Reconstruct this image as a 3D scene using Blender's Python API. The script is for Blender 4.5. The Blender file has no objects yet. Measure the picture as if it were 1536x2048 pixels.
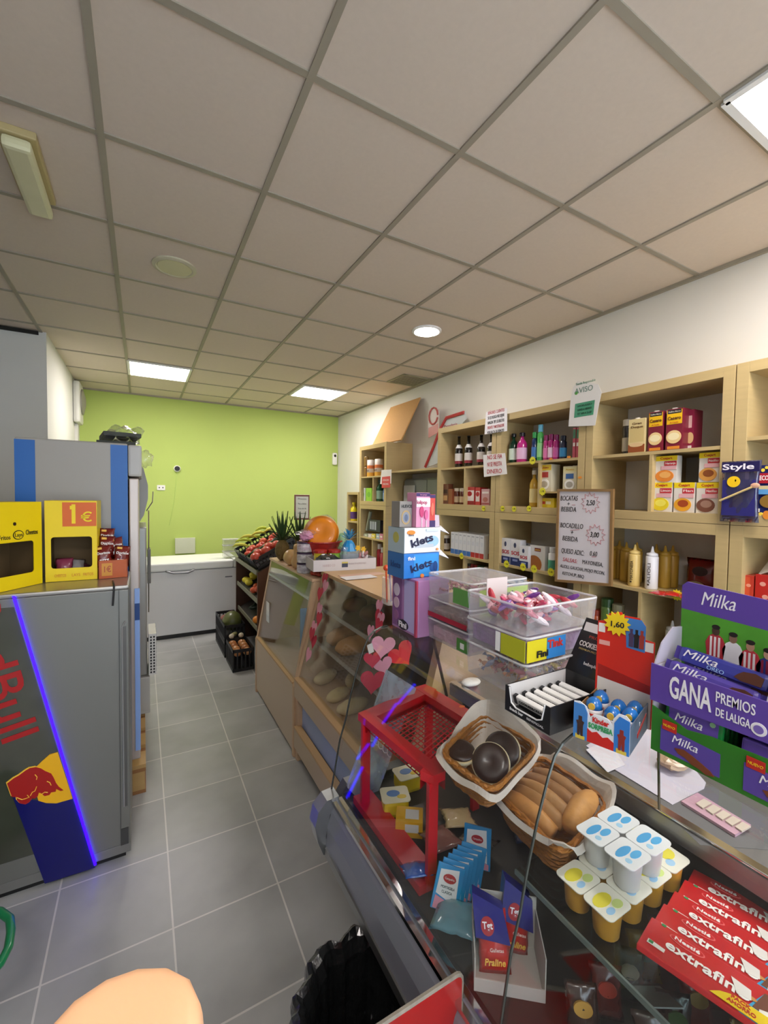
import bpy, bmesh, math, random
from mathutils import Vector, Matrix, Euler
R=math.radians
rnd=random.Random(7)
S=bpy.context.scene; COL=S.collection
# ---------------------------------------------------------------- camera
F_PX,YAW,PIT,ROL,CAM_H=859.45,.513,-.0367,.0141,1.65
fw=Vector((math.sin(YAW)*math.cos(PIT),math.cos(YAW)*math.cos(PIT),math.sin(PIT)))
r0=Vector((math.cos(YAW),-math.sin(YAW),0)); u0=r0.cross(fw)
cr=r0*math.cos(ROL)+u0*math.sin(ROL); cu=-r0*math.sin(ROL)+u0*math.cos(ROL)
cd=bpy.data.cameras.new('camera'); cam=bpy.data.objects.new('camera',cd); COL.objects.link(cam)
m=Matrix.Identity(4)
for i in range(3): m[i][0]=cr[i]; m[i][1]=cu[i]; m[i][2]=-fw[i]
m[2][3]=CAM_H; cam.matrix_world=m
cd.sensor_fit='VERTICAL'; cd.sensor_height=36; cd.sensor_width=27; cd.lens=F_PX/2048*36; cd.clip_start=.01
S.camera=cam
def I(px,py,ax,v):
    """point of the room seen at a photo pixel, on the plane ax=v"""
    d=fw+cr*((px-768)/F_PX)-cu*((py-1024)/F_PX); o=Vector((0,0,CAM_H)); k='xyz'.index(ax)
    return o+d*((v-o[k])/d[k])
# ---------------------------------------------------------------- world / exposure
S.view_settings.view_transform='Standard'; S.view_settings.look='None'
S.view_settings.exposure=1.3; S.view_settings.gamma=1.0; S.view_settings.use_curve_mapping=False
w=bpy.data.worlds.new('world'); S.world=w; w.use_nodes=True
bg=w.node_tree.nodes['Background']; bg.inputs[0].default_value=(.75,.85,1,1); bg.inputs[1].default_value=2.2
PANEL_E=13.0
def area(name,loc,rot,sx,sy,p,c):
    l=bpy.data.lights.new(name,'AREA'); l.shape='RECTANGLE'; l.size=sx; l.size_y=sy; l.energy=p; l.color=c
    o=bpy.data.objects.new(name,l); COL.objects.link(o); o.location=loc; o.rotation_euler=rot
area('shopfront_daylight',(1.0,-2.35,1.5),(R(-90),0,0),3.0,2.2,60,(.80,.88,1))
# ---------------------------------------------------------------- materials
def lin(h):
    h=h.lstrip('#'); c=[int(h[i:i+2],16)/255 for i in (0,2,4)]
    return tuple((x/12.92 if x<=.04045 else ((x+.055)/1.055)**2.4) for x in c)+(1,)
_M={}
def M(h,rough=.5,metal=0,var=.06,scale=8,bump=0,alpha=1,coat=0,emit=0,trans=0):
    k=(h,rough,metal,var,scale,bump,alpha,coat,emit,trans)
    if k in _M: return _M[k]
    mt=bpy.data.materials.new('m_'+h.strip('#')); mt.use_nodes=True; nt=mt.node_tree; N=nt.nodes; L=nt.links
    b=N['Principled BSDF']; c=lin(h)
    b.inputs['Roughness'].default_value=rough; b.inputs['Metallic'].default_value=metal
    b.inputs['Coat Weight'].default_value=coat
    tc=N.new('ShaderNodeTexCoord'); nz=N.new('ShaderNodeTexNoise'); nz.inputs['Scale'].default_value=scale; nz.inputs['Detail'].default_value=3
    L.new(tc.outputs['Object'],nz.inputs['Vector'])
    mx=N.new('ShaderNodeMix'); mx.data_type='RGBA'
    mx.inputs[6].default_value=tuple(x*(1-var) for x in c[:3])+(1,); mx.inputs[7].default_value=tuple(min(1,x*(1+var)) for x in c[:3])+(1,)
    L.new(nz.outputs['Fac'],mx.inputs[0]); L.new(mx.outputs[2],b.inputs['Base Color'])
    if bump:
        bp=N.new('ShaderNodeBump'); bp.inputs['Strength'].default_value=bump; bp.inputs['Distance'].default_value=.01
        L.new(nz.outputs['Fac'],bp.inputs['Height']); L.new(bp.outputs[0],b.inputs['Normal'])
    if emit:
        b.inputs['Emission Color'].default_value=c; b.inputs['Emission Strength'].default_value=emit
    if alpha<1: b.inputs['Alpha'].default_value=alpha
    if trans: b.inputs['Transmission Weight'].default_value=trans
    _M[k]=mt; return mt
def glassmat(name,tint=(.965,.98,.975),refl=.07,rough=.02,haze=0,hc=(.9,.9,.92)):
    if name in _M: return _M[name]
    mt=bpy.data.materials.new(name); mt.use_nodes=True; nt=mt.node_tree; N=nt.nodes; L=nt.links; N.clear()
    o=N.new('ShaderNodeOutputMaterial'); t=N.new('ShaderNodeBsdfTransparent'); t.inputs[0].default_value=tint+(1,)
    g=N.new('ShaderNodeBsdfGlossy'); g.inputs['Roughness'].default_value=rough
    lw=N.new('ShaderNodeLayerWeight'); lw.inputs[0].default_value=.5
    mr=N.new('ShaderNodeMapRange'); pw=N.new('ShaderNodeMath'); pw.operation='POWER'; pw.inputs[1].default_value=4; mr.inputs[3].default_value=refl*.75; mr.inputs[4].default_value=.6; L.new(lw.outputs['Facing'],pw.inputs[0]); L.new(pw.outputs[0],mr.inputs[0])
    nz=N.new('ShaderNodeTexNoise'); nz.inputs['Scale'].default_value=4
    base=t.outputs[0]
    if haze:
        d=N.new('ShaderNodeBsdfDiffuse'); d.inputs[0].default_value=hc+(1,)
        ms=N.new('ShaderNodeMixShader'); ma=N.new('ShaderNodeMath'); ma.operation='MULTIPLY'; ma.inputs[1].default_value=haze*2
        L.new(nz.outputs['Fac'],ma.inputs[0]); L.new(ma.outputs[0],ms.inputs[0]); L.new(t.outputs[0],ms.inputs[1]); L.new(d.outputs[0],ms.inputs[2]); base=ms.outputs[0]
    m2=N.new('ShaderNodeMixShader'); L.new(mr.outputs[0],m2.inputs[0]); L.new(base,m2.inputs[1]); L.new(g.outputs[0],m2.inputs[2]); L.new(m2.outputs[0],o.inputs[0])
    _M[name]=mt; return mt
GLASS=glassmat('glass_pane'); TUB=glassmat('clear_plastic',(.95,.95,.96),.06,.12,.19)
TUBRIM=glassmat('clear_plastic_rim',(.95,.95,.96),.08,.15,.42); WRAP=glassmat('cellophane',(.97,.97,.98),.12,.06,.06)
def wood(h,name,sc=(1,1,14),var=.12,rough=.45):
    if name in _M: return _M[name]
    mt=bpy.data.materials.new(name); mt.use_nodes=True; nt=mt.node_tree; N=nt.nodes; L=nt.links; b=N['Principled BSDF']; c=lin(h)
    tc=N.new('ShaderNodeTexCoord'); mp=N.new('ShaderNodeMapping'); mp.inputs['Scale'].default_value=sc
    nz=N.new('ShaderNodeTexNoise'); nz.inputs['Scale'].default_value=3; nz.inputs['Detail'].default_value=5; nz.inputs['Distortion'].default_value=.6
    L.new(tc.outputs['Object'],mp.inputs[0]); L.new(mp.outputs[0],nz.inputs['Vector'])
    mx=N.new('ShaderNodeMix'); mx.data_type='RGBA'
    mx.inputs[6].default_value=tuple(x*(1-var) for x in c[:3])+(1,); mx.inputs[7].default_value=tuple(min(1,x*(1+var)) for x in c[:3])+(1,)
    L.new(nz.outputs['Fac'],mx.inputs[0]); L.new(mx.outputs[2],b.inputs['Base Color']); b.inputs['Roughness'].default_value=rough
    _M[name]=mt; return mt
BIRCH=wood('#bda675','birch'); BEECH=wood('#c9a988','beech_laminate',(14,1,1),.06); BEECHD=wood('#c4a071','beech_edge'); 
PINE=wood('#b8965f','pine')
STEEL=M('#9a9b99',.32,.9,var=.04,scale=2); STEELD=M('#6d6e6d',.38,.85,var=.05,scale=2); CHROME=M('#d8d8d8',.12,1,var=.02)
WHITE=M('#f0f0ee',.45); BLACK=M('#141414',.4); INK=M('#15151a',.6); CARD=M('#b9b4ac',.8)
# ---------------------------------------------------------------- geometry helpers
def B(): return bmesh.new()
def box(bm,x0,x1,y0,y1,z0,z1,bev=0,mat=None):
    r=bmesh.ops.create_cube(bm,size=1); vs=r['verts']
    for v in vs: v.co=Vector(((x0+x1)/2+v.co.x*(x1-x0),(y0+y1)/2+v.co.y*(y1-y0),(z0+z1)/2+v.co.z*(z1-z0)))
    if bev:
        es=list({e for v in vs for e in v.link_edges}); r=bmesh.ops.bevel(bm,geom=es,offset=bev,segments=2,affect='EDGES',profile=.6)
        vs=list({v for f in r['faces'] for v in f.verts}|{v for v in vs if v.is_valid})
    if mat is not None: bmesh.ops.transform(bm,matrix=mat,verts=[v for v in vs if v.is_valid])
    return bm
def lathe(bm,prof,x=0,y=0,seg=20,sx=1,sy=1):
    rings=[]
    for r,z in prof:
        if r<1e-6: rings.append([bm.verts.new((x,y,z))])
        else: rings.append([bm.verts.new((x+sx*r*math.cos(2*math.pi*i/seg),y+sy*r*math.sin(2*math.pi*i/seg),z)) for i in range(seg)])
    for a,b in zip(rings,rings[1:]):
        for i in range(seg):
            j=(i+1)%seg
            if len(a)==1 and len(b)==1: continue
            if len(a)==1: bm.faces.new((a[0],b[j],b[i]))
            elif len(b)==1: bm.faces.new((a[i],a[j],b[0]))
            else: bm.faces.new((a[i],a[j],b[j],b[i]))
    if len(rings[0])>1: bm.faces.new(rings[0][::-1])
    if len(rings[-1])>1: bm.faces.new(rings[-1])
    return bm
def tube(bm,pts,r,seg=8,closed=False):
    pts=[Vector(p) for p in pts]; n=len(pts); rings=[]; up=Vector((0,0,1)); last=None
    for i,p in enumerate(pts):
        a=pts[(i-1)%n] if (closed or i>0) else p; b=pts[(i+1)%n] if (closed or i<n-1) else p
        t=(b-a).normalized()
        s=(last if last else (t.cross(up) if abs(t.z)<.95 else t.cross(Vector((1,0,0))))); s=(s-t*s.dot(t)).normalized(); last=s
        q=t.cross(s); rr=r[i] if isinstance(r,(list,tuple)) else r
        rings.append([bm.verts.new(p+s*rr*math.cos(2*math.pi*k/seg)+q*rr*math.sin(2*math.pi*k/seg)) for k in range(seg)])
    for i in range(n if closed else n-1):
        a,b=rings[i],rings[(i+1)%n]
        for k in range(seg): bm.faces.new((a[k],a[(k+1)%seg],b[(k+1)%seg],b[k]))
    if not closed: bm.faces.new(rings[0][::-1]); bm.faces.new(rings[-1])
    return bm
def prism(bm,poly,t0,t1,fn=lambda u,v,t:(u,t,v)):
    """polygon (u,v) extruded t0..t1; default stands in the xz plane"""
    a=[bm.verts.new(fn(u,v,t0)) for u,v in poly]; b=[bm.verts.new(fn(u,v,t1)) for u,v in poly]; n=len(poly)
    for i in range(n): bm.faces.new((a[i],a[(i+1)%n],b[(i+1)%n],b[i]))
    bm.faces.new(a[::-1]); bm.faces.new(b); return bm
def ell(bm,c,r,seg=16,rings=10,mat=None,jit=0):
    q=bmesh.ops.create_uvsphere(bm,u_segments=seg,v_segments=rings,radius=1)
    for v in q['verts']:
        k=1+jit*(rnd.random()-.5); v.co=Vector((v.co.x*r[0]*k,v.co.y*r[1]*k,v.co.z*r[2]*k))
    if mat is not None: bmesh.ops.transform(bm,matrix=mat,verts=q['verts'])
    for v in q['verts']: v.co+=Vector(c)
    return bm
def sheet(bm,fn,nu,nv,th=.001):
    """two-sided thin sheet fn(u,v)->xyz"""
    g=[[bm.verts.new(fn(i/nu,j/nv)) for j in range(nv+1)] for i in range(nu+1)]
    for i in range(nu):
        for j in range(nv): bm.faces.new((g[i][j],g[i+1][j],g[i+1][j+1],g[i][j+1]))
    if th: 
        bmesh.ops.recalc_face_normals(bm,faces=bm.faces[:]); bmesh.ops.solidify(bm,geom=bm.faces[:],thickness=th)
    return bm
def pillow(bm,w,h,t,nu=10,nv=10,crimp=.08,jit=.002):
    """a filled bag standing in xz, base at z=0"""
    vs={}
    for s in (-1,1):
        for i in range(nu+1):
            for j in range(nv+1):
                u=i/nu; v=j/nv
                e=min(1,max(0,(v-crimp)/(1-2*crimp))); b=(math.sin(math.pi*e)**.5 if 0<e<1 else 0)*(math.sin(math.pi*u)**.6 if 0<u<1 else 0)
                if s==1 and (i in(0,nu) or j in (0,nv)): vs[(s,i,j)]=vs[(-1,i,j)]; continue
                x=(u-.5)*w*(1-.08*math.sin(math.pi*v)); vs[(s,i,j)]=bm.verts.new((x+rnd.uniform(-jit,jit),s*b*t/2+rnd.uniform(-jit,jit)*(b>0),v*h))
    for s in (-1,1):
        for i in range(nu):
            for j in range(nv):
                q=[vs[(s,i,j)],vs[(s,i+1,j)],vs[(s,i+1,j+1)],vs[(s,i,j+1)]]
                if s==1:q=q[::-1]
                try: bm.faces.new(q)
                except ValueError: pass
    return bm
def disc_poly(rx,rz,cx=0,cz=0,n=20): return [(cx+rx*math.cos(2*math.pi*i/n),cz+rz*math.sin(2*math.pi*i/n)) for i in range(n)]
def star_poly(ro,ri,n=12,cx=0,cz=0): return [(cx+(ro if i%2==0 else ri)*math.cos(math.pi*i/n+.1),cz+(ro if i%2==0 else ri)*math.sin(math.pi*i/n+.1)) for i in range(2*n)]
def heart_poly(s,n=28):
    o=[]
    for i in range(n):
        t=2*math.pi*i/n; o.append((s*math.sin(t)**3*1.0,s*(13*math.cos(t)-5*math.cos(2*t)-2*math.cos(3*t)-math.cos(4*t))/16))
    return o[::-1]
# ---------------------------------------------------------------- scene object helpers
def obj(name,bm,mat,parent=None,loc=(0,0,0),rot=(0,0,0),smooth=False,label=None,kind=None):
    me=bpy.data.meshes.new(name); bmesh.ops.recalc_face_normals(bm,faces=bm.faces[:]); bm.to_mesh(me); bm.free()
    if smooth:
        me.polygons.foreach_set('use_smooth',[True]*len(me.polygons))
    me.materials.append(mat); o=bpy.data.objects.new(name,me); COL.objects.link(o)
    o.location=loc; o.rotation_euler=rot
    if parent: o.parent=parent
    if label: o['label']=label
    if kind: o['kind']=kind
    return o
def tag(o,label,cat,group=None,kind=None):
    o['label']=label; o['category']=cat
    if group:o['group']=group
    if kind:o['kind']=kind
    return o
def thing(name,label,cat,loc=(0,0,0),rz=0,group=None,rot=None):
    o=bpy.data.objects.new(name,None); COL.objects.link(o); o.location=loc; o.rotation_euler=rot or (0,0,R(rz)); o.empty_display_size=.05
    return tag(o,label,cat,group)
def struct(name,bm,mat,parent=None):
    o=obj(name,bm,mat,parent)
    if not parent:o['kind']='structure'
    return o
def dup(root,loc,rz=None,label=None,group=None,rot=None):
    r=root.copy(); COL.objects.link(r); r.location=loc
    if rz is not None: r.rotation_euler=(0,0,R(rz))
    if rot is not None: r.rotation_euler=rot
    if label:r['label']=label
    if group:r['group']=group
    for ch in list(root.children):
        c=ch.copy(); COL.objects.link(c); c.parent=r
        for g in list(ch.children):
            d=g.copy(); COL.objects.link(d); d.parent=c
    return r
def txt(parent,s,size,mat,loc,rot=(R(90),0,0),bold=0,sx=1,align='CENTER',shear=0,ext=.0004,name='lettering',tw=None):
    cu_=bpy.data.curves.new('t','FONT'); cu_.body=s; cu_.size=size; cu_.align_x=align; cu_.align_y='CENTER'; cu_.extrude=ext; cu_.offset=bold*size; cu_.shear=shear; cu_.resolution_u=3
    t=bpy.data.objects.new('t',cu_); COL.objects.link(t); dg=bpy.context.evaluated_depsgraph_get(); me=bpy.data.meshes.new_from_object(t.evaluated_get(dg))
    bpy.data.objects.remove(t); bpy.data.curves.remove(cu_)
    me.materials.clear(); me.materials.append(mat)
    if tw and me.vertices:
        xs=[v.co.x for v in me.vertices]; sx=tw/(max(xs)-min(xs))
    o=bpy.data.objects.new(name,me); COL.objects.link(o); o.location=loc; o.rotation_euler=rot; o.scale=(sx,1,1)
    if parent:o.parent=parent
    return o
def decorate(t,decs,w,d,h,face='front',e=.0006):
    """decs in fractions of the face: ('p',x,z,w,h,col) panel, ('c',x,z,rx,rz,col) disc, ('t',x,z,size,str,col[,bold,rotdeg]) text"""
    if face=='front': W,H=w,h; P=lambda x,z,k:(x*W,-k*e,z*H); rot=lambda a:(R(90),R(-a),0) if 0 else (R(90),0,0); fn=lambda k:(lambda u,v,t_:(u,t_,v)); 
    elif face=='left': W,H=d,h
    elif face=='top': W,H=w,d
    root=t
    if face=='left':   # the -x side, read from outside: local frame rotated -90... seen x' = -y
        root=bpy.data.objects.new('side_face',None); COL.objects.link(root); root.parent=t; root.location=(-w/2,d/2,0); root.rotation_euler=(0,0,R(-90))
    groups={}
    for k,q in enumerate(decs):
        off=-(k+1)*e
        if q[0] in 'pcs':
            if q[0]=='p': poly=[((q[1]+a*q[3]/2)*W,(q[2]+b*q[4]/2)*H) for a,b in ((-1,-1),(1,-1),(1,1),(-1,1))]
            elif q[0]=='c': poly=disc_poly(q[3]*W,q[4]*H,q[1]*W,q[2]*H)
            else: poly=star_poly(q[3]*W,q[4]*W,12,q[1]*W,q[2]*H)
            bm=B()
            if face=='top': prism(bm,poly,h-.0003,h-off,lambda u,v,t_:(u,v+0,t_))
            else: prism(bm,poly,off,.0002)
            groups.setdefault((q[0],q[-1] if isinstance(q[-1],str) else q[5]),[]).append(bm)
        elif q[0]=='t':
            s,col=q[4],q[5]; bold=q[6] if len(q)>6 else 0; a=q[7] if len(q)>7 else 0; tw=q[8]*W if len(q)>8 else None
            if face=='top': txt(t,s,q[3]*H,M(col,.5),(q[1]*W,q[2]*H,h-off),(0,0,R(a)),bold,tw=tw)
            else: txt(root,s,q[3]*H,M(col,.5),(q[1]*W,off,q[2]*H),Euler((R(90),0,0)).to_matrix().to_4x4().__matmul__(Matrix.Rotation(R(a),4,'Z')).to_euler(),bold,tw=tw)
    for (kd,col),bms in groups.items():
        bm=B()
        for b_ in bms:
            me=bpy.data.meshes.new('x'); b_.to_mesh(me); bm.from_mesh(me); b_.free(); bpy.data.meshes.remove(me)
        obj({'p':'printed_panel','c':'printed_disc','s':'printed_star'}[kd],bm,M(col,.45),root)
def carton(name,label,cat,w,d,h,col,loc,rz=-90,decs=(),left=(),top=(),group=None,rough=.4,cap=None,body='box_body'):
    """printed carton; front face at local y=0 looking -y, base at z=0"""
    t=thing(name,label,cat,loc,rz,group); obj(body,box(B(),-w/2,w/2,0,d,0,h,min(w,h,d)*.03),M(col,rough,var=.04,coat=.3),t)
    decorate(t,decs,w,d,h)
    if left:
        bms={}
        for k,q in enumerate(left):
            off=-w/2-(k+1)*.0006
            if q[0]=='t': txt(t,q[4],q[3]*h,M(q[5],.5),(off,d/2-q[1]*d,q[2]*h),(R(90),0,R(-90)),q[6] if len(q)>6 else 0,tw=q[8]*d if len(q)>8 else None)
            else:
                poly=[(d/2-(q[1]+a*q[3]/2)*d,(q[2]+b*q[4]/2)*h) for a,b in ((-1,-1),(1,-1),(1,1),(-1,1))] if q[0]=='p' else disc_poly(q[3]*d,q[4]*h,d/2-q[1]*d,q[2]*h)
                obj('printed_panel',prism(B(),poly,off,-w/2+.0002,lambda u,v,t_:(t_,u,v)),M(q[5],.45),t)
    if top: 
        for q in top:
            if q[0]=='t': txt(t,q[4],q[3]*d,M(q[5],.5),(q[1]*w,d/2+q[2]*d,h+.0008),(0,0,R(q[7] if len(q)>7 else 0)),q[6] if len(q)>6 else 0)
            else:
                poly=[((q[1]+a*q[3]/2)*w,d/2+(q[2]+b*q[4]/2)*d) for a,b in ((-1,-1),(1,-1),(1,1),(-1,1))]
                obj('printed_panel',prism(B(),poly,h,h+.0006,lambda u,v,t_:(u,v,t_)),M(q[5],.45),t)
    if cap: 
        x,r,hh,cc=cap; obj('cap',lathe(B(),[(r,h),(r,h+hh)],x*w,d/2,12),M(cc,.4),t)
    return t
def bottle(name,label,cat,prof,col,loc,rz=-90,capz=None,capcol='#222222',capr=None,lab=None,seg=16,group=None,mat=None,sx=1,sy=1,decs=()):
    """prof (r,z); lab=(z0,z1,col[,text,col]) ; cap from capz to top"""
    t=thing(name,label,cat,loc,rz,group); m_=mat or M(col,.18,coat=.5,var=.03)
    obj('bottle_body',lathe(B(),prof,seg=seg,sx=sx,sy=sy),m_,t,smooth=True)
    top=prof[-1][1] if prof[-1][0]>1e-6 else prof[-1][1]
    if capz: 
        cr_=capr or prof[-1][0]*1.15; obj('cap',lathe(B(),[(cr_,top-.002),(cr_,capz),(cr_*.85,capz+.003)],seg=14,sx=sx,sy=sy),M(capcol,.35),t)
    if lab:
        rr=max(r for r,z in prof if True)+.0008
        obj('paper_label',lathe(B(),[(rr,lab[0]),(rr,lab[1])],seg=seg,sx=sx,sy=sy),M(lab[2],.5),t)
        if len(lab)>3: txt(t,lab[3],(lab[1]-lab[0])*.45,M(lab[4],.5),(0,-rr*sy-.001,(lab[0]+lab[1])/2),tw=rr*1.2)
    return t
def bag(name,label,cat,w,h,t_,col,loc,rot=(0,0,0),decs=(),group=None,mat=None,crimp=.08,rough=.25):
    t=thing(name,label,cat,loc,0,group,rot); obj('bag_body',pillow(B(),w,h,t_,crimp=crimp),mat or M(col,rough,coat=.6,bump=.15,scale=30),t,smooth=True)
    for q in decs:
        # decal pushed out to the belly of the bag
        off=-t_/2-.001
        if q[0]=='t': txt(t,q[4],q[3]*h,M(q[5],.4),(q[1]*w,off-.001,q[2]*h),tw=(q[8]*w if len(q)>8 else None),bold=q[6] if len(q)>6 else 0)
        else:
            poly=[((q[1]+a*q[3]/2)*w,(q[2]+b*q[4]/2)*h) for a,b in ((-1,-1),(1,-1),(1,1),(-1,1))] if q[0]=='p' else (disc_poly(q[3]*w,q[4]*h,q[1]*w,q[2]*h) if q[0]=='c' else star_poly(q[3]*w,q[4]*w,12,q[1]*w,q[2]*h))
            bm=prism(B(),poly,off,off+.004); obj('printed_panel',bm,M(q[5],.4),t)
    return t
ORD=['first','second','third','fourth','fifth','sixth','seventh','eighth','ninth','tenth','eleventh','twelfth','thirteenth','fourteenth']
# ================================================================ THE ROOM
WX,WY,CZ=2.87,6.70,2.977
WALLM=M('#e6e4dc',.8,var=.02,scale=3); GREEN=M('#bbd070',.8,var=.03,scale=2)
def tiles(name,size,off,ctile,cgrout,mort,rough,vv=.08):
    mt=bpy.data.materials.new(name); mt.use_nodes=True; nt=mt.node_tree; N=nt.nodes; L=nt.links; b=N['Principled BSDF']
    tc=N.new('ShaderNodeTexCoord'); mp=N.new('ShaderNodeMapping'); mp.inputs['Location'].default_value=(-off[0],-off[1],0)
    br=N.new('ShaderNodeTexBrick'); br.offset=0; br.squash=1
    br.inputs['Scale'].default_value=1; br.inputs['Brick Width'].default_value=size; br.inputs['Row Height'].default_value=size; br.inputs['Mortar Size'].default_value=mort; br.inputs['Mortar Smooth'].default_value=.1; br.inputs['Bias'].default_value=0
    c=lin(ctile); br.inputs['Color1'].default_value=tuple(x*(1-vv) for x in c[:3])+(1,); br.inputs['Color2'].default_value=tuple(x*(1+vv) for x in c[:3])+(1,); br.inputs['Mortar'].default_value=lin(cgrout)
    L.new(tc.outputs['Object'],mp.inputs[0]); L.new(mp.outputs[0],br.inputs['Vector'])
    nz=N.new('ShaderNodeTexNoise'); nz.inputs['Scale'].default_value=3.5; nz.inputs['Detail'].default_value=6; L.new(tc.outputs['Object'],nz.inputs['Vector'])
    mx=N.new('ShaderNodeMix'); mx.data_type='RGBA'; mx.blend_type='OVERLAY'; mx.inputs[0].default_value=.35; L.new(br.outputs['Color'],mx.inputs[6]); L.new(nz.outputs['Fac'],mx.inputs[7]); L.new(mx.outputs[2],b.inputs['Base Color'])
    mr=N.new('ShaderNodeMapRange'); mr.inputs[3].default_value=rough-.1; mr.inputs[4].default_value=rough+.15; L.new(nz.outputs['Fac'],mr.inputs[0]); L.new(mr.outputs[0],b.inputs['Roughness'])
    bp=N.new('ShaderNodeBump'); bp.inputs['Strength'].default_value=.4; bp.inputs['Distance'].default_value=.003; bp.invert=True; L.new(br.outputs['Fac'],bp.inputs['Height']); L.new(bp.outputs[0],b.inputs['Normal'])
    return mt
struct('floor',box(B(),-1.3,WX+.1,-2.6,WY+.1,-.1,0),tiles('floor_tiles',.4,(.0937,1.7507),'#a2a4a3','#cccbc6',.0035,.34))
ceil=struct('ceiling',box(B(),-1.3,WX+.1,-2.6,WY+.1,CZ,CZ+.1),M('#d8cabb',.9,var=.04,scale=60))
bm=B(); xs=[-.726+.6*i for i in range(7)]; ys=[1.349+.6*j for j in range(-6,5)]+[4.38,5.01,5.64,6.27]
for x in xs[:-1]: box(bm,x-.012,x+.012,-2.5,WY,CZ-.007,CZ)
for y in ys: box(bm,-1.2,WX,y-.012,y+.012,CZ-.006,CZ)
struct('grid_bars',bm,M('#a19989',.55),ceil)
struct('wall_back',box(B(),-1.3,WX+.1,WY,WY+.1,0,CZ),GREEN)
struct('wall_right',box(B(),WX,WX+.1,-2.6,WY,0,CZ),WALLM)
struct('wall_left',box(B(),-1.3,-1.2,-2.6,WY,0,CZ),M('#8d8a86',.8))
pil=struct('trim_1',box(B(),-1.2,-.69,4.57,WY,0,CZ),M('#dcdcd6',.75,var=.02)); 
bm=B(); box(bm,-1.3,-1.2,-2.6,-2.5,0,CZ); box(bm,-1.2,WX,-2.6,-2.5,0,.35); box(bm,-1.2,WX,-2.6,-2.5,2.6,CZ); box(bm,-1.2,-.6,-2.6,-2.5,.35,2.6); box(bm,2.55,WX,-2.6,-2.5,.35,2.6)
struct('wall_front',bm,WALLM)
wf=struct('window_1',box(box(box(box(box(B(),-.6,2.55,-2.58,-2.52,.35,.41),-.6,2.55,-2.58,-2.52,2.54,2.6),-.6,-.54,-2.58,-2.52,.41,2.54),2.49,2.55,-2.58,-2.52,.41,2.54),.95,1.01,-2.58,-2.52,.41,2.54),STEELD)
struct('window_glass',box(B(),-.54,2.49,-2.552,-2.548,.41,2.54),GLASS,wf)
struct('trim_2',box(box(B(),WX-.02,WX,-2.5,WY,CZ-.02,CZ),-.69,WX,WY-.02,WY,CZ-.02,CZ),M('#a39c8c',.6))
# ---- ceiling lights
def panel(x,y,s,lab,seen=True):
    t=thing('ceiling_light',lab,'ceiling light',(x,y,CZ-.012),0,None)
    bm=B(); 
    for a in (-1,1):
        box(bm,a*s/2-.012,a*s/2+.012,-s/2,s/2,-.004,.012); box(bm,-s/2,s/2,a*s/2-.012,a*s/2+.012,-.004,.012)
    obj('frame',bm,WHITE,t); obj('diffuser',box(B(),-s/2+.012,s/2-.012,-s/2+.012,s/2-.012,-.002,.008),M('#fff6f2',.5,emit=PANEL_E,var=0),t)
panel(.174,5.33,.575,'square lit ceiling panel on the left above the chest freezer')
panel(2.0,5.33,.575,'square lit ceiling panel near the back right corner of the green wall')
panel(1.974,.449,.575,'square lit ceiling panel nearest the camera at the right edge')
panel(1.374,-1.35,.575,'unseen square lit ceiling panel added behind the camera')  # out of view, added to light the room from behind
panel(-.426,-.75,.575,'unseen square lit ceiling panel added behind the camera on the left')  # second unseen panel, added as extra light over the aisle
def rlight(x,y,lab,e):
    t=thing('round_ceiling_light',lab,'ceiling light',(x,y,CZ),0)
    obj('rim',lathe(B(),[(.118,0),(.118,-.008),(.100,-.014),(.092,-.008)],seg=32),M('#c9c4a8' if not e else '#ffffff',.5),t,smooth=False)
    obj('diffuser',lathe(B(),[(.094,-.006),(.090,-.012),(0,-.014)],seg=32),M('#fff6f2',.5,emit=e,var=0) if e else M('#cfcaa6',.5),t)
rlight(1.99,2.88,'small round lit downlight in the ceiling above the shelves',45.0)
rlight(.174,2.849,'round unlit ceiling light left of the middle of the ceiling',0)
t=thing('emergency_light','long off white emergency light on the ceiling at the left edge','light',(-.395,2.28,CZ),0)
obj('base_plate',box(B(),-.062,.062,-.21,.21,-.03,0,.006),M('#b9a878',.5),t)
obj('cover',box(B(),-.045,.045,-.20,.26,-.075,-.03,.015),M('#d9d6ae',.35),t)
t=thing('air_vent','square grille in the ceiling near the right wall above the cork board','vent',(2.66,4.18,CZ-.004),0)
bm=B(); 
for i in range(9): box(bm,-.16,.16,-.16+i*.04-.006,-.16+i*.04+.006,-.006,0)
obj('slats',bm,M('#8f8c70',.6),t); obj('frame',box(box(box(box(B(),-.18,.18,-.19,-.165,-.008,.001),-.18,.18,.165,.19,-.008,.001),-.19,-.165,-.19,.19,-.008,.001),.165,.19,-.19,.19,-.008,.001),M('#a5a184',.6),t)
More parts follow.
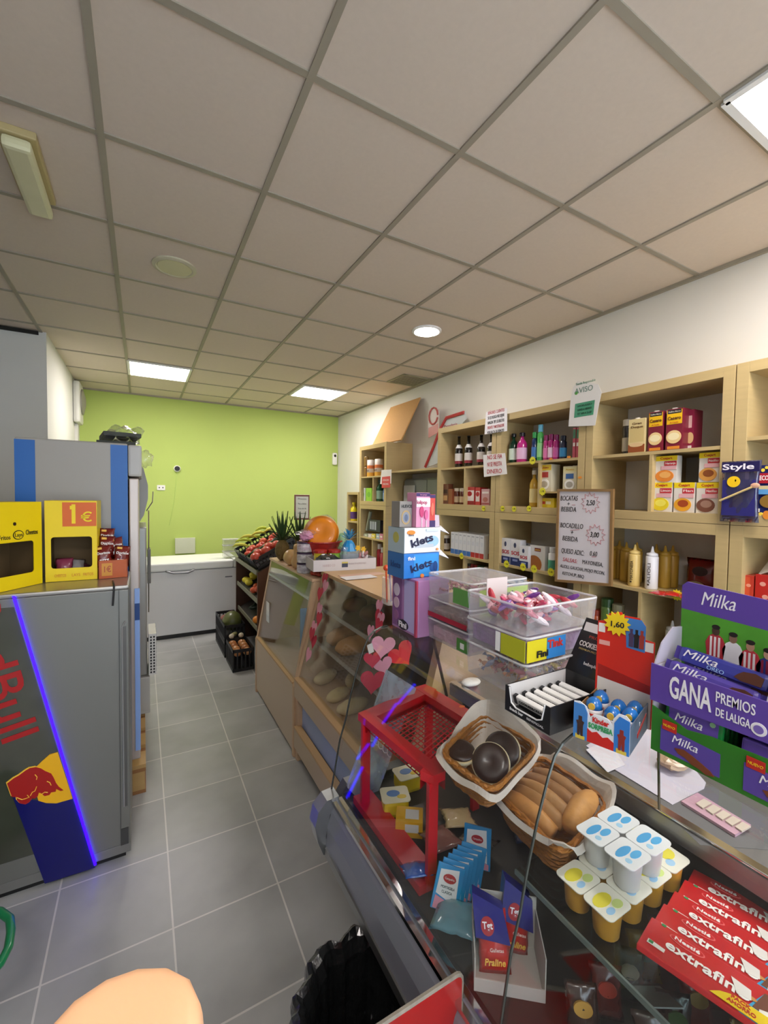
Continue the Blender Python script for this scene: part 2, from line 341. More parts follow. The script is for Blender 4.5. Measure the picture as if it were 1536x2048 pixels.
# ================================================================ SHELVING
SX=2.5
def shelf_unit(name,lab,y0,y1,z0,z1,mids,divs,smalls,grp,thick=.05):
    """open birch unit: outer frame, middle boards, thin uprights, small boards"""
    t=thing(name,lab,'shelf unit',(SX,(y0+y1)/2,z0),-90,grp); wd=y1-y0; h=z1-z0; dp=.365
    for a_ in (-wd/2,wd/2-thick): obj('side_panel',box(B(),a_,a_+thick,0,dp,0,h,.0015),BIRCH,t)
    for a_ in (0,h-thick): obj('outer_board',box(B(),-wd/2+thick,wd/2-thick,0,dp,a_,a_+thick,.0015),BIRCH,t)
    for z in mids: obj('shelf_board',box(B(),-wd/2+thick,wd/2-thick,.004,dp,z-z0-.018,z-z0),BIRCH,t)
    for (y,za,zb) in divs: obj('divider',box(B(),(y0+y1)/2-y-.009,(y0+y1)/2-y+.009,.006,dp,za-z0,zb-z0),BIRCH,t)
    for (ya,yb,z) in smalls: obj('small_shelf',box(B(),(y0+y1)/2-yb,(y0+y1)/2-ya,.01,dp-.02,z-z0-.012,z-z0),BIRCH,t)
    return t
G1='birch shelf units along the right wall'
UZ0,UZ1,UM=1.535,2.31,1.925; UF=UZ0+.05; LM=1.125
shelf_unit('shelf_unit','upper birch shelf unit holding the dark wine bottles',2.605,3.395,UZ0,UZ1,[UM],[(2.995,UF,UM-.018)],[],G1)
shelf_unit('shelf_unit','upper birch shelf unit holding shampoo and spray bottles',1.80,2.60,UZ0,UZ1,[UM],[(2.17,UF,UM-.018)],[(1.85,2.16,1.70)],G1)
shelf_unit('shelf_unit','upper birch shelf unit holding custard cartons and dessert boxes',1.00,1.795,UZ0,UZ1,[UM],[(1.385,UF,UM-.018)],[],G1)
shelf_unit('shelf_unit','upper birch shelf unit at the right edge behind the blue coffee pack',.20,.995,UZ0,UZ1,[UM+.03],[],[],G1)
LZ=.72
def lower(lab,y0,y1,mid,divs,smalls): return shelf_unit('shelf_unit',lab,y0,y1,0,UZ0-.002,[mid,LZ,.36],divs,smalls,G1,.055)
lower('lower birch shelf unit holding the long row of milk cartons',2.605,3.395,LM,[(2.985,LZ,LM-.018)],[(2.66,2.975,.955)])
lower('lower birch shelf unit holding rice packs, behind the whiteboard edge',1.80,2.60,LM,[(2.19,LZ,LM-.018)],[(2.20,2.545,.885)])
lower('lower birch shelf unit holding the sauce squeeze bottles',1.00,1.795,LM+.01,[(1.42,LZ,LM-.008)],[])
lower('lower birch shelf unit at the right edge holding red cartons',.20,.995,LM+.01,[],[])
# far unit
shelf_unit('shelf_unit','far birch shelf unit with kitchen rolls and a green bottle, under the cork board',4.40,5.11,UZ0,2.29,[1.90],[(4.74,UF,1.882)],[],G1)
shelf_unit('shelf_unit','far lower birch shelf unit with toiletries, behind the counter',4.40,5.11,0,UZ0-.002,[1.12,.70],[(4.74,.70,1.10)],[],G1)
shelf_unit('shelf_unit','short birch shelf unit with the yellow bottle in the far right corner',5.13,5.50,0,1.70,[1.30,.9],[],[],G1,.035)
t=tag(obj('wall_shelf',box(B(),SX+.02,WX,3.40,4.395,1.92,1.94),BIRCH),'thin birch board bridging the shelf units above the grey door','shelf')
# grey door/cabinet in the gap
t=thing('metal_cabinet','grey metal double door cabinet in the gap between the shelf units','cabinet',(2.72,3.88,0),-90)
obj('cabinet_body',box(B(),-.47,.47,.02,.14,0,1.86,.005),M('#8a8f88',.5,var=.02),t)
for s in (-1,1):
    d=obj('door',box(B(),s*.235-.230,s*.235+.230,0,.02,.05,1.84,.004),M('#8d938c',.45,var=.02),t)
    obj('handle',box(B(),s*.03-.012,s*.03+.012,-.025,0,1.45,1.62,.005),M('#3c4040',.4,.5),d)
tag(obj('paper_notice',box(B(),2.704,2.712,4.10,4.33,1.32,1.78),M('#cfd0cd',.6)),'white paper notice taped beside the grey metal cabinet','notice')
# ================================================================ RED SLIM COOLER (grey door with blue strip)
CX0,CX1,CY0,CY1=-.72,-.053,2.19,2.59
t=thing('drinks_cooler','grey glass door energy drink cooler with a blue light strip across its front','cooler',((CX0+CX1)/2,CY0,0),0)
ox=(CX0+CX1)/2
GREYP=M('#767671',.38,.3,var=.03,scale=2)
obj('cooler_body',box(B(),CX0-ox,CX1-ox,.035,.40,.03,1.225,.006),GREYP,t)
obj('top_plate',box(B(),CX0-ox,CX1-ox,-.004,.40,1.225,1.243,.007),M('#a3a09a',.3,.7,var=.03),t)
obj('plinth',box(B(),CX0-ox+.01,CX1-ox-.02,.03,.39,0,.03),BLACK,t)
def fp(px,py,y=CY0): p=I(px,py,'y',y); return (p.x-ox,p.z)
d=obj('door',box(B(),CX0-ox,CX1-ox-.001,0,.034,.075,1.224,.004),GREYP,t)
obj('kick_panel',box(B(),CX0-ox,CX1-ox,.004,.034,.032,.073,.003),M('#7b7a76',.4,.3),t)
bm=B(); x0=fp(241,1500)[0]; x1=fp(256,1500)[0]
box(bm,x0,x1,-.003,.0,.075,.15); box(bm,x0-.002,x0,-.004,0,.075,1.224)
obj('door_seam',bm,M('#3b3b3a',.5),d)
bm=prism(B(),[(x0+.012,.25),(x1-.003,.25),(x1-.003,1.06),(x0+.012,1.06)],-.0035,0); obj('handle_recess',bm,M('#5b5a58',.35,.3),d)
obj('handle_edge',tube(B(),[(x0+.012,-.004,.25),(x0+.010,-.004,1.06),(x0+.022,-.004,1.085),(x1-.006,-.004,1.07)],.0028),M('#b5b5b2',.3,.6),d)
# dark glass left of the strip
a=fp(28,1187);b=fp(195,1737);
def onl(z): k=(z-b[1])/(a[1]-b[1]); return b[0]+(a[0]-b[0])*k
gl=obj('dark_glass',prism(B(),[(CX0-ox,.16),(onl(.16)-.012,.16),(onl(1.19)-.012,1.19),(CX0-ox,1.19)],-.002,0),M('#3f4136',.12,var=.5,scale=5,coat=1),d)
obj('light_strip',prism(B(),[(onl(.03)-.006,.03),(onl(.03)+.002,.03),(onl(1.235)+.002,1.235),(onl(1.235)-.006,1.235)],-.010,-.0005),M('#1c00ff',.4,emit=3.0,var=0),t,label='glowing blue violet diagonal light strip')
def zz(pts): return [fp(x/1521*520,1150+y/2048*700,CY0-.004) for x,y in pts]
bl=obj('blue_panel',prism(B(),zz([(75,1300),(255,1325),(425,1305),(556,1712),(262,1806)]),-.0045,-.001),M('#07075e',.3,var=.03),d)
obj('yellow_sun',prism(B(),zz([(338,1036),(290,1050),(245,1090),(215,1120),(190,1200),(225,1320),(270,1333),(330,1335),(425,1308),(385,1180)]),-.0055,-.001),M('#eeb30e',.4),d)
bull=[(42,1218),(80,1188),(110,1172),(150,1142),(175,1128),(210,1122),(240,1130),(265,1145),(300,1160),(315,1185),(328,1215),(345,1238),(372,1258),(355,1262),(330,1250),(326,1266),(300,1270),(290,1285),(262,1292),(240,1275),(228,1272),(222,1292),(205,1306),(190,1305),(172,1328),(150,1340),(118,1335),(100,1315),(98,1298),(70,1296)]
obj('bull_outline',prism(B(),[(x+(3*(1 if x>200 else -1)) /900,z+(.004 if z>0 else 0)) for x,z in zz(bull)],-.0058,-.001),M('#f3c33a',.4),d)
obj('bull_emblem',prism(B(),zz(bull),-.0065,-.001),M('#a3100d',.4),d)
bm=B()
for seg in ([(205,1165),(218,1180),(214,1195)],[(275,1205),(292,1212),(300,1228)],[(215,1235),(205,1262),(190,1268),(178,1290)],[(100,1300),(130,1312),(150,1306),(172,1298),(160,1285)],[(245,1280),(262,1268),(280,1270)]):
    tube(bm,[(x,-.0068,z) for x,z in zz(seg)],.0016,5)
obj('bull_lines',bm,M('#f3c33a',.4),d)
ang=math.atan2(b[1]-a[1],b[0]-a[0])
def rbt(s,px,py,size,tw=None):
    q=fp(px,py); txt(d,s,size,M('#a80f12',.35),(q[0],-.004,q[1]),Matrix.Rotation(R(90),4,'X').__matmul__(Matrix.Rotation(ang,4,'Z')).to_euler(),bold=.01,tw=tw)
rbt('RedBull',-4,1342,.17,.58)
tag(obj('cable',tube(B(),[(-.118,2.30,1.246),(-.112,2.22,1.25),(-.108,2.183,1.243),(-.110,2.180,1.21),(-.113,2.179,1.16)],.004),M('#222222',.5)),'short black cable hanging over the front edge of the grey cooler','cable')
# ================================================================ WHITE/BLUE FRIDGES on pallet
t=thing('pallet','low pale wooden pallet under the upright fridges','pallet',(-.29,2.62,0),0)
bm=B()
for i in range(6): box(bm,-.27,.30,.03+i*.21,.17+i*.21,.14,.16)
obj('deck_boards',bm,PINE,t)
for x in (-.25,0,.25):
    for y in (.03,.54,1.1): obj('block',box(B(),x-.045,x+.045,y,y+.1,.02,.12),PINE,t)
for x in (-.25,0,.25):
    for z in (0,.12): obj('runner_board',box(B(),x-.05,x+.05,.03,1.22,z,z+.02),wood('#96693f','pine_dark'),t)
t=thing('upright_fridge','tall white upright fridge with two blue stripes on its side, behind the cooler','fridge',(-.30,2.62,.161),0)
FH=1.905-.161
bm=B(); box(bm,-.222,.235,0,.62,0,FH,.008); obj('fridge_body',bm,M('#9d9a93',.4,var=.02),t)
for x0_,x1_ in ((-.222,-.145),(.160,.2352)): obj('blue_stripe',prism(B(),[(x0_,0.02),(x1_,0.02),(x1_,FH-.01),(x0_,FH-.01)],-.002,0),M('#0b5fae',.4,var=.03),t)
obj('header_cap',box(B(),.236,.30,.01,.61,FH-.17,FH-.004,.012),M('#b4b3b0',.4),t)
dd=obj('door',box(B(),.240,.285,.005,.61,.05,FH-.18,.006),M('#b6a9a0',.3,.3,var=.02),t)
obj('door_light_edge',box(B(),.262,.286,-.001,.005,.10,.98,.001),M('#8fb0ea',.4),dd)
obj('blue_patch',box(B(),.263,.286,-.002,-.0005,.81,.90),M('#123f80',.4),dd)
t=thing('display_fridge','grey glass door display fridge with a rounded header, behind the white fridge','fridge',(-.30,3.27,.161),0)
obj('fridge_body',box(B(),-.25,.26,0,.60,0,1.70,.01),M('#8d8c88',.4,.2),t)
obj('curved_header',prism(B(),[(.2,1.27),(.27,1.27),(.31,1.34),(.335,1.45),(.335,1.54),(.31,1.65),(.26,1.72),(.2,1.73)],.0,.60,lambda u,v,t_:(u,t_,v)),M('#96948f',.4,.1),t)
obj('lower_panel',box(B(),.262,.34,-.01,.59,.0,.25,.006),M('#b9b9b4',.5),t)
obj('door',box(B(),.262,.325,.01,.59,.255,1.26,.01),M('#a3a29c',.35,.3),t)
bm=B()
for y in (.66,.70,.74): tube(bm,[(.34,y-.1,.55),(.345,y-.1,1.35)],.004)
tube(bm,[(.33,.54,1.35),(.37,.50,1.42),(.375,.52,1.50)],.004); obj('door_rails',bm,CHROME,t)
obj('rail_grip',box(B(),.333,.357,.54,.66,.78,1.05,.004),M('#6d6a63',.4,.3),t)
t=thing('perforated_basket','white perforated plastic basket hanging on the side of the display fridge','basket',(.078,3.26,.42),0)
bm=B(); box(bm,-.045,.0,0,.26,0,.28); obj('basket_body',bm,M('#d8d8d4',.5),t)
bm=B()
for i in range(4):
    for j in range(9): box(bm,.0003,.0016,.02+i*.06,.05+i*.06,.015+j*.03,.032+j*.03)
obj('side_perforations',bm,INK,t)
bm=B()
for j in range(13): box(bm,-.036,-.026,-.0014,.0004,.012+j*.02,.024+j*.02); box(bm,-.018,-.008,-.0014,.0004,.012+j*.02,.024+j*.02)
obj('front_perforations',bm,INK,t)
# things on the fridge top
t=thing('bottle_tray','dark carton tray wrapped in clear film on top of the white fridge','tray',(-.16,2.75,1.906),0)
obj('tray_body',box(B(),-.05,.13,0,.3,0,.022),M('#34382f',.6),t)
bm=B(); sheet(bm,lambda u,v:(-.03+.18*u,.02+.26*v,.03+.02*math.sin(9*u)*math.cos(7*v)+.03*math.sin(3*u)),10,8,.0008); obj('film',bm,WRAP,t,smooth=True)
dup(t,(-.13,2.80,1.962),8,'dark carton tray with film, topmost of the two on the white fridge')
t=thing('plastic_bag','crumpled clear plastic bag hanging from the corner of the fridge top','bag',(.02,2.80,1.84),0)
obj('bag_body',ell(B(),(0,0,0),(.035,.04,.045),12,8,jit=.5),WRAP,t,smooth=True)
# ================================================================ CHEST FREEZER
t=thing('chest_freezer','long white chest freezer against the green wall','freezer',(.50,5.37,0),0)
FW=M('#e9eaec',.4,var=.015); 
obj('freezer_body',box(B(),-.50,.505,0,.68,.045,.765,.012),FW,t)
obj('plinth',box(B(),-.48,.49,.02,.66,0,.045),BLACK,t)
l=obj('lid',box(B(),-.505,.45,-.012,.68,.772,.862,.016),M('#eff2ee',.4,var=.015),t)
obj('lid_seal',box(B(),-.49,.49,.004,.67,.764,.773),M('#8a8c8e',.6),t)
obj('side_cap',box(B(),.452,.512,-.012,.68,.772,.875,.012),M('#d5dad5',.4),t)
h=obj('handle',tube(B(),[(-.27,-.012,.775),(-.25,-.045,.77),(-.20,-.055,.755),(-.05,-.055,.752),(.0,-.045,.77),(.02,-.012,.775)],.012,8),M('#9a9ca0',.3,.6),t,smooth=True)
obj('badge',box(B(),.36,.44,-.0025,0,.655,.668),M('#7d808a',.4,.3),t)
# ================================================================ WOODEN COUNTERS A and B
def counter(name,lab,y0,y1,xf,zs,zt,xt,xb,loc_label,legs):
    pass
# --- A : low cabinet with sloping glass
AY0,AY1=2.575,3.62
t=thing('display_cabinet','nearly empty beech display cabinet with a sloping glass front, beside the produce','display cabinet',(.82,AY0,0),0)
def side_poly(): return [(0,0),(.47,0),(.47,1.10),(.125,1.10),(.005,.50),(0,.47)]
W_=AY1-AY0
for y in (0,W_-.03):
    bm=B(); prism(bm,[(0,0.0),(.46,0.0),(.46,1.098),(.125,1.098),(.012,.47),(0,.45)],y,y+.03,lambda u,v,t_:(u,t_,v)); obj('side_panel',bm,BEECH,t)
obj('front_panel',box(B(),.004,.022,.03,W_-.03,.03,.455,.001),wood('#c6b49f','beech_front',(14,1,1),.05),t)
obj('sill',box(B(),.000,.03,.03,W_-.03,.455,.468),BEECHD,t)
obj('bottom_board',box(B(),.03,.46,.03,W_-.03,.40,.42),BEECH,t)
obj('top_board',box(B(),.115,.47,0,W_,1.10,1.118,.002),BEECH,t)
obj('back_panel',box(B(),.445,.46,.03,W_-.03,.42,1.09),M('#9b9c98',.4,.2),t)
obj('mirror_strip',prism(B(),[(.44,.93),(.10,.98),(.10,.995),(.44,.945)],.03,W_-.03),M('#b9c3b8',.3),t)
obj('front_glass',prism(B(),[(.020,.47),(.026,.47),(.131,1.10),(.125,1.10)],.03,W_-.03,lambda u,v,t_:(u,t_,v)),GLASS,t)
st=obj('price_strip',box(B(),.05,.30,.032,.036,.50,.93),M('#6f8796',.5),t)
for i in range(7): obj('strip_panel',box(B(),.07+i*.012,.22+i*.012,.036,.0375,.52+i*.055,.556+i*.055),M('#c9d2cf',.5),st)
obj('barcode_tag',box(B(),.06,.064,W_-.2,W_-.12,.62,.78),WHITE,t)
# --- B : bread cabinet
BY0,BY1=1.29,2.565; WB=BY1-BY0
t=thing('bread_cabinet','beech bread display cabinet with sloping glass and pastries on three levels','display cabinet',(.80,BY0,0),0)
for y in (0,WB-.04):
    bm=B(); prism(bm,[(0.03,0.0),(.55,0.0),(.55,1.148),(.20,1.148),(.03,.50)],y,y+.04,lambda u,v,t_:(u,t_,v)); obj('side_panel',bm,BEECH,t)
obj('lower_rail',box(B(),.01,.035,0,WB-.03,.09,.21,.002),wood('#bca78f','beech_rail',(14,1,1),.06),t)
obj('lower_rail_top',box(B(),.01,.05,0,WB-.03,.21,.222),BEECHD,t)
obj('upper_rail',box(B(),.01,.035,0,WB-.03,.41,.515,.002),wood('#bca78f','beech_rail',(14,1,1),.06),t)
obj('sill',box(B(),.008,.06,0,WB-.03,.515,.527),BEECHD,t)
obj('blue_panel',box(B(),.06,.075,.02,WB-.04,.21,.43),M('#9fb0d8',.5,var=.02),t)
obj('plinth',box(B(),.12,.5,.05,WB-.05,0,.09),BLACK,t)
obj('bottom_board',box(B(),.05,.54,.04,WB-.04,.50,.515),BEECH,t)
obj('top_board',box(B(),.19,.66,-.06,WB,1.148,1.170,.002),BEECHD,t)
obj('back_panel',box(B(),.535,.55,.04,WB-.04,.515,1.14),wood('#b59a7c','beech_back',(14,1,1),.05),t)
bs=[]
for z,xd in ((.76,.13),(.955,.17)):
    s=obj('inner_shelf',box(B(),xd,.53,.04,WB-.04,z-.012,z),M('#8a7a68',.4) if z<.9 else GLASS,t)
    obj('shelf_edge',box(B(),xd-.006,xd,.04,WB-.04,z-.018,z+.004),M('#b5aca0',.3,.5),s)
obj('front_glass',prism(B(),[(.040,.527),(.046,.527),(.205,1.148),(.199,1.148)],.04,WB-.04,lambda u,v,t_:(u,t_,v)),GLASS,t)
def bread(kind,lab,loc,rz,col,r,grp):
    bm=B(); ell(bm,(0,0,r[2]*.9),r,18,12,jit=.03); 
    for v in bm.verts:
        if v.co.z<r[2]*.25: v.co.z=max(0,v.co.z*.3)
        for k in (-.5,0,.5): v.co.z-=.12*r[2]*math.exp(-((v.co.x/r[0]-k)/.08)**2)*(v.co.z>r[2])
    o=obj(kind,bm,M(col,.75,var=.12,scale=25,bump=.3),None,loc,(0,0,R(rz)),smooth=True); tag(o,lab,'bread',grp); return o
g='loaves in the bread cabinet'
for i,(px,py,z,rz,c,rr) in enumerate([(640,1345,.515,60,'#dcc79b',(.10,.045,.035)),(663,1365,.515,20,'#dec795',(.09,.045,.04)),(655,1392,.515,70,'#d8c08b',(.085,.042,.032)),(678,1396,.515,55,'#dcc696',(.10,.045,.036)),(718,1308,.515,40,'#d2bd90',(.08,.045,.04)),
  (672,1275,.76,30,'#b5834f',(.12,.06,.05)),(700,1285,.76,60,'#bf8a50',(.13,.06,.05)),(706,1258,.76,20,'#8c5f35',(.10,.045,.04)),(708,1206,.955,20,'#6a4325',(.085,.055,.045)),(736,1226,.955,40,'#5c3a1e',(.08,.055,.045))]):
    p=Vector([(.97,2.42,0),(1.10,2.30,0),(.945,2.17,0),(.96,2.01,0),(1.15,1.80,0),(1.05,2.36,0),(1.05,2.18,0),(1.20,2.28,0),(1.12,2.33,0),(1.12,2.12,0)][i])
    rz=[30,50,25,10,60,20,10,80,10,25][i]
    lab=['pale floury roll at the far end of the bottom bread shelf','large pale loaf second from the far end of the bottom bread shelf','pale roll nearest the glass on the bottom bread shelf','pale roll lying nearest the camera in the front pile of the bottom bread shelf','round pale roll further along behind the black glass edge','brown loaf at the far end of the middle bread shelf','split brown loaf in front on the middle bread shelf','brown loaf behind the split one on the middle bread shelf','dark rye loaf at the far end of the top bread shelf','dark brown loaf nearest the camera on the top bread shelf'][i]
    bread('bread_loaf',lab,(p.x,p.y,z),rz,c,rr,None)
# ================================================================ DELI COUNTER
DY0,DY1=-.35,1.25; DL=DY1-DY0
t=thing('deli_counter','steel refrigerated deli counter with curved glass front and glass top','deli counter',(0,DY0,0),0)
obj('base',box(B(),.78,1.36,0.02,DL-.02,0,.55),M('#23231f',.6),t)
prof=[(.50,.55),(.487,.57),(.492,.63),(.505,.675),(.52,.700),(.545,.700),(.545,.62),(.80,.55)]
obj('front_panel',prism(B(),prof,0,DL-.05,lambda u,v,t_:(u,t_,v)),M('#8d909a',.36,.35,var=.06,scale=1.5),t)
obj('lower_strip',prism(B(),[(.482,.545),(.494,.545),(.494,.572),(.482,.572)],0,DL-.055,lambda u,v,t_:(u,t_,v)),STEEL,t)
for x_,z_ in ((.512,.703),(.532,.706)): obj('front_rail',prism(B(),[(x_-.006,z_-.006),(x_+.006,z_-.006),(x_+.006,z_+.005),(x_-.006,z_+.005)],0,DL-.05,lambda u,v,t_:(u,t_,v)),CHROME,t)
obj('inner_rail',prism(B(),[(.556,.70),(.561,.70),(.561,.712),(.556,.712)],0,DL-.05,lambda u,v,t_:(u,t_,v)),STEEL,t)
capp=[(.53,.715),(.49,.712),(.462,.685),(.452,.64),(.462,.59),(.48,.545),(.50,.545),(.487,.60),(.50,.665),(.53,.70)]
obj('end_cap',prism(B(),capp,DL-.05,DL,lambda u,v,t_:(u,t_,v)),M('#a9adb0',.3,.8),t)
obj('end_panel',prism(B(),[(.50,.55),(1.36,.55),(1.36,.74),(.56,.74),(.50,.66)],DL-.045,DL-.01,lambda u,v,t_:(u,t_,v)),STEELD,t)
obj('deck',box(B(),.545,1.02,0,DL-.045,.69,.715),M('#3a3733',.35,.5),t)
obj('rear_wall',box(B(),1.02,1.05,0,DL-.05,.55,.93),M('#2b2823',.3,.4),t)
obj('worktop',box(box(B(),1.0,1.36,0,DL,.935,.955,.003),.995,1.008,0,DL,.915,.957,.002),M('#8f9092',.35,.75,var=.05,scale=3),t)
obj('worktop_rim',box(B(),.997,1.02,0,DL,.957,.963,.002),CHROME,t)
obj('rear_cabinet',box(B(),1.05,1.34,0.01,DL-.01,.0,.933),M('#4a4b4b',.5),t)
obj('inner_glass_shelf',box(B(),.690,1.0,0,DL-.62,.852,.860),glassmat('shelf_glass',(.80,.85,.82),.06),t)
obj('shelf_edge',box(B(),.686,.690,0,DL-.62,.851,.861),M('#7f8f88',.2,.3),t)
gp=[(.522,.710),(.550,.867),(.570,.93),(.585,1.0),(.607,1.08),(.632,1.15),(.648,1.185),(.668,1.203),(.695,1.212),(.72,1.2135),(1.02,1.2135)]
def gprof(th):
    out=[];n=len(gp)
    for i,(x,z) in enumerate(gp):
        a=gp[max(0,i-1)];b_=gp[min(n-1,i+1)]; dx,dz=b_[0]-a[0],b_[1]-a[1]; l_=math.hypot(dx,dz); out.append((x+dz/l_*th,z-dx/l_*th))
    return gp+out[::-1]
for y0_,y1_ in ((.0,.855),(.86,DL-.01)): obj('curved_glass',prism(B(),gprof(.005),y0_,y1_,lambda u,v,t_:(u,t_,v)),GLASS,t,smooth=False)
for y in (.8575,DL-.008): obj('glass_seam',tube(B(),[(x-.001,y,z+.0) for x,z in gp[:10]],.0028,6),M('#4a4d48',.25,.5),t)
bm=B()
for y in (.8575,): tube(bm,[(.98,y,1.21),(1.0,y,.96)],.003,6)
tube(bm,[(.90,DL-.01,1.21),(.915,DL-.01,1.12),(.975,DL-.01,.917)],.0055,6); obj('glass_post',bm,M('#4f4a3e',.3,.6),t)
obj('top_rear_edge',box(B(),1.02,1.024,0,DL,1.2085,1.2140),M('#8fa39a',.2,.3),t)
GT=1.2145
# ================================================================ SHELF GOODS (right wall). px spans measured on the shelf front
def sp(pl,pr_,ptop,z,X=2.53):
    yl=I(pl,960,'x',X).y; yr=I(pr_,960,'x',X).y; yc=(yl+yr)/2
    zt=I((pl+pr_)/2,ptop,'x',X).z
    return yc,abs(yl-yr),max(.03,zt-z)
Z1,Z2,Z3,Z4=UF,UM,LM,LZ
# wine
def wineb(h,r): return [(r*.9,0),(r,.006),(r,h*.56),(r*.93,h*.62),(r*.45,h*.74),(r*.38,h*.78),(r*.38,h)]
for i,px in enumerate((905,924,949,969)):
    y,wd,h=sp(px-8.5,px+8.5,873-i*1.5,Z2)
    t=bottle('wine_bottle','dark wine bottle on the top shelf, %s from the left of four'%ORD[i],'bottle',wineb(h,.036),'#15110f',(2.60,y,Z2),capz=h+.002,capcol='#1a1416',lab=(h*.13,h*.46,'#d8d2cc'),group='wine bottles')
    obj('red_label_band',lathe(B(),[(.0372,h*.13),(.0372,h*.22)],seg=16),M('#8a2733',.5),t)
    obj('neck_label',lathe(B(),[(.0345,h*.625),(.0165,h*.745)],seg=16),M('#d9d6d2',.5),t)
# U1 lower left
def sc(name,lab,cat,pl,pr_,pt,z,col,decs=(),group=None,d=.09,X=2.54,**k):
    y,wd,h=sp(pl,pr_,pt,z,X); return carton(name,lab,cat,wd*.96,d,h,col,(X,y,z),decs=decs,group=group,**k)
def sb(name,lab,cat,px,r,pt,z,col,kind='b',lab_=None,capcol='#222222',X=2.59,group=None,sx=1,sy=1,mat=None,cap=True):
    y,wd,h=sp(px-5,px+5,pt,z,X-.03)
    if kind=='b': pf=[(r*.9,0),(r,.006),(r,h*.62),(r*.75,h*.72),(r*.35,h*.80),(r*.35,h*.9)]; cz=h
    elif kind=='s': pf=[(r*.9,0),(r,.005),(r,h*.75),(r*.62,h*.80),(r*.6,h*.82)]; cz=h
    elif kind=='j': pf=[(r*.95,0),(r,.006),(r,h*.78),(r*.9,h*.84)]; cz=h
    return bottle(name,lab,cat,pf,col,(X,y,z),capz=cz if cap else None,capcol=capcol,capr=(r*.55 if kind=='b' else r*.8 if kind=='s' else r*.97),lab=(h*.12,h*.5,*lab_) if lab_ else None,group=group,sx=sx,sy=sy,mat=mat)
sc('coffee_pack','tall brown foil coffee pack left of the dark jars','pack',886,897,968,Z1,'#6b3b28',[('p',0,.3,.7,.25,'#caa06a'),('p',0,.62,.7,.2,'#3a1b14')],d=.06)
sc('coffee_pack','short brown pack leaning between the coffee pack and the jars','pack',897,905,978,Z1,'#8d4a2b',d=.06)
for i,px in enumerate((910,921)): sb('sauce_jar','brown sauce jar with a pale lid, %s from the left beside the brown packs'%ORD[i],'jar',px,.028,977,Z1,'#5c2a1b','j',('#c8b18e',),'#d3cbb4')
sc('cocoa_pack','red and white cocoa pack left of the similar one in the second shelf box','pack',933,950,974,Z1,'#b72a2c',[('p',0,.5,.86,.62,'#e6dcd6'),('c',-.1,.62,.3,.14,'#b01f28'),('p',0,.12,.9,.2,'#8d1b1c')])
sc('cocoa_pack','red and white cocoa pack partly behind its neighbour','pack',951,961,975,Z1,'#b72a2c',[('p',0,.5,.8,.6,'#ded2cc'),('c',0,.62,.36,.14,'#b01f28')])
sc('pasta_carton','pinkish dusty carton at the right end of the second shelf box','carton',963,980,978,Z1,'#c79a9c',[('p',0,.78,.8,.12,'#e8dcd8'),('c',0,.35,.3,.15,'#b06a5e'),('p',0,.1,.9,.1,'#9c4a4e')])
# U2 upper
sb('shampoo_bottle','dark green shampoo bottle with black cap','bottle',1020,.036,868,Z2,'#123c2a','b',('#cfe0cf',),'#0d0d0f')
sb('shampoo_bottle','magenta shampoo bottle with dark cap','bottle',1037,.040,866,Z2,'#c32c83','b',('#e7b9d8',),'#1d1420')
sb('spray_can','dark blue spray can with a green cap','can',1062,.022,865,Z2,'#16305e','s',('#3f74b8',),'#2f9a4c')
sb('spray_can','tall green spray can with a light blue cap','can',1073,.022,850,Z2,'#4fae58','s',('#8fd08a',),'#6cc1e0')
sb('spray_can','slim pink spray can beside the magenta ones','can',1085,.020,871,Z2,'#b3327d','s',('#d977ad',),'#8d215f')
sb('spray_can','magenta spray can with a white emblem label','can',1095,.022,869,Z2,'#a81f73','s',('#e2c5dc',),'#83195b')
sb('spray_can','magenta spray can right of the one with the white label','can',1105,.022,870,Z2,'#a81f73','s',('#c0559a',),'#83195b')
sb('spray_can','dark blue spray can with a bright blue band','can',1119,.024,872,Z2,'#14233e','s',('#2b83b8',),'#10182b')
for i,(a,b_) in enumerate(((1143,1149),(1150,1156))): sc('toothpaste_carton','upright pink and green toothpaste carton, %s of two by the shelf post'%ORD[i],'carton',a,b_,856,Z2,'#b9485c',[('p',0,.8,.9,.3,'#3f7a5c'),('p',0,.45,.7,.12,'#e7e0de')],d=.04)
# U2 lower
sb('oil_bottle','clear bottle of yellow cooking oil','bottle',1063,.032,941,Z1,'#c39a35','b',('#e2cf92',),'#e0d9c9',X=2.57)
sc('soup_carton','cream and yellow broth carton with a red label, left of the blue one','carton',1075,1103,929,1.70,'#d8cfb4',[('p',0,.88,.96,.2,'#e3c329'),('t',0,.88,.1,'Aneto','#a8231d',.01,0,.6),('p',.02,.62,.5,.2,'#b23a34'),('c',0,.27,.36,.2,'#f0ece4'),('c',0,.27,.26,.12,'#b9ac95')],X=2.53)
sc('soup_carton','cream broth carton with a blue label at the right end','carton',1125,1154,932,1.70,'#d4ccae',[('p',0,.86,.96,.2,'#d8cf9a'),('t',0,.86,.1,'Aneto','#c99b1f',.01,0,.6),('p',0,.6,.55,.2,'#2f5c97'),('c',0,.27,.36,.2,'#ebe8e2'),('c',0,.27,.24,.12,'#a9a397')],X=2.53)
sc('tea_box','small yellow box under the broth cartons','box',1077,1110,996,Z1,'#dcc222',[('p',-.2,.5,.3,.3,'#b5402a'),('p',.15,.5,.3,.3,'#efe6b6')],d=.11)
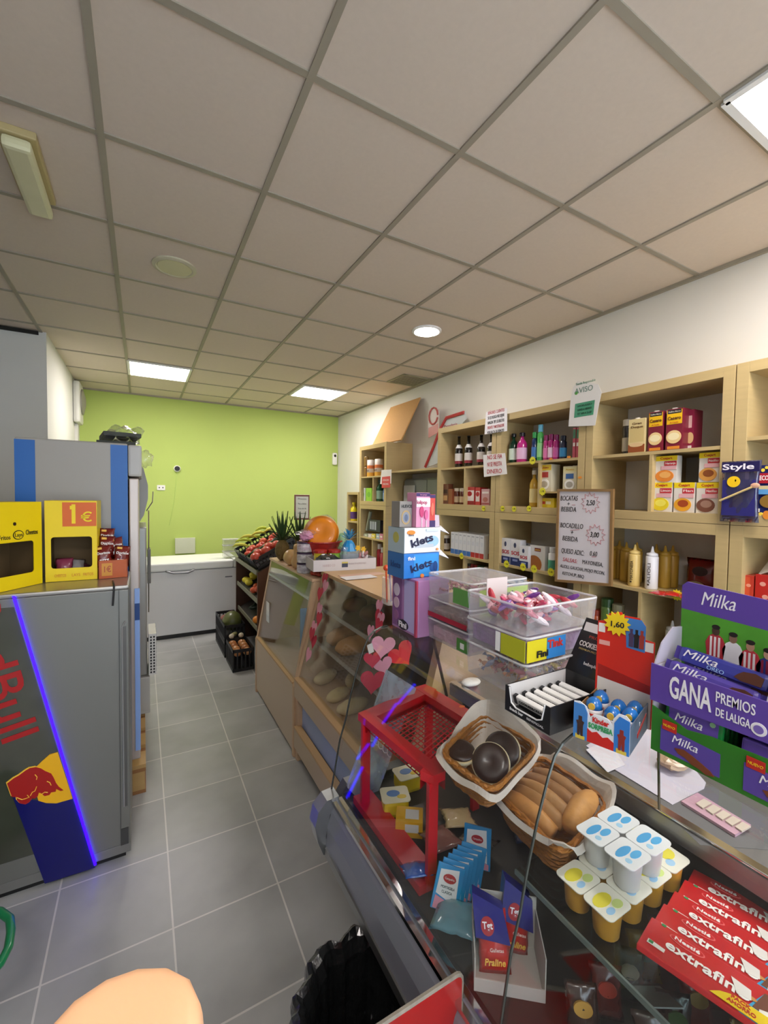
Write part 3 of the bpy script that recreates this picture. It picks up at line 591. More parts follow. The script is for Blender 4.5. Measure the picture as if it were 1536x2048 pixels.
# U3 upper
sb('cream_bottle','small dark jar behind the beige brandy carton','jar',1246,.028,840,Z2,'#3a3a3c','j',('#cfcdc6',),'#d8d5cc',X=2.66)
sc('brandy_carton','beige drink carton with a brown landscape band, leftmost carton on the top shelf','carton',1253,1288,838,Z2,'#dac68f',[('p',0,.55,.82,.45,'#cdb67a'),('t',0,.86,.09,'Gran','#5f3a17',.012,0,.55),('t',0,.76,.09,'Duque','#5f3a17',.012,0,.7),('p',0,.14,.96,.22,'#8f4a22'),('c',0,.24,.4,.06,'#d9b98a')],d=.08,cap=(-.2,.014,.012,'#efece2'))
for i,(a,b_) in enumerate(((1292,1323),(1327,1362))):
    sc('soup_carton',['dark red carton of homemade broth with yellow top, next to the beige carton','dark red carton of homemade broth with yellow top, right one of the pair'][i],'carton',a,b_,[824,818][i],Z2,'#7b1f33',[('p',0,.80,.9,.34,'#f0bd16'),('p',0,.93,.8,.09,'#2c2b2d'),('t',0,.93,.05,'Gallina Blanca','#e9dfc8',0,0,.7),('t',0,.77,.11,'Casero','#51231a',.02,0,.78),('t',0,.67,.05,'de Cocido','#b5382a',0,0,.5),('c',0,.32,.44,.16,'#e7c98e'),('c',0,.33,.34,.09,'#f2e3b4'),('p',0,.06,.7,.07,'#d9882c')],cap=(-.25,.014,.012,'#f1efe8'),left=(),d=.09)
sc('soup_carton','dark red broth carton standing behind the right one of the pair','carton',1366,1384,820,Z2,'#8a1d3f',[('p',0,.7,.5,.3,'#dfb7b0'),('c',.1,.3,.4,.14,'#d9b882'),('p',0,.07,.6,.08,'#e6dcd8')],X=2.60)
# dessert cartons
def dessert(a,b_,pt,z,sub,lab,col1,col2,name2):
    return sc('dessert_carton',lab,'carton',a,b_,pt,z,'#e2dcd3',[('p',0,.91,1,.18,'#efd31b'),('t',0,.91,.12,'Cuajart','#b8261f',.02,0,.55),('p',.2,.72,.55,.17,'#c4303a'),('t',.2,.72,.11,sub,'#f3e6e2',.01,0,.46),('p',.12,.56,.7,.13,'#e3aeb2'),('c',-.05,.26,.42,.22,col1),('c',-.02,.30,.26,.12,col2)],d=.05,group=None)
dessert(1303,1346,965,Z1,'Limon','lemon dessert carton, leftmost of the bottom row of three','#e5cf2b','#f2e65e','l')
dessert(1348,1391,965,Z1,'Flan','caramel flan dessert carton, middle of the bottom row of three','#e2a127','#a4451c','f')
dessert(1393,1439,965,Z1,'Natillas','brown custard dessert carton, rightmost of the bottom row of three','#7a4c3c','#a98372','n')
zt=Z1+sp(1393,1439,965,Z1)[2]+.002
dessert(1309,1354,912,zt,'Naranja','orange dessert carton standing on top of the lemon one','#e58a35','#f0b060','o')
dessert(1396,1440,905,zt,'Natillas','yellow custard dessert carton standing on top of the brown custard one','#d89a4a','#8a4a22','c')
# U4
t=sc('rusk_carton','big dark blue rusk carton with yellow diamonds at the right edge','carton',1499,1566,930,Z1,'#15205f',[('c',-.33,.88,.06,.035,'#f0d64a'),('c',-.1,.9,.06,.035,'#f0d64a'),('c',.13,.9,.06,.035,'#f0d64a'),('c',-.22,.95,.06,.03,'#f0d64a'),('c',.02,.95,.06,.03,'#f0d64a'),('p',.05,.74,.76,.2,'#b3202f'),('t',.08,.74,.13,'RECONDO','#f0ece6',.02,0,.7),('p',.05,.55,.8,.08,'#d9c894'),('p',.05,.47,.8,.1,'#5fa0d8'),('c',.15,.28,.3,.13,'#8f6d2c'),('p',-.25,.1,.2,.07,'#e9e4da'),('c',-.1,.03,.06,.03,'#f0d64a')],d=.08)
p=I(1477,985,'x',2.46)
t=bag('spatula_pack','hanging clear pack with a dark blue header and a wooden spatula','pack',.155,.29,.02,'#1c1c46',(2.475,p.y,p.z-.14),(0,0,R(-90)),[('p',0,.90,.95,.16,'#1f1a4f'),('t',-.05,.90,.13,'Style','#eeeaf2',.02,0,.8),('c',-.1,.68,.02,.02,'#222222'),('s',-.15,.66,.17,.17,'#f2c71c')],mat=glassmat('pack_film',(.35,.33,.55),.15,.1,.15,(.2,.2,.45)))
obj('spatula',tube(B(),[(-.075,-.014,.10),(.05,-.014,.165)],.005,6),M('#d6bb7e',.5),t); obj('spatula_head',ell(B(),(.062,-.014,.172),(.018,.004,.012)),M('#d9a98a',.5),t)
obj('dark_cloth',box(B(),-.07,.06,-.006,.004,.03,.2),M('#23206e',.6),t)
# lower U1
sb('honey_jar','dark jar with a pale band and lid left of the milk cartons','jar',890,.036,1071,Z3,'#3b2a22','j',('#cfc4b4',),'#d9d4c8')
ycur=I(901,1090,'x',2.53).y
for i in range(8):
    wd=.052; y=ycur-.03-i*.0565; red=i>=5
    t=carton('milk_carton','tall white milk carton, %s base, %s from left in the front row'%('red' if red else 'blue',ORD[i]),'carton',.052,.052,.20,'#dcdde0',(2.53,y,Z3),decs=[('p',0,.11,.98,.22,'#b0302f' if red else '#3d6fb5'),('p',0,.9,.6,.05,'#a9adb5'),('p',0,.6,.5,.18,'#cfd2d8')],group='milk cartons in the front row')
    dup(t,(2.59,y,Z3),None,'white milk carton in the second row behind the front row',group='milk cartons behind'); dup(t,(2.65,y,Z3),None,'white milk carton in the third row behind the front row',group='milk cartons behind')
cols=['#6b2f1f','#7d2422','#a3382a','#5c6a38','#41542c','#86632c','#a13a2c']
for i in range(7):
    y=I(937+i*6.8,1135,'x',2.55).y; t=bottle('spice_jar','small spice jar, %s from the left on the small shelf'%ORD[i],'jar',[(.017,0),(.019,.004),(.019,.075),(.016,.082)],cols[i],(2.56,y,.955),capz=.1,capcol=['#222222','#7a1d1a','#7a1d1a','#2f4a2a','#2f4a2a','#ddd6c8','#7a1d1a'][i],lab=(.012,.05,'#cfc6b2'))
tag(obj('towel_bundle',ell(B(),(0,0,.06),(.09,.12,.06),jit=.1),M('#20232f',.8),None,(2.70,3.13,Z4)),'dark blue bundle in the bottom left shelf box','bundle')
# lower U2: rice
def rice(a,b_,pt,lab,X=2.53): return sc('rice_pack',lab,'pack',a,b_,pt,Z3,'#dcdce0',[('p',0,.15,.98,.3,'#1e2f6b'),('t',0,.47,.2,'SOS','#b32b3a',.03,0,.8),('c',-.05,.78,.12,.1,'#39405f'),('p',0,.2,.5,.08,'#8592c2')],d=.06,X=X)
rice(1006,1024,1077,'white and blue rice pack, leftmost of the three'); rice(1024,1045,1080,'white and blue rice pack, tall middle one of the three')
rice(1042,1061,1093,'white and blue rice pack, shorter one in front on the right',X=2.50+.012)
for i,yy in enumerate((2.47,2.40,2.33,2.27)): carton('rice_pack','plain clear topped rice pack in the back row behind the labelled packs','pack',.06,.06,.17,'#b9babd',(2.62,yy,Z3),group='rice packs at the back')
sc('pasta_carton','white carton with a round brown pasta picture','carton',1063,1095,1092,Z3,'#dad8d4',[('c',-.2,.22,.5,.36,'#a8662e'),('p',.02,.83,.4,.14,'#7a2620'),('t',.02,.83,.09,'pasta','#e7c35a',.01,0,.3)],d=.06)
sb('milk_bottle','white bottle with a green label at the edge of the whiteboard','bottle',1105,.033,1096,Z3,'#e4e5e5','s',('#4fa58a',),'#dcdfe2',X=2.56)
for i,(a,c) in enumerate(((1011,'#7a7348'),(1021,'#c9a02a'),(1034,'#6d7d54'),(1052,'#8a6a31'))): 
    y,_,_=sp(a-7,a+7,1140,.885); bag('seed_bag','small food bag standing at the back of the narrow shelf, %s from the left'%ORD[i],'bag',.075,.14,.03,c,(2.62,y-.02,.886),(0,0,R(-90)),[('p',0,.3,.6,.3,'#b5a77e')])
for i,(a,b_,c) in enumerate(((1004,1016,'#b59c86'),(1017,1039,'#6a95b8'),(1041,1052,'#7f9dba'),(1053,1062,'#a98a55'))):
    sc('tin_carton','small low tin carton in front on the narrow shelf, %s from the left'%ORD[i],'carton',a,b_,1160,.886,c,[('c',0,.4,.3,.25,'#c9733d'),('p',0,.85,.8,.15,'#dfe4e6')],d=.05,X=2.52)
for i,(px,c) in enumerate(((1092,'#8b7a55'),(1106,'#6e5d38'),(1119,'#7c6a45'))): sb('pickle_jar','dim glass jar on the bottom shelf under the whiteboard, %s from the left'%ORD[i],'jar',px,.04,1190+i*4,Z4,c,'j',('#b5a98a',),'#8a7343',X=2.62)
sb('olive_jar','green and white jar beside the orange carton on the bottom shelf','jar',1130,.022,1222,Z4,'#6b7d3f','j',('#ccd1b8',),'#b9b7a0',X=2.56)
sc('juice_carton','orange and white carton by the post under the whiteboard','carton',1137,1149,1197,Z4,'#d7cdbf',[('p',0,.15,1,.3,'#b8502a'),('c',.1,.5,.4,.14,'#d0722c')],d=.06)
# lower U3 squeeze bottles
def squeeze(lab,px,pt,col,s,X=2.53,z=LM+.01,k=1,grp=None):
    y=I(px,1130,'x',X).y; h=.185*k; r=.033*k
    t=thing('squeeze_bottle',lab,'bottle',(X+.035,y,z),-90,grp)
    obj('bottle_body',lathe(B(),[(r*.93,0),(r,.008),(r,h),(r*.93,h+.006)],seg=20),M(col,.35,var=.03),t,smooth=True)
    obj('screw_cap',lathe(B(),[(r*.9,h+.005),(r*.88,h+.022),(r*.4,h+.028),(r*.3,h+.032),(r*.12,h+.062),(0,h+.064)],seg=20),M(col,.35),t,smooth=True)
    if s:
        tx=txt(t,s,.024*k,M('#3a2d20',.6),(.004,-r-.0012,h*.52),Matrix.Rotation(R(90),4,'X').__matmul__(Matrix.Rotation(R(90),4,'Z')).to_euler(),tw=h*.62)
        obj('logo_mark',prism(B(),disc_poly(.006,.005,0,.028,10),-r-.001,-r+.004),M('#4a3b29',.6),t)
    return t
squeeze('pale yellow squeeze bottle lettered MAYONESA',1262,1083,'#e3c579','MAYONESA'); squeeze('white squeeze bottle lettered ALIOLI',1297,1087,'#e9e8ec','ALIOLI')
q=None
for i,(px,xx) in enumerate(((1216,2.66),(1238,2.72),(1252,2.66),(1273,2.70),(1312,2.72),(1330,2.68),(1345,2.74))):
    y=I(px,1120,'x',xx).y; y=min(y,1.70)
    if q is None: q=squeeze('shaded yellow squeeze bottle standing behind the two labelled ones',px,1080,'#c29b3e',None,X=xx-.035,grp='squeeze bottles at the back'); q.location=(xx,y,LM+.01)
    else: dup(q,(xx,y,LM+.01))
y,_,_=sp(1370,1432,1100,LM+.01,2.66); bag('snack_bag','dark red snack bag standing at the back of the sauce shelf','bag',.17,.19,.07,'#6a0f12',(2.72,y,LM+.011),(R(-6),0,R(-90)),[('c',0,.62,.22,.14,'#2a0a0b'),('c',-.1,.22,.25,.1,'#8a7a5a')]); 
bag('snack_bag','smaller dark red bag right of the large dark red one','bag',.09,.14,.05,'#5c1013',(2.70,1.085,LM+.011),(R(-6),0,R(-90)),[('c',0,.2,.25,.12,'#7a6a4a')])
for i,(px,xx,c) in enumerate(((1345,2.56,'#b51f23'),(1362,2.58,'#c22a26'),(1382,2.56,'#b51f23'),(1402,2.60,'#c9803f'))):
    y=I(px,1180,'x',xx).y; bag('snack_packet','flat red snack packet on the shelf edge, %s from the left'%ORD[i],'packet',.09,.12,.02,c,(xx-.05,y,LM+.022+.003*i),(R(90),0,R(-90+i*17)),[('p',0,.5,.5,.3,'#e0c8b0')])
for i,(px,c,cc,pt) in enumerate(((1195,'#a5471d','#8a2f18',1222),(1217,'#4f6b33','#2c4a26',1200),(1240,'#6b6a45','#7f7c62',1212))): sb('vegetable_jar',['glass jar of orange sauce on the bottom shelf behind the black lid','green tall tin on the bottom shelf beside the orange jar','dull jar behind the yellow price star'][i],'jar',px,.037,pt,Z4+.005,c,'j',('#d2cfc2',),cc,X=2.58)
for i,(px,xx) in enumerate(((1343,2.62),(1362,2.68),(1385,2.64))):
    y=I(px,1240,'x',xx).y
    t=squeeze('white unlabelled squeeze bottle on the bottom shelf, %s from the left'%ORD[i],px,1210,'#c9cbca',None,X=xx-.035,z=Z4); 
# lower U4
sc('snack_carton','red carton with rounded emblem at the right edge, left one','carton',1492,1517,1152,LM+.01,'#c23a2a',[('p',-.1,.5,.6,.9,'#d4502f'),('c',.1,.7,.2,.05,'#e79a80'),('c',.1,.35,.2,.05,'#e79a80')],d=.12)
sc('snack_carton','red carton at the right edge, right one','carton',1519,1560,1152,LM+.01,'#c2231f',[('c',-.1,.75,.16,.06,'#e7a090'),('c',.05,.4,.16,.06,'#e7a090'),('c',0,.15,.4,.08,'#a01a18')],d=.12)
bag('snack_bag','bright green and purple sweets bag in front of the shelf post','bag',.19,.14,.06,'#6fae25',(2.42,I(1446,1180,'x',2.42).y,1.06),(R(-8),0,R(-90)),[('p',0,.85,.94,.12,'#2f8f2c'),('c',0,.70,.22,.12,'#1f7a26'),('p',.08,.28,.78,.42,'#a0468f'),('t',.05,.36,.2,'Jelly','#f2e6f0',.02,0,.5),('c',.32,.42,.06,.08,'#e2a8d6')])
tag(obj('paper_sheet',sheet(B(),lambda u,v:(2.56+.22*v,.90-.26*u,1.30+.12*v+.03*math.sin(5*u)),8,8,.001),M('#cfc8c4',.7)),'white paper sheets lying on top of the red cartons','paper')
# far unit goods
z2=1.90
for i,(px,r) in enumerate(((741,.052),(755,.052))): 
    y=I(px,940,'x',2.56).y; t=bottle('kitchen_roll','wrapped kitchen roll with orange print, %s one on the far shelf unit'%['left','right'][i],'kitchen roll',[(r,0),(r,.21),(r*.3,.215)],'#ded6cf',(2.57+i*.01,4.86-i*.14 if 0 else y,z2),lab=(.0,.05,'#d9a33a'),mat=M('#dcd2c8',.5)); obj('orange_band',lathe(B(),[(r+.0006,.10),(r+.0006,.14)],seg=16),M('#d9753a',.5),t); txt(t,'Nova Regia' if 0 else 'Nova Re',.04,M('#5a2c23',.5),(0,-r-.002,.075),tw=.08)
for i in range(2): tag(obj('storage_jar',lathe(B(),[(.03,0),(.032,.01),(.032,.12),(.026,.13)],seg=14),M('#8f7038',.3),None,(2.56,5.03,z2+i*.135)),['small amber jar at the bottom left of the kitchen rolls','small amber jar stacked on the other one left of the kitchen rolls'][i],'jar')
for i,c in enumerate(('#d9e3d6','#8cc63e')): sc('soap_pack','%s soap pack on the far shelf unit'%['white and green','bright green'][i],'pack',[721,732][i],[731,744][i],976,Z1,c,[('c',0,.5,.3,.2,'#6fae3a')])
sb('cleaner_bottle','big dark green cleaning bottle on the far shelf unit','bottle',756,.045,960,Z1,'#135c3d','b',('#9fc8b0',),'#0d3a2a')
sb('cleaner_bottle','blue cleaning bottle right of the green one','bottle',767,.03,968,Z1,'#2f5fa8','b',('#7fa5d8',),'#1d3f78',X=2.57)
sb('cleaner_bottle','blue cleaning bottle left of the green one','bottle',748,.026,972,Z1,'#2f5fa8','b',('#7fa5d8',),'#1d3f78',X=2.64)
p=I(705,1040,'x',2.54); sb('bleach_bottle','yellow detergent bottle with a purple label in the corner shelf','bottle',705,.05,1005,1.30,'#e2d21f','b',('#5a3a78',),'#d9c81a',X=2.58)
for i,(px,c,z) in enumerate(((725,'#c9c4b8',1.12),(733,'#a9b8a0',1.12),(741,'#d8d2d8',1.12),(748,'#e3cf4a',1.12),(757,'#9fbccb',1.12),(764,'#d58aa8',1.12))): sc('toiletry_box','small toiletry box on the far lower shelf, %s from the left'%ORD[i],'box',px-3.5,px+3.5,1068,z,c,[('p',0,.5,.6,.3,'#e9e6e0')],d=.06)
t=sc('razor_pack','dark blue razor pack lying above the small toiletries','pack',738,762,1040,1.205,'#23253f',[('p',-.3,.5,.14,.7,'#aab0c0'),('p',-.1,.5,.14,.7,'#aab0c0'),('p',.1,.5,.14,.7,'#aab0c0')],d=.05)
tag(obj('foil_roll',tube(B(),[(2.58,5.03,1.20),(2.58,4.93,1.45)],.022,12),M('#a3a892',.5)),'pale roll leaning in the far lower shelf','roll')
for i,(px,c,pt) in enumerate(((748,'#d7d3d8',1092),(757,'#b32a3a',1088),(764,'#c9455a',1096),(728,'#b7b7a2',1085))): sb('toiletry_bottle','toiletry bottle on the lowest visible far shelf, '+['white one','dark red one behind','red one on the right','pale one at the left post'][i],'bottle',px,.035,pt,.70,c,'s',None,'#e4e0e0',X=2.60)
# price stars on shelf edges
for i,(px,py,lab) in enumerate(((967,1017,'under the pinkish carton'),(1005,1017,'leftmost of three on the beam right of the cash sign'),(1028,1018,'middle of three on the beam right of the cash sign'),(1058,1017,'rightmost of three on the beam, under the oil bottle'),(1065,921,'under the green spray can'),(1085,983,'under the cream broth carton'),(923,1112,'under the milk cartons'),(1013,1128,'under the leftmost rice pack'),(1046,1134,'under the short rice pack'),(1068,1138,'under the pasta carton'),(1102,1144,'under the white bottle with green label'),(1354,1190,'under the red packets'))):
    p=I(px,py,'x',2.496); t=thing('price_star','yellow star price tag %s'%lab,'price tag',(2.496,p.y,p.z),-90,'yellow price tags')
    round_=i in(0,1,2,3); rr=.022 if round_ else .032
    obj('star_card',prism(B(),star_poly(rr,rr*(.93 if round_ else .72),12),-.0015,0),M('#e3dc2c',.6),t); txt(t,'1.%d0'%((i*3)%9+1),.018,INK,(0,-.0022,0))
# orange little stickers on shelf edges
for i,(px,py) in enumerate(((1102,918),(1138,914),(1160,955),(1533,1030))):
    p=I(px,py,'x',2.497); tag(obj('orange_sticker',prism(B(),disc_poly(.014,.008 if i<3 else .02),-.001,0),M('#e08a2a',.6),None,(2.497,p.y,p.z),(0,0,R(-90))),'small orange sticker on the shelf edge '+['under the magenta cans','under the dark blue can','on the post by the blue label carton','under the dark blue rusk carton'][i],'sticker')
# ---- signs
def sign(name,lab,cat,X,pts,col,th=.002,dy=0,tilt=0):
    """flat card facing the aisle; pts = photo corners on the plane x=X"""
    P=[I(px,py,'x',X) for px,py in pts]; cy=sum(p.y for p in P)/len(P); cz=sum(p.z for p in P)/len(P)
    t=thing(name,lab,cat,(X,cy,cz),-90); obj('card',prism(B(),[(cy-p.y,p.z-cz) for p in P],0,th),M(col,.55),t); return t
def lines(t,ls,w,z0,dz,size,e=-.001,bold=.02):
    for i,(s,c) in enumerate(ls): txt(t,s,size,M(c,.6),(0,e,z0-i*dz),tw=w,bold=bold)
t=sign('notice_sign','white notice about leaving bags, above the wine shelf post','sign',2.485,[(972,824),(1014,816),(1014,862),(969,869)],'#e8e6ea')
lines(t,[('SEÑORES CLIENTES','#b5323c'),('SE LES RUEGA NO DEJAR','#23222a'),('NINGUN TIPO DE BULTOS','#23222a'),('FRENTE Y MOSTRADOR','#b5323c'),('POR FALTA DE ESPACIO','#23222a')],.185,.078,.040,.034,-.001,.005)
t=sign('notice_sign','white notice lettered NO SE FIA in red on the shelf beam','sign',2.485,[(966,910),(1010,906),(1014,948),(968,954)],'#e6e3e2')
lines(t,[('NO SE FIA','#b5323c'),('NI SE PRESTA','#b5323c'),('DINERO','#b5323c')],.165,.062,.058,.05,-.001,.005); 
p=I(1170,810,'x',2.47)
P=[(1155,762),(1196,768),(1203,785),(1197,812),(1190,851),(1137,853),(1141,800),(1146,775)]
t=sign('paper_bag','white paper bag printed AVISO in green, taped over the shelf top','paper bag',2.475,P,'#dcdad6')
txt(t,'AVISO',.05,M('#5f7f72',.6),(-.01,-.001,.07),tw=.13); obj('green_panel',prism(B(),[(-.075,-.10),(.062,-.10),(.07,-.01),(-.07,-.01)],-.0012,0),M('#3f8f6c',.6),t); lines(t,[('HORARIO','#1f4d3a'),('LUNES A VIERNES','#1f4d3a'),('DE 9:00 A 21:00','#1f4d3a')],.1,-.03,.025,.02,-.002,0)
txt(t,'Tienda Responsable',.022,M('#2f7a58',.6),(0,-.001,.115),tw=.14); obj('green_dot',prism(B(),disc_poly(.012,.012,-.065,.06),-.0012,0),M('#4f9a3a',.6),t)
t=sign('hanging_sign','small white and red hanging sign on the far shelf unit','sign',2.47,[(763,940),(783,939),(782,967),(760,968)],'#e2dedb')
obj('red_panel',prism(B(),[(-.095,-.13),(.105,-.125),(.10,.005),(-.09,.0)],-.0014,0),M('#cf4a48',.6),t); lines(t,[('ATENCION','#f0dcd8'),('PERSONAL','#f0dcd8')],.14,-.04,.045,.03,-.002,0)
# whiteboard
t=thing('whiteboard','small wooden framed whiteboard with handwritten sandwich prices','whiteboard',(2.44,1.76,1.42),0,rot=(0,R(-0),R(-90)))
P=[I(px,py,'x',2.44) for px,py in ((1115,978),(1227,978),(1223,1173),(1110,1163))]; Q=[(1.76-p.y,p.z-1.42) for p in P]
def inset(Q,k): 
    cx=sum(q[0] for q in Q)/4; cz=sum(q[1] for q in Q)/4
    return [(cx+(x-cx)*(1-k*.9),cz+(z-cz)*(1-k*.6)) for x,z in Q]
obj('board_surface',prism(B(),inset(Q,.06),.004,.012),M('#d7d3da',.35),t)
bm=B(); Qi=inset(Q,.09)
for i in range(4): 
    j=(i+1)%4; obj('frame_strip',prism(B(),[Q[i],Q[j],Qi[j],Qi[i]],-.004,.014),wood('#8d6d45','frame_wood'),t)
x0w=Q[0][0]
def wb(s,px,py,size,col='#1b1a20',tw=None,b_=0):
    p=I(px,py,'x',2.44); txt(t,s,size,M(col,.6),(1.76-p.y,.003,p.z-1.42),tw=tw,bold=b_,shear=.15)
wb('BOCATAS',1137,997,.045,tw=.13); wb('+',1136,1008,.04); wb('BEBIDA',1136,1019,.045,tw=.115); wb('BOCADILLO',1142,1052,.045,tw=.17); wb('+',1143,1065,.04); wb('BEBIDA',1139,1078,.045,tw=.115); wb('QUESO ADIC:',1144,1104,.045,tw=.17); wb('0,60',1186,1108,.042,tw=.05)
wb('2,50',1180,1006,.045,tw=.06,b_=.01); wb('3,00',1188,1070,.045,tw=.06,b_=.01); wb('SALSAS:',1139,1121,.036,'#b5404a',.11); wb('MAYONESA,',1184,1127,.036,tw=.14); wb('ALIOLI, GAUCHA, MOJO PICON,',1162,1139,.03,tw=.32); wb('KETCHUP, BBQ',1145,1150,.03,tw=.16)
for (px,py) in ((1180,1006),(1190,1070)):
    p=I(px,py,'x',2.44); pts=[(1.76-p.y+u,.003,p.z-1.42+v) for u,v in star_poly(.066,.045,12)]; obj('red_starburst',tube(B(),pts,.0013,4,closed=True),M('#b5404a',.6),t)
for (xa,ya,xb,yb) in ((1140,1061,1158,1059),(1143,1010,1150,1010),(1183,1114,1192,1114)):
    a_=I(xa,ya,'x',2.44);b__=I(xb,yb,'x',2.44); obj('underline',tube(B(),[(1.76-a_.y,.003,a_.z-1.42),(1.76-b__.y,.003,b__.z-1.42)],.0012,4),M('#b5404a',.6),t)
# cork board + triangle sign
P=[(2.60,4.93,2.293),(2.60,4.22,2.293),(2.84,4.20,2.80),(2.84,4.88,2.80)]
def board(name,P,th,mt,label=None,cat=None):
    P=[Vector(p) for p in P]; n=(P[1]-P[0]).cross(P[3]-P[0]).normalized(); bm=B(); a=[bm.verts.new(p) for p in P]; b_=[bm.verts.new(p+n*th) for p in P]
    k=len(P)
    for i in range(k): bm.faces.new((a[i],a[(i+1)%k],b_[(i+1)%k],b_[i]))
    bm.faces.new(a[::-1]); bm.faces.new(b_); o=obj(name,bm,mt)
    if label: tag(o,label,cat)
    return o,n
o,n=board('cork_board',P,.015,M('#c99c62',.85,var=.15,scale=120),'plain cork board leaning on the wall above the far shelf unit','board')
t=sign('advert_board','triangular white bread advert with a red border leaning above the wine shelf','sign',2.78,[(880,864),(895,833),(930,823),(932,838),(905,872),(880,925),(850,936)],'#c2cacc',.01)
bm=B(); P=[I(px,py,'x',2.777) for px,py in ((851,934),(868,893),(880,860),(893,836),(928,825))]; 
obj('red_border',tube(B(),[( -(p.y-t.location.y),-.004,p.z-t.location.z) for p in P],.018,6),M('#bd4040',.5),t)
txt(t,'Panaderia',.05,M('#b03a3a',.5),(.05,-.002,.10),tw=.22); lines(t,[('pan caliente','#3a3f44'),('a cualquier','#3a3f44'),('hora','#3a3f44')],.15,.03,.05,.04,-.002,0)
t=sign('advert_poster','pink and white poster with a round figure emblem beside the triangular advert','poster',2.80,[(857,820),(878,818),(878,862),(856,872)],'#d9cfc8',.004)
obj('pink_ring',tube(B(),[(.0+.08*math.cos(a*.5),-.004,.06+.09*math.sin(a*.5)) for a in range(13)],.010,6,closed=False),M('#c0605c',.5),t); obj('pink_panel',prism(B(),[(-.09,-.17),(.09,-.13),(.09,-.03),(-.09,-.06)],-.002,0),M('#cf8a80',.5),t)
# ---- back wall things
t=thing('security_camera','small white security camera with a black lens on the green wall','camera',(.43,WY-.001,1.995),0)
obj('camera_body',lathe(B(),[(.045,0),(.045,.03),(.035,.045)],seg=20),WHITE,t,rot=(R(90),0,0)); obj('lens',lathe(B(),[(.034,.045),(.03,.05),(0,.052)],seg=20),BLACK,t,rot=(R(90),0,0))
t=thing('wall_socket','white double power socket on the green wall left of the camera','socket',(.23,WY-.001,1.725),0); obj('socket_plate',box(B(),-.05,.05,-.014,0,-.035,.035,.004),WHITE,t)
for s in (-.022,.022): obj('socket_hole',lathe(B(),[(.010,.0142),(.010,.0146)],s,0,12),M('#6f6f6c',.6),t,rot=(R(90),0,0))
tag(obj('cable',tube(B(),[(.43,WY-.006,1.95),(.40,WY-.006,1.6),(.36,WY-.006,1.35),(.33,WY-.006,1.2)],.004),M('#c4dc7e',.6)),'thin cable running down the green wall from the security camera','cable')
tag(obj('wall_panel',box(B(),.40,.66,WY-.04,WY-.001,.80,1.02,.004),M('#cfd4bd',.6)),'pale square cover plate low on the green wall above the freezer','cover plate')
t=thing('motion_sensor','white corner motion sensor high on the green wall by the right wall','sensor',(2.80,WY-.001,2.28),0)
obj('sensor_body',box(B(),-.04,.04,-.05,0,-.12,.08,.02),WHITE,t); obj('lens',ell(B(),(0,-.05,.03),(.022,.012,.022)),BLACK,t)
t=thing('wall_fan','round white wall fan grille high on the white pillar','fan',(-.69,6.28,2.72),0)
obj('fan_housing',box(B(),.0,.07,-.17,.17,-.26,.22,.03),M('#d8d8cf',.5),t); obj('fan_grille',lathe(B(),[(.15,.07),(.15,.085),(.05,.11),(0,.112)],seg=24),M('#8b8a7c',.5),t,rot=(0,R(90),0))
obj('fan_conduit',box(B(),.0,.03,-.02,.02,-1.0,-.26),M('#d8d8cf',.5),t)
tag(obj('pillar_top_strip',box(B(),-1.19,-.74,4.545,4.569,2.945,2.97),M('#1c1a18',.8)),'dark strip where the pillar meets the ceiling','strip')  # dark strip along the pillar's top edge
# ================================================================ BOXES ON THE COOLER
def winbox(name,lab,w,d,h,loc,rz,decs,win):
    t=thing(name,lab,'display box',loc,rz); m_=M('#eed205',.45,var=.03); x0,x1,z0,z1=[a*b for a,b in zip(win,(w,w,h,h))]; th=.003
    bm=B(); r=.012
    hole=[]
    for cx,cz,a0 in ((x1-r,z1-r,0),(x0+r,z1-r,90),(x0+r,z0+r,180),(x1-r,z0+r,270)):
        for k in range(4): a=R(a0+k*30); hole.append((cx+r*math.cos(a),cz+r*math.sin(a)))
    outer=[(w/2,h),(-w/2,h),(-w/2,0),(w/2,0)]
    for y in (0,th):
        ov=[bm.verts.new((x,y,z)) for x,z in outer]; hv=[bm.verts.new((x,y,z)) for x,z in hole]
        for q in range(4):
            seg=hv[q*4:q*4+4]; 
            for a,b_ in zip(seg,seg[1:]): bm.faces.new((ov[q],a,b_))
            bm.faces.new((ov[q],seg[-1],hv[((q+1)*4)%16],ov[(q+1)%4]))
        if y==0: H0=hv;O0=ov
    for i in range(16): bm.faces.new((H0[i],H0[(i+1)%16],hv[(i+1)%16],hv[i]))
    for i in range(4): bm.faces.new((O0[i],O0[(i+1)%4],ov[(i+1)%4],ov[i]))
    obj('front_panel',bm,m_,t)
    for a_ in (-w/2,w/2-th): obj('side_panel',box(B(),a_,a_+th,th,d,0,h),m_,t)
    KRAFT_SHADE=M('#5f4a2c',.8); obj('back_panel',box(B(),-w/2+th,w/2-th,d-th,d,0,h),KRAFT_SHADE,t); obj('inner_face',box(B(),-w/2+th,-w/2+th+.001,th,d-th,th,h-th),KRAFT_SHADE,t); obj('inner_face',box(B(),w/2-th-.001,w/2-th,th,d-th,th,h-th),KRAFT_SHADE,t); obj('bottom_panel',box(B(),-w/2+th,w/2-th,th,d-th,0,th),KRAFT_SHADE,t); obj('top_panel',box(B(),-w/2+th,w/2-th,th,d-th,h-th,h),M('#d9c25a',.6),t)  # inside faces dark brown: shade within the box put into their colour
    decorate(t,decs,w,d,h); return t
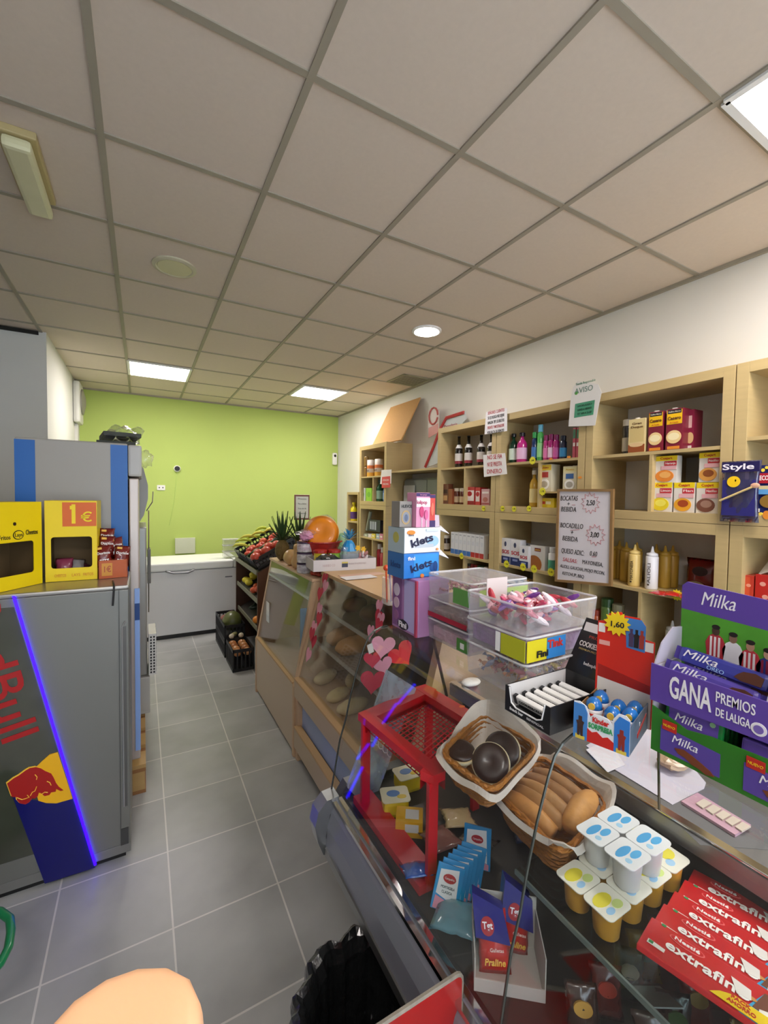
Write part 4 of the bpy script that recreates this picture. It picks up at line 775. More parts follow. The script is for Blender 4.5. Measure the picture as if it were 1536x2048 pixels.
# second box front runs (-.381,2.432)->(-.184,2.404)
CT=1.2445
def between(ax,ay,bx,by): return ((ax+bx)/2,(ay+by)/2),math.degrees(math.atan2(by-ay,bx-ax)),math.hypot(bx-ax,by-ay)
P_,rz_,w_=between(-.378,2.40,-.184,2.395)
t2=winbox('snack_box','yellow snack display box with an orange 1 euro panel and a window',w_,.17,.365,(P_[0],P_[1],CT),rz_,[('p',.16,.83,.66,.30,'#d8641c'),('p',.045,.835,.075,.24,'#f5d90a'),('p',-.005,.915,.04,.045,'#f5d90a'),('t',.30,.79,.17,'€','#f5d90a',.01,0,.22),('t',-.22,.07,.05,'CHEETOS','#d8861c',0,0,.22),('t',.08,.07,.05,'LAYS','#d8861c',0,0,.16),('t',.32,.07,.05,'FRITOS','#d8861c',0,0,.2)],(-.39,.40,.16,.55))
t2['category']='display box'
P_,rz_,w_=between(-.548,2.16,-.386,2.385)
t1=winbox('snack_box','yellow snack display box at the left edge with three small brand marks',w_,.16,.36,(P_[0],P_[1],CT),rz_,[('t',-.10,.60,.07,'Fritos','#1e1a10',.01,0,.17),('c',.11,.62,.085,.055,'#2a2210'),('c',.11,.62,.072,.045,'#eed205'),('t',.11,.62,.06,'Lays','#1e1a10',.01,0,.12),('t',.32,.64,.08,'Cheetos','#1e1a10',.01,0,.2),('c',.05,.75,.02,.02,'#2a1208')],(-.28,.36,.16,.54))
t1['category']='display box'
t1.location.z=t2.location.z=CT
for (tt,c,lab,cnt) in ((t1,'#c99a1f','yellow foil snack bag lying inside the window of the left yellow box',2),(t2,'#8d3a52','reddish snack bag lying inside the box with the 1 euro panel',3)):
    for k in range(cnt):
        c_=tt.matrix_basis if 0 else None
        a=tt.rotation_euler.z; lx,ly=(-.04+.045*k,.06+.02*k); x=tt.location.x+lx*math.cos(a)-ly*math.sin(a); y=tt.location.y+lx*math.sin(a)+ly*math.cos(a)
        bag('snack_bag',lab if k==0 else lab.replace('lying',['leaning','lying flat','standing'][k%3]+' beside it'),'bag',.07,.09,.035,['#c99a1f','#8f6a1c','#8d3a52','#b0a9a6','#5c2238'][(k+(c!='#c99a1f')*2)%5],(x,y,CT+.008),(R(-15-20*k),R(8*k),a+.3*k))
# orange tray with chilli snack bags
P_,rz_,w_=between(-.178,2.385,-.062,2.40)
t=thing('snack_tray','orange cardboard tray holding dark red snack bags on the grey cooler','tray',(P_[0],P_[1],CT),rz_)
obj('tray_front',box(B(),-w_/2,w_/2,0,.004,0,.085),M('#b5541c',.5),t)
obj('tray_body',box(box(box(B(),-w_/2,-w_/2+.004,0,.16,0,.085),w_/2-.004,w_/2,0,.16,0,.085),-w_/2,w_/2,.156,.16,0,.12),M('#b5541c',.5),t); obj('tray_bottom',box(B(),-w_/2+.004,w_/2-.004,.004,.156,0,.004),M('#8f4216',.5),t)
decorate(t,[('p',-.22,.5,.36,.7,'#c98a1f'),('t',-.22,.5,.45,'1€','#a8481c',.02,0,.24)],w_,.16,.085)
for i,(dx,dz,dy,lb) in enumerate(((-.032,.055,.018,'front left'),(.030,.050,.022,'front right'),(-.025,.095,.07,'behind on the left'),(.028,.085,.08,'behind on the right'),(-.02,.13,.11,'topmost at the back'))):
    a=R(rz_); x=P_[0]+dx*math.cos(a)-dy*math.sin(a); y=P_[1]+dx*math.sin(a)+dy*math.cos(a)
    bag('snack_bag','dark red corn snack bag in the orange tray, '+lb,'bag',.068,.10,.03,'#6e1410',(x,y,CT+dz),(R(-12),R((-6,8,5,-10,3)[i]),a),[('t',0,.62,.16,'Doritos','#e9e4e0',.02,0,.75),('t',0,.25,.2,'BITS','#f2eee8',.03,0,.55),('p',-.2,.86,.3,.1,'#d9a51c')])
# ================================================================ TRASH BIN + RED BOARD + GREEN BASKET
bc=(.452,.815); 
t=thing('trash_bin','round bin lined with a crumpled shiny black rubbish bag in front of the deli counter','bin',(bc[0],bc[1],0),0)
obj('bin_body',lathe(B(),[(.13,0),(.135,.01),(.168,.47),(.163,.47),(.13,.02),(0,.02)],seg=28),M('#2a2b2b',.5),t,smooth=False)
def bagf(u,v):
    a=2*math.pi*u
    if v<.40: k=v/.40; r=.186; z=.20+.29*k
    elif v<.52: k=(v-.40)/.12; r=.186-.036*k; z=.49+.022*math.sin(math.pi*k)
    elif v<.80: k=(v-.52)/.28; r=.150-.012*k; z=.49-.30*k
    else: k=(v-.80)/.20; r=.138*(1-k); z=.19-.05*k
    w_=(.006*math.sin(9*a+6*v)+.005*math.sin(17*a-9*v)+.003*math.sin(31*a+3))*(1 if v<.48 else .6 if v<.8 else 0)
    if .5<v<.8: w_-=.006
    zz_=.004*math.sin(7*a)+.003*math.sin(13*a+1)
    return ((r+w_)*math.cos(a),(r+w_)*math.sin(a),z+zz_*(1 if .25<v<.7 else .4))
obj('rubbish_bag',sheet(B(),bagf,110,26,.0012),M('#1b1d1e',.28,coat=.5,bump=.9,scale=26),t,smooth=False)
rb=I(925,1957,'z',.75); 
t=thing('red_board','worn red painted board with rounded corner standing in front of the bin','board',(0,.60,0),0)
pts=[(.10,.0),(.10,.752)]; 
xr=.522
pts=[(.10,.0),(xr,.0),(xr,.735)]+[(xr-.014+.014*math.cos(R(a)),.737+.014*math.sin(R(a))) for a in (20,45,70,90)]+[(.10,.757)]
obj('board_body',prism(B(),pts,0,.008),M('#a8120e',.35,coat=.4,var=.12,scale=12),t); obj('worn_edge',tube(B(),[(xr+.001,.004,.3)]+[(x+.001,.004,z) for x,z in pts[2:]],.0048,6),M('#8d8578',.7,var=.4,scale=60),t)
t=thing('shopping_basket','green plastic shopping basket with a curved handle at the left edge','basket',(-.62,1.72,0),0)
obj('basket_body',lathe(B(),[(.15,0),(.19,.20),(.195,.21),(.183,.205),(.145,.01),(0,.01)],seg=4,sx=.8,sy=1),M('#1c7a4d',.4),t,rot=(0,0,R(0)))
h=[I(px,py,'z',.27) for px,py in ((-70,1822),(-30,1818),(0,1823),(20,1838),(22,1862),(17,1895),(0,1928),(-25,1955),(-55,1975))]
obj('handle',tube(B(),[(p.x+.62,p.y-1.72,p.z) for p in h],.012,10),M('#0f7a48',.35,coat=.3),t,smooth=True)
# ================================================================ PRODUCE
t=thing('produce_rack','dark stepped produce rack between the freezer and the beech cabinet','rack',(.93,4.02,0),0)
DK=M('#1d1712',.6); RK=wood('#4a2a17','dark_wood')
obj('side_panel',prism(B(),[(.03,0),(.62,0),(.62,1.15),(.40,1.13),(.0,.92),(.0,.0)],1.04,1.06,lambda u,v,t_:(u,t_,v)),RK,t); obj('side_panel',prism(B(),[(.03,0),(.62,0),(.62,1.15),(.40,1.13),(.0,.92),(.0,.0)],0,.02,lambda u,v,t_:(u,t_,v)),RK,t)
for z,x in ((.90,.0),(.62,.02),(.34,.03)):
    obj('tier_board',prism(B(),[(x,z),(x+.45,z+.24),(x+.45,z+.255),(x,z+.015)],.02,1.04,lambda u,v,t_:(u,t_,v)),DK,t)
    obj('tier_lip',box(B(),x-.012,x,.02,1.04,z,z+.04),M('#7a7a66',.5),t)
obj('back_board',box(B(),.60,.62,.02,1.04,0,1.14),RK,t)
def tierpt(z0,x0,k,y): return (.93+x0+.45*k,y,z0+.24*k+.015)
def crate(name,lab,loc,w,d,h,rot=(0,0,0),col='#15171a'):
    """open slatted plastic crate"""
    t=thing(name,lab,'crate',loc,0,None,rot); m_=M(col,.45)
    obj('crate_bottom',box(B(),0,w,0,d,0,.01),m_,t)
    for (x0,x1,y0,y1) in ((0,.008,0,d),(w-.008,w,0,d),(0,w,0,.008),(0,w,d-.008,d)):
        bm=B(); box(bm,x0,x1,y0,y1,h-.03,h); box(bm,x0,x1,y0,y1,.01,.03)
        L_=(y1-y0) if x1-x0<.01 else (x1-x0); n=int(L_/.035)
        for i in range(n+1):
            c=i*(L_-.012)/n
            if x1-x0<.01: box(bm,x0+.001,x1-.001,y0+c,y0+c+.012,.03,h-.03)
            else: box(bm,x0+c,x0+c+.012,y0+.001,y1-.001,.03,h-.03)
        bmesh.ops.remove_doubles(bm,verts=bm.verts[:],dist=.0001)
        obj('crate_side',bm,m_,t)
    return t
crate('produce_crate','black slatted crate of onions on the floor nearest the aisle end','' and 0 or (.72,4.08,0),.195,.36,.21)
crate('produce_crate','lower black crate of the stack behind the onions',(.715,4.50,0),.20,.60,.16); crate('produce_crate','upper black crate with a round green melon and sweet potatoes',(.715,4.50,.165),.20,.60,.16)
def fruit(name,lab,cat,c,r,col,grp=None,jit=.04,rot=None,rough=.4,stem=None,bump=.1):
    o=obj(name,ell(B(),(0,0,0),r,18,12,jit=jit),M(col,rough,var=.12,scale=14,bump=bump,coat=.2),None,c,rot or (0,0,rnd.random()*6),smooth=True); tag(o,lab,cat,grp); return o
k=0
for i in range(2):
    for j in range(4):
        fruit('onion','brown onion in the black floor crate','onion',(.772+i*.09,4.135+j*.085,.165),(.040,.040,.037),['#b97d4a','#c98f5c','#a86a3c'][k%3],'onions in the floor crate'); k+=1
for i,(x,y) in enumerate(((.77,4.425),(.86,4.42))): fruit('garlic_bulb','pale garlic bulb behind the onions, %s one'%['left','right'][i],'garlic',(x,y,.235),(.026,.026,.024),'#cfc4ae')
t=fruit('melon','round striped green melon in the upper crate','melon',(.815,4.66,.325),(.095,.105,.10),'#5d6332',rot=(0,.2,0),bump=.2)
for i,(x,y) in enumerate(((.77,4.87),(.86,5.00),(.87,4.84))): fruit('sweet_potato','pink sweet potato beside the melon, %s'%['nearest the aisle','farthest','on the right'][i],'sweet potato',(x,y,.30),(.038,.07,.04),'#9c5f56')
fruit('squash_piece','pale cut vegetable lying at the near edge of the stacked crates','vegetable',(.80,4.475,.235),(.06,.022,.02),'#b3b07a')
# tilted crates on the top tier
for i,(y,c) in enumerate(((4.09,'front'),(4.42,'middle'),(4.74,'far'))):
    crate('produce_crate','black crate tilted on the top tier of the produce rack, %s one'%c,(.95,y,.935),.44,.29,.11,(0,R(-28),0))
def on_top(k_,y,h): return (.95+k_*.44*math.cos(R(28))-h*math.sin(R(28)),y,.935+k_*.44*math.sin(R(28))+h*math.cos(R(28)))
bi=0
for i in range(7):
    c=on_top(.12+.13*i,4.80+.05*(i%2),.14+.02*(i%3)); bm=B(); tube(bm,[(0,-.09,.0),(0,-.05,.022),(0,0,.03),(0,.05,.022),(0,.09,-.004)],[.006,.016,.018,.016,.005],8)
    tag(obj('banana',bm,M('#b9c93c' if i%2 else '#d3d24c',.5),None,c,(0,R(-28+6*(i%3)),R(60+12*i)),smooth=True),'greenish yellow banana in the far crate of the top tier','banana','bananas on the produce rack')
for i in range(9):
    c=on_top(.10+.10*i,4.50+.08*(i%3),.09+.01*(i%2)); fruit('tomato','red tomato in the middle crate of the top tier','tomato',c,(.042,.042,.036),['#c8402a','#b5301f','#d35a35'][i%3],'tomatoes on the produce rack')
for i in range(3):
    c=on_top(.25+.25*i,4.36,.10); tag(obj('courgette',tube(B(),[(-.10,0,0),(0,.01,.01),(.10,0,0)],[.018,.024,.02],10),M('#1f3a1c',.35),None,c,(0,R(-28),R(10*i)),smooth=True),'dark green courgette in the top tier crates','courgette','courgettes on the produce rack')
for i,(kk,y) in enumerate(((.10,4.14),(.22,4.22),(.36,4.15),(.50,4.24),(.62,4.14))): c=on_top(kk,y,.11); fruit('red_pepper','large red pepper in the front crate of the top tier','pepper',c,(.055,.05,.045),'#c0442e','red peppers on the produce rack')
for i,(y,kk) in enumerate(((4.86,.10),(4.78,.12),(4.80,.26),(4.90,.28),(4.70,.10))): fruit('lemon','yellow lemon on the middle tier','lemon',(tierpt(.62,.02,kk,y)[0],y,tierpt(.62,.02,kk,y)[2]+.045),(.042,.034,.034),'#dccb2f','lemons on the middle tier')
for i,(y,kk) in enumerate(((4.36,.05),(4.30,.12),(4.42,.14))): fruit('tomato','orange red tomato on the middle tier','tomato',(tierpt(.62,.02,kk,y)[0],y,tierpt(.62,.02,kk,y)[2]+.045),(.038,.038,.034),'#d0562c','tomatoes on the middle tier')
for i,(y,kk) in enumerate(((4.28,.05),(4.20,.1))): fruit('orange','bright orange on the lowest tier','orange',(tierpt(.34,.03,kk,y)[0],y,tierpt(.34,.03,kk,y)[2]+.045),(.04,.04,.038),'#e8902a','oranges on the lowest tier')
for i in range(2): fruit('cucumber','dark green cucumber lying on the lowest tier','cucumber',(tierpt(.34,.03,.25,4.6+i*.1)[0],4.6+i*.1,tierpt(.34,.03,.25,4.6)[2]+.04),(.03,.10,.03),'#1c3322','cucumbers on the lowest tier')
for i in range(3): 
    t=thing('plastic_tub','clear plastic tub stacked behind the bananas','tub',(1.02,5.18,.885+i*.06) if 0 else (.86,5.46,.876+i*.075),0,'clear tubs on the freezer corner')
    obj('tub_body',box(B(),-.0,.18,0,.13,0,.07,.008),TUB,t); obj('tub_lid',box(B(),-.006,.186,-.006,.136,.066,.074,.003),TUBRIM,t)
# pineapples, squashes
def pineapple(lab,x,y,z,h):
    t=thing('pineapple',lab,'pineapple',(x,y,z),0); bm=ell(B(),(0,0,.085),(.058,.058,.088),20,16)
    obj('fruit_body',bm,M('#6f5b2b',.7,var=.5,scale=60,bump=.9),t,smooth=False)
    k_=0
    for ring,(n,ang_,ln) in enumerate(((9,62,.13),(9,45,.17),(8,28,.20),(6,12,.22))):
        for i in range(n):
            a=2*math.pi*i/n+ring*.4; e=R(ang_); pts=[]; 
            for s in (0,.35,.7,1.0):
                rad=.010+ln*s*math.sin(e)*(1-.15*s)+.0; zz_=.165+ln*s*math.cos(e)*(1+.1*s)
                pts.append(Vector((rad*math.cos(a),rad*math.sin(a),zz_)))
            bm=B(); sd=Vector((-math.sin(a),math.cos(a),0)); wds=(.011,.012,.007,.0008); pr_=None
            g=[[bm.verts.new(p+sd*w0),bm.verts.new(p+Vector((math.cos(a),math.sin(a),-.6))*.003),bm.verts.new(p-sd*w0)] for p,w0 in zip(pts,wds)]
            for q,r_ in zip(g,g[1:]):
                for m0 in (0,1): bm.faces.new((q[m0],q[m0+1],r_[m0+1],r_[m0]))
            bmesh.ops.solidify(bm,geom=bm.faces[:],thickness=.0012)
            obj('crown_leaf',bm,M('#4f6b3c',.5,var=.25),t); k_+=1
    return t
AT=1.118
pineapple('pineapple on the beech cabinet next to the squashes, left one',.99,3.43,AT,.3); pineapple('pineapple on the beech cabinet behind the pink sweets, right one',1.10,3.32,AT,.28)
t=tag(obj('butternut_squash',lathe(B(),[(0,0),(.035,.003),(.052,.025),(.055,.05),(.046,.08),(.036,.11),(.036,.15),(.03,.175),(0,.182)],seg=20),M('#cfa871',.5,var=.05),None,(.995,3.02,AT),(R(4),R(-3),0),smooth=True),'tall pale butternut squash standing on the beech cabinet','squash')
fruit('butternut_squash','rounder pale squash left of the tall one on the beech cabinet','squash',(.98,3.17,AT+.06),(.06,.055,.06),'#c9a56b')
# ================================================================ THINGS ON THE BREAD CABINET TOP
BT=1.1705
t=thing('price_stand','small framed price card on a thin stick above the pineapples','price stand',(1.16,3.45,AT),0)
obj('stick',tube(B(),[(0,0,0),(0,0,.33)],.004),WHITE,t); obj('frame',box(B(),-.066,.066,.0,.008,.325,.535,.004),M('#6e3a1e',.4),t); obj('card',box(B(),-.054,.054,-.0015,.0,.34,.52),M('#c9c9b8',.6),t)
lines_=[('Precios','#55564f'),('Pan y dulces','#55564f'),('Fruta del dia','#55564f'),('Gracias','#55564f')]
for i,(s,c) in enumerate(lines_): txt(t,s,.018,M(c,.6),(0,-.0025,.50-i*.04),tw=.07)
# pink wrapped sweets stacked in clear tube
for i,(dz) in enumerate((0,.072,.144)):
    t=thing('sweet_jar','clear jar of sweets with a pink and purple wrapper, %s of the stack'%['bottom','middle','top'][i],'jar',(.975,2.83,AT+dz),0)
    obj('jar_body',lathe(B(),[(.052,0),(.055,.005),(.055,.06),(.05,.068)],seg=18),TUBRIM,t); obj('sweets',ell(B(),(0,0,.033),(.046,.046,.028),14,10,jit=.25),M(['#b9a7b8','#c3b6ab','#cf8fb0'][i],.5,var=.4,scale=60),t); obj('dark_band',lathe(B(),[(.0555,.058),(.056,.068)],seg=18),M('#3d2a45',.5),t)
t=thing('gift_bag','pink cellophane sweet bag tied with a ribbon, on the sweet jars','bag',(.985,2.83,AT+.222),0)
obj('bag_body',ell(B(),(0,0,.03),(.05,.045,.035),16,12,jit=.3),M('#cf8fae',.3,var=.3,scale=30,coat=.5),t,smooth=False)
obj('frill',ell(B(),(.0,0,.05),(.075,.055,.02),18,8,jit=.6),WRAP,t)
tag(obj('purple_tube',lathe(B(),[(.03,0),(.03,.20),(.026,.21)],seg=16),M('#7d3573',.3,coat=.4),None,(1.10,2.85,AT)),'tall purple tube standing right of the sweet jars','tube')
for i in range(5): fruit('wrapped_sweet','small red wrapped sweet lying in front of the white tray','sweet',(.985+.012*i,2.70-.03*i,AT+.016),(.02,.016,.014),'#b5422f','red sweets by the tray',jit=.3)
tag(obj('green_tube',lathe(B(),[(.018,0),(.018,.05),(.014,.055)],seg=12),M('#3f7d4a',.4),None,(1.03,2.60,AT)),'small dark green pot on the cabinet corner beside the red sweets','pot')
t=thing('cardboard_tray','long white cardboard tray printed with a small emblem on the bread cabinet','tray',(.93,2.56-.02,BT),-7)
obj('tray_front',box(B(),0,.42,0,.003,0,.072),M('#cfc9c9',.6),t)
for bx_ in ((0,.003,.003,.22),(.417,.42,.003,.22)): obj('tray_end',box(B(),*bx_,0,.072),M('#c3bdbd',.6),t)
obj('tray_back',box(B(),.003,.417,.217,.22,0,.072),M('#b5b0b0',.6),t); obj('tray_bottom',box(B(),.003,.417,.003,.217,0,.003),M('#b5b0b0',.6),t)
txt(t,'HARIBO CO',.022,M('#b9a0a0',.6),(.10,-.001,.035),tw=.08); txt(t,'PRODUCTO ALIMENTARIO',.016,M('#b9a8a8',.6),(.29,-.001,.04),tw=.12)
obj('emblem_panel',box(B(),.185,.225,-.0015,0,.02,.055),M('#3a3f55',.5),t); obj('emblem_top',box(B(),.185,.225,-.0025,-.0015,.045,.055),M('#c9b85a',.5),t)
t=thing('sieve','large orange half pumpkin wrapped in film on the bread cabinet','pumpkin',(1.08,2.80,BT+.16),0); t.name='half_pumpkin'
hm=Matrix.Rotation(R(18),4,'Y')
bm=B(); q=lathe(bm,[(0,-.075),(.07,-.07),(.11,-.04),(.125,.0),(.118,.0),(.10,-.02),(.06,-.03),(0,-.034)],seg=28)
o=obj('pumpkin_shell',bm,M('#d9b067',.5,var=.06),t,(0,0,.06),(R(72),R(0),R(-28)),smooth=True)
bm=lathe(B(),[(.121,.001),(.085,.012),(.06,.014),(.03,.008),(0,.004)],seg=28)
obj('pumpkin_flesh',bm,M('#e0830c',.4,var=.12,coat=.3),t,(0,-.001,.06),(R(72),R(0),R(-28)),smooth=True)
obj('film',ell(B(),(.05,.06,.09),(.09,.06,.09),18,12,jit=.12),WRAP,t)
t=thing('red_colander','red plastic bowl under the half pumpkin','bowl',(1.10,2.86,BT),0)
obj('bowl_body',lathe(B(),[(.07,0),(.08,.01),(.14,.15),(.155,.155),(.152,.162),(.135,.158),(.075,.015),(0,.012)],seg=28),M('#a52420',.4,coat=.3),t,smooth=False)
for i,(x,y,c) in enumerate(((1.02,2.66,'#c9b42a'),(1.11,2.64,'#7fa83a'))):
    t=bottle('snack_tin','round snack tub with a red lid beside the black bag, %s one'%['yellow','green'][i],'tub',[(.036,0),(.04,.005),(.042,.10)],c,(x,y,BT+.004),rz=0,capz=.115,capcol='#a8251f',capr=.045)
t=tag(obj('black_bag',ell(B(),(0,0,.045),(.085,.05,.05),18,12,jit=.25),M('#2d2f2c',.25,coat=.6,bump=.4,scale=25),None,(1.045,2.585,BT+.006)),'shiny dark grey bag with white tags inside the white tray','bag')
t=thing('gift_bag','clear gift bag tied with a bright blue tinsel bow in the white tray','bag',(1.20,2.60,BT+.004),0)
obj('bag_body',box(B(),-.06,.06,-.04,.04,0,.14,.015),glassmat('gift_film',(.85,.9,.95),.1,.08,.2,(.6,.75,.85)),t); obj('blue_wrap',lathe(B(),[(.055,.11),(.035,.16),(.02,.18)],seg=10),M('#1f8fd0',.3,coat=.5),t)
for i in range(40):
    a=rnd.random()*6.28; e=rnd.random()*1.5; r=.055+rnd.random()*.03; v=Vector((math.cos(a)*math.cos(e),math.sin(a)*math.cos(e),math.sin(e)))*r; u=v.cross(Vector((0,0,1))).normalized()*.004
    bm=B(); p0=Vector((0,0,.185)); vs=[bm.verts.new(p) for p in (p0-u,p0+u,p0+v+u,p0+v-u)]; bm.faces.new(vs); bmesh.ops.solidify(bm,geom=bm.faces[:],thickness=.0006)
    obj('tinsel_strip',bm,M('#2fa0dc' if i%3 else '#7fd0ee',.25,.3),t)
for i,dx in enumerate((.045,.085)): obj('flower_tag',prism(B(),star_poly(.022,.014,6),-.002,0),M('#e6b422',.5),t,(dx,-.045,.13-.01*i))
for i in range(7): fruit('wrapped_sweet','white and pink wrapped sweet at the right end of the white tray','sweet',(1.27+.014*(i%4),2.57+.015*(i//4)-.012*(i%3),BT+.06+.018*(i%3)),(.026,.010,.010),'#dccfcf' if i%2 else '#c98f8f','sweets in the white tray',jit=.3,rot=(0,R(20*i),i))
t=thing('sweets_heap','clear cup holding the pink and white sweets in the tray','cup',(1.29,2.575,BT+.0045),0); obj('cup_body',lathe(B(),[(.03,0),(.036,.055),(.034,.055),(.028,.003)],seg=16),TUB,t)
tag(obj('glass_jar',lathe(B(),[(.035,0),(.037,.2),(.03,.21)],seg=16),glassmat('green_glass',(.55,.8,.6),.1,.1,.3,(.5,.65,.5)),None,(1.26,2.84,BT)),'green tinted glass jar behind the half pumpkin','jar')
bm=B()
tag(obj('leaflets',box(B(),1.02,1.30,2.28,2.36,BT+.0005,BT+.003),M('#cfa890',.6),None),'loose pink and white leaflets lying under the tray edge','leaflets')
tag(obj('leaflets',box(B(),1.00,1.20,2.20,2.29,BT+.0035,BT+.006),M('#d9d6d6',.6),None,(0,0,0),(0,0,0)),'white leaflet nearest the camera on the bread cabinet','leaflets')
# cup of lolly sticks
t=thing('lolly_box','tall carton of lollipops and sticks left of the gum boxes','lolly box',(.99,1.62,BT),0)
obj('carton_body',box(B(),.0,.05,0,.05,0,.14,.003),M('#b02d22',.4),t); obj('clear_front',box(B(),-.055,-.002,-.01,.05,0,.12,.003),TUB,t)
for i in range(8):
    x=-.045+.012*i; pts=[(x+.012*(i%3),.02+.004*i,.01),(x-.012+.004*(i%3),.01,.15+.01*(i%3))]; obj('lolly_stick',tube(B(),pts,.0035,6),M(['#d8501f','#6f5a8f','#c9c3cf','#c2351f'][i%4],.4),t)
    if i%2==0: obj('lolly_head',ell(B(),(x-.012,.01,.165+.01*(i%3)),(.013,.013,.014)),M('#dd4f1c',.3,coat=.5),t)
# ================================================================ THINGS ON THE GLASS TOP
def purple_box():
    t=carton('sweets_carton','tall pink and purple sweets carton under the gum boxes on the glass top','carton',.155,.12,.178,'#b07fb0',(.735,1.162,GT),-90,decs=[('p',0,.5,.96,.96,'#a574ab'),('p',-.28,.5,.36,.9,'#7f4f86'),('p',.2,.5,.4,.9,'#b9aede'),('c',-.3,.72,.12,.12,'#cdbccd'),('c',-.3,.48,.11,.1,'#c9a9bb'),('c',-.3,.25,.09,.09,'#8f5a86'),('c',-.02,.12,.2,.09,'#1b1320'),('t',-.02,.12,.14,'Fini','#f3eef3',.03,0,.3),('p',.46,.5,.06,.98,'#b8415f')]); return t  # pale bluish panel on the right paints a light streak on the front
purple_box()
kz=GT+.1785
carton('gum_box','blue gum box with a dolphin, under the white gum box','box',.135,.10,.078,'#1f78cf',(.775,1.125,kz),0,decs=[('p',.12,.5,.7,.9,'#2f95e2'),('t',-.02,.48,.42,'klets','#15204f',.03,14,.62),('t',-.30,.80,.2,'fini','#f0f0f5',.02,0,.2),('c',.32,.38,.1,.2,'#0d4f95'),('c',.38,.42,.06,.22,'#0a3f80'),('c',.0,.08,.05,.08,'#e88a3f')],left=[('p',0,.5,1,1,'#2a6cae'),('t',0,.5,.35,'klets','#173f78',.02,0,.6)])
carton('gum_box','white gum box stacked on the blue gum box','box',.138,.10,.080,'#dfe3e8',(.777,1.125,kz+.079),0,decs=[('c',.28,.45,.17,.22,'#9cc3e0'),('p',.05,.28,.5,.12,'#b9c3cf'),('t',-.03,.48,.42,'klets','#15173f',.03,14,.62),('c',-.33,.82,.11,.09,'#e88a2f'),('t',-.33,.72,.13,'fini','#20213a',0,0,.14),('p',.25,.9,.34,.09,'#c9d9ea'),('c',.40,.12,.03,.05,'#e8a05f')],left=[('p',0,.5,1,1,'#a9bcc4'),('c',0,.6,.18,.22,'#b9b35a')])
for i,z in enumerate((kz+.055,kz+.079+.058)):
    o=board('box_flap',[(.846,1.13,z+.015),(.846,1.20,z+.015),(.895,1.19,z+.022),(.885,1.13,z-.0)],.0012,M('#d9dbe0',.6),'open white cardboard flap of the %s gum box'%['blue','white'][i],'flap')[0]
kz2=kz+.160
carton('lolly_carton','pink lolly carton with two printed ice lollies on top of the gum boxes','carton',.052,.055,.110,'#d98fb2',(.778,1.128,kz2),0,decs=[('p',.0,.94,1,.10,'#3b2560'),('t',0,.94,.06,'ice pops','#d98fae',0,0,.5),('p',0,.72,1,.26,'#e6dfe4'),('t',-.12,.72,.15,'lolipop','#b02f5f',.02,0,.75),('c',-.12,.45,.15,.16,'#c23a6f'),('p',-.12,.14,.03,.26,'#efe6ea'),('c',.2,.36,.13,.14,'#cf5f92'),('p',.2,.1,.03,.2,'#efe6ea')])
carton('lolly_carton','red and purple side carton touching the pink lolly carton','carton',.022,.05,.105,'#c83a34',(.816,1.131,kz2),0,decs=[('p',0,.94,1,.1,'#3b2560'),('c',0,.55,.25,.2,'#e0705a'),('p',0,.1,1,.2,'#3b2560')])
board('box_flap',[(.830,1.135,kz2+.0),(.832,1.19,kz2+.04),(.872,1.17,kz2+.036),(.845,1.13,kz2+.002)],.0012,M('#c9c3d6',.6),'open flap of the lolly carton on top of the pile','flap')
carton('egg_carton','grey carton lettered HUEVOS with a round emblem left of the lolly carton','carton',.046,.05,.082,'#85807c',(.727,1.15,kz2),0,decs=[('p',0,.5,.98,.98,'#8d8883'),('t',.05,.80,.17,'HUEVOS','#17151a',.02,0,.85),('c',.0,.38,.36,.28,'#b59a6b'),('c',0,.38,.27,.21,'#8a8f9a'),('c',0,.36,.14,.14,'#5d6a86')])
# clear sweets tubs
def tub(name,lab,loc,w,d,h,lid=True,rz=0):
    """open clear tub; local origin front-left-bottom, x=depth into room, y toward far end"""
    t=thing(name,lab,'tub',loc,rz); th=.0015; tp=.004
    obj('tub_bottom',box(B(),tp,w-tp,tp,d-tp,0,th),TUB,t)
    for q in (((tp,tp),(0,0),(0,d),(tp,d-tp)),((w-tp,tp),(w,0),(w,d),(w-tp,d-tp))):
        pass
    def wall(a,b_,a2,b2): # bottom a-b, top a2-b2
        bm=B(); vs=[bm.verts.new((*a,0)),bm.verts.new((*b_,0)),bm.verts.new((*b2,h)),bm.verts.new((*a2,h))]; bm.faces.new(vs); bmesh.ops.solidify(bm,geom=bm.faces[:],thickness=th); return bm
    c0=[(tp,tp),(w-tp,tp),(w-tp,d-tp),(tp,d-tp)]; c1=[(0,0),(w,0),(w,d),(0,d)]
    for i in range(4): j=(i+1)%4; obj('tub_wall',wall(c0[i],c0[j],c1[i],c1[j]),TUB,t)
    bm=B(); r=.014; pts=[]
    for cx,cy,a0 in ((w-r,d-r,0),(r,d-r,90),(r,r,180),(w-r,r,270)):
        for k in range(5): a=R(a0+k*22.5); pts.append((cx+(r+.003)*math.cos(a),cy+(r+.003)*math.sin(a),h))
    obj('tub_rim',tube(bm,pts,.0028,6,closed=True),TUBRIM,t)
    if lid: obj('tub_lid',box(B(),.002,w-.002,.002,d-.002,h-.0015,h),TUB,t)
    return t
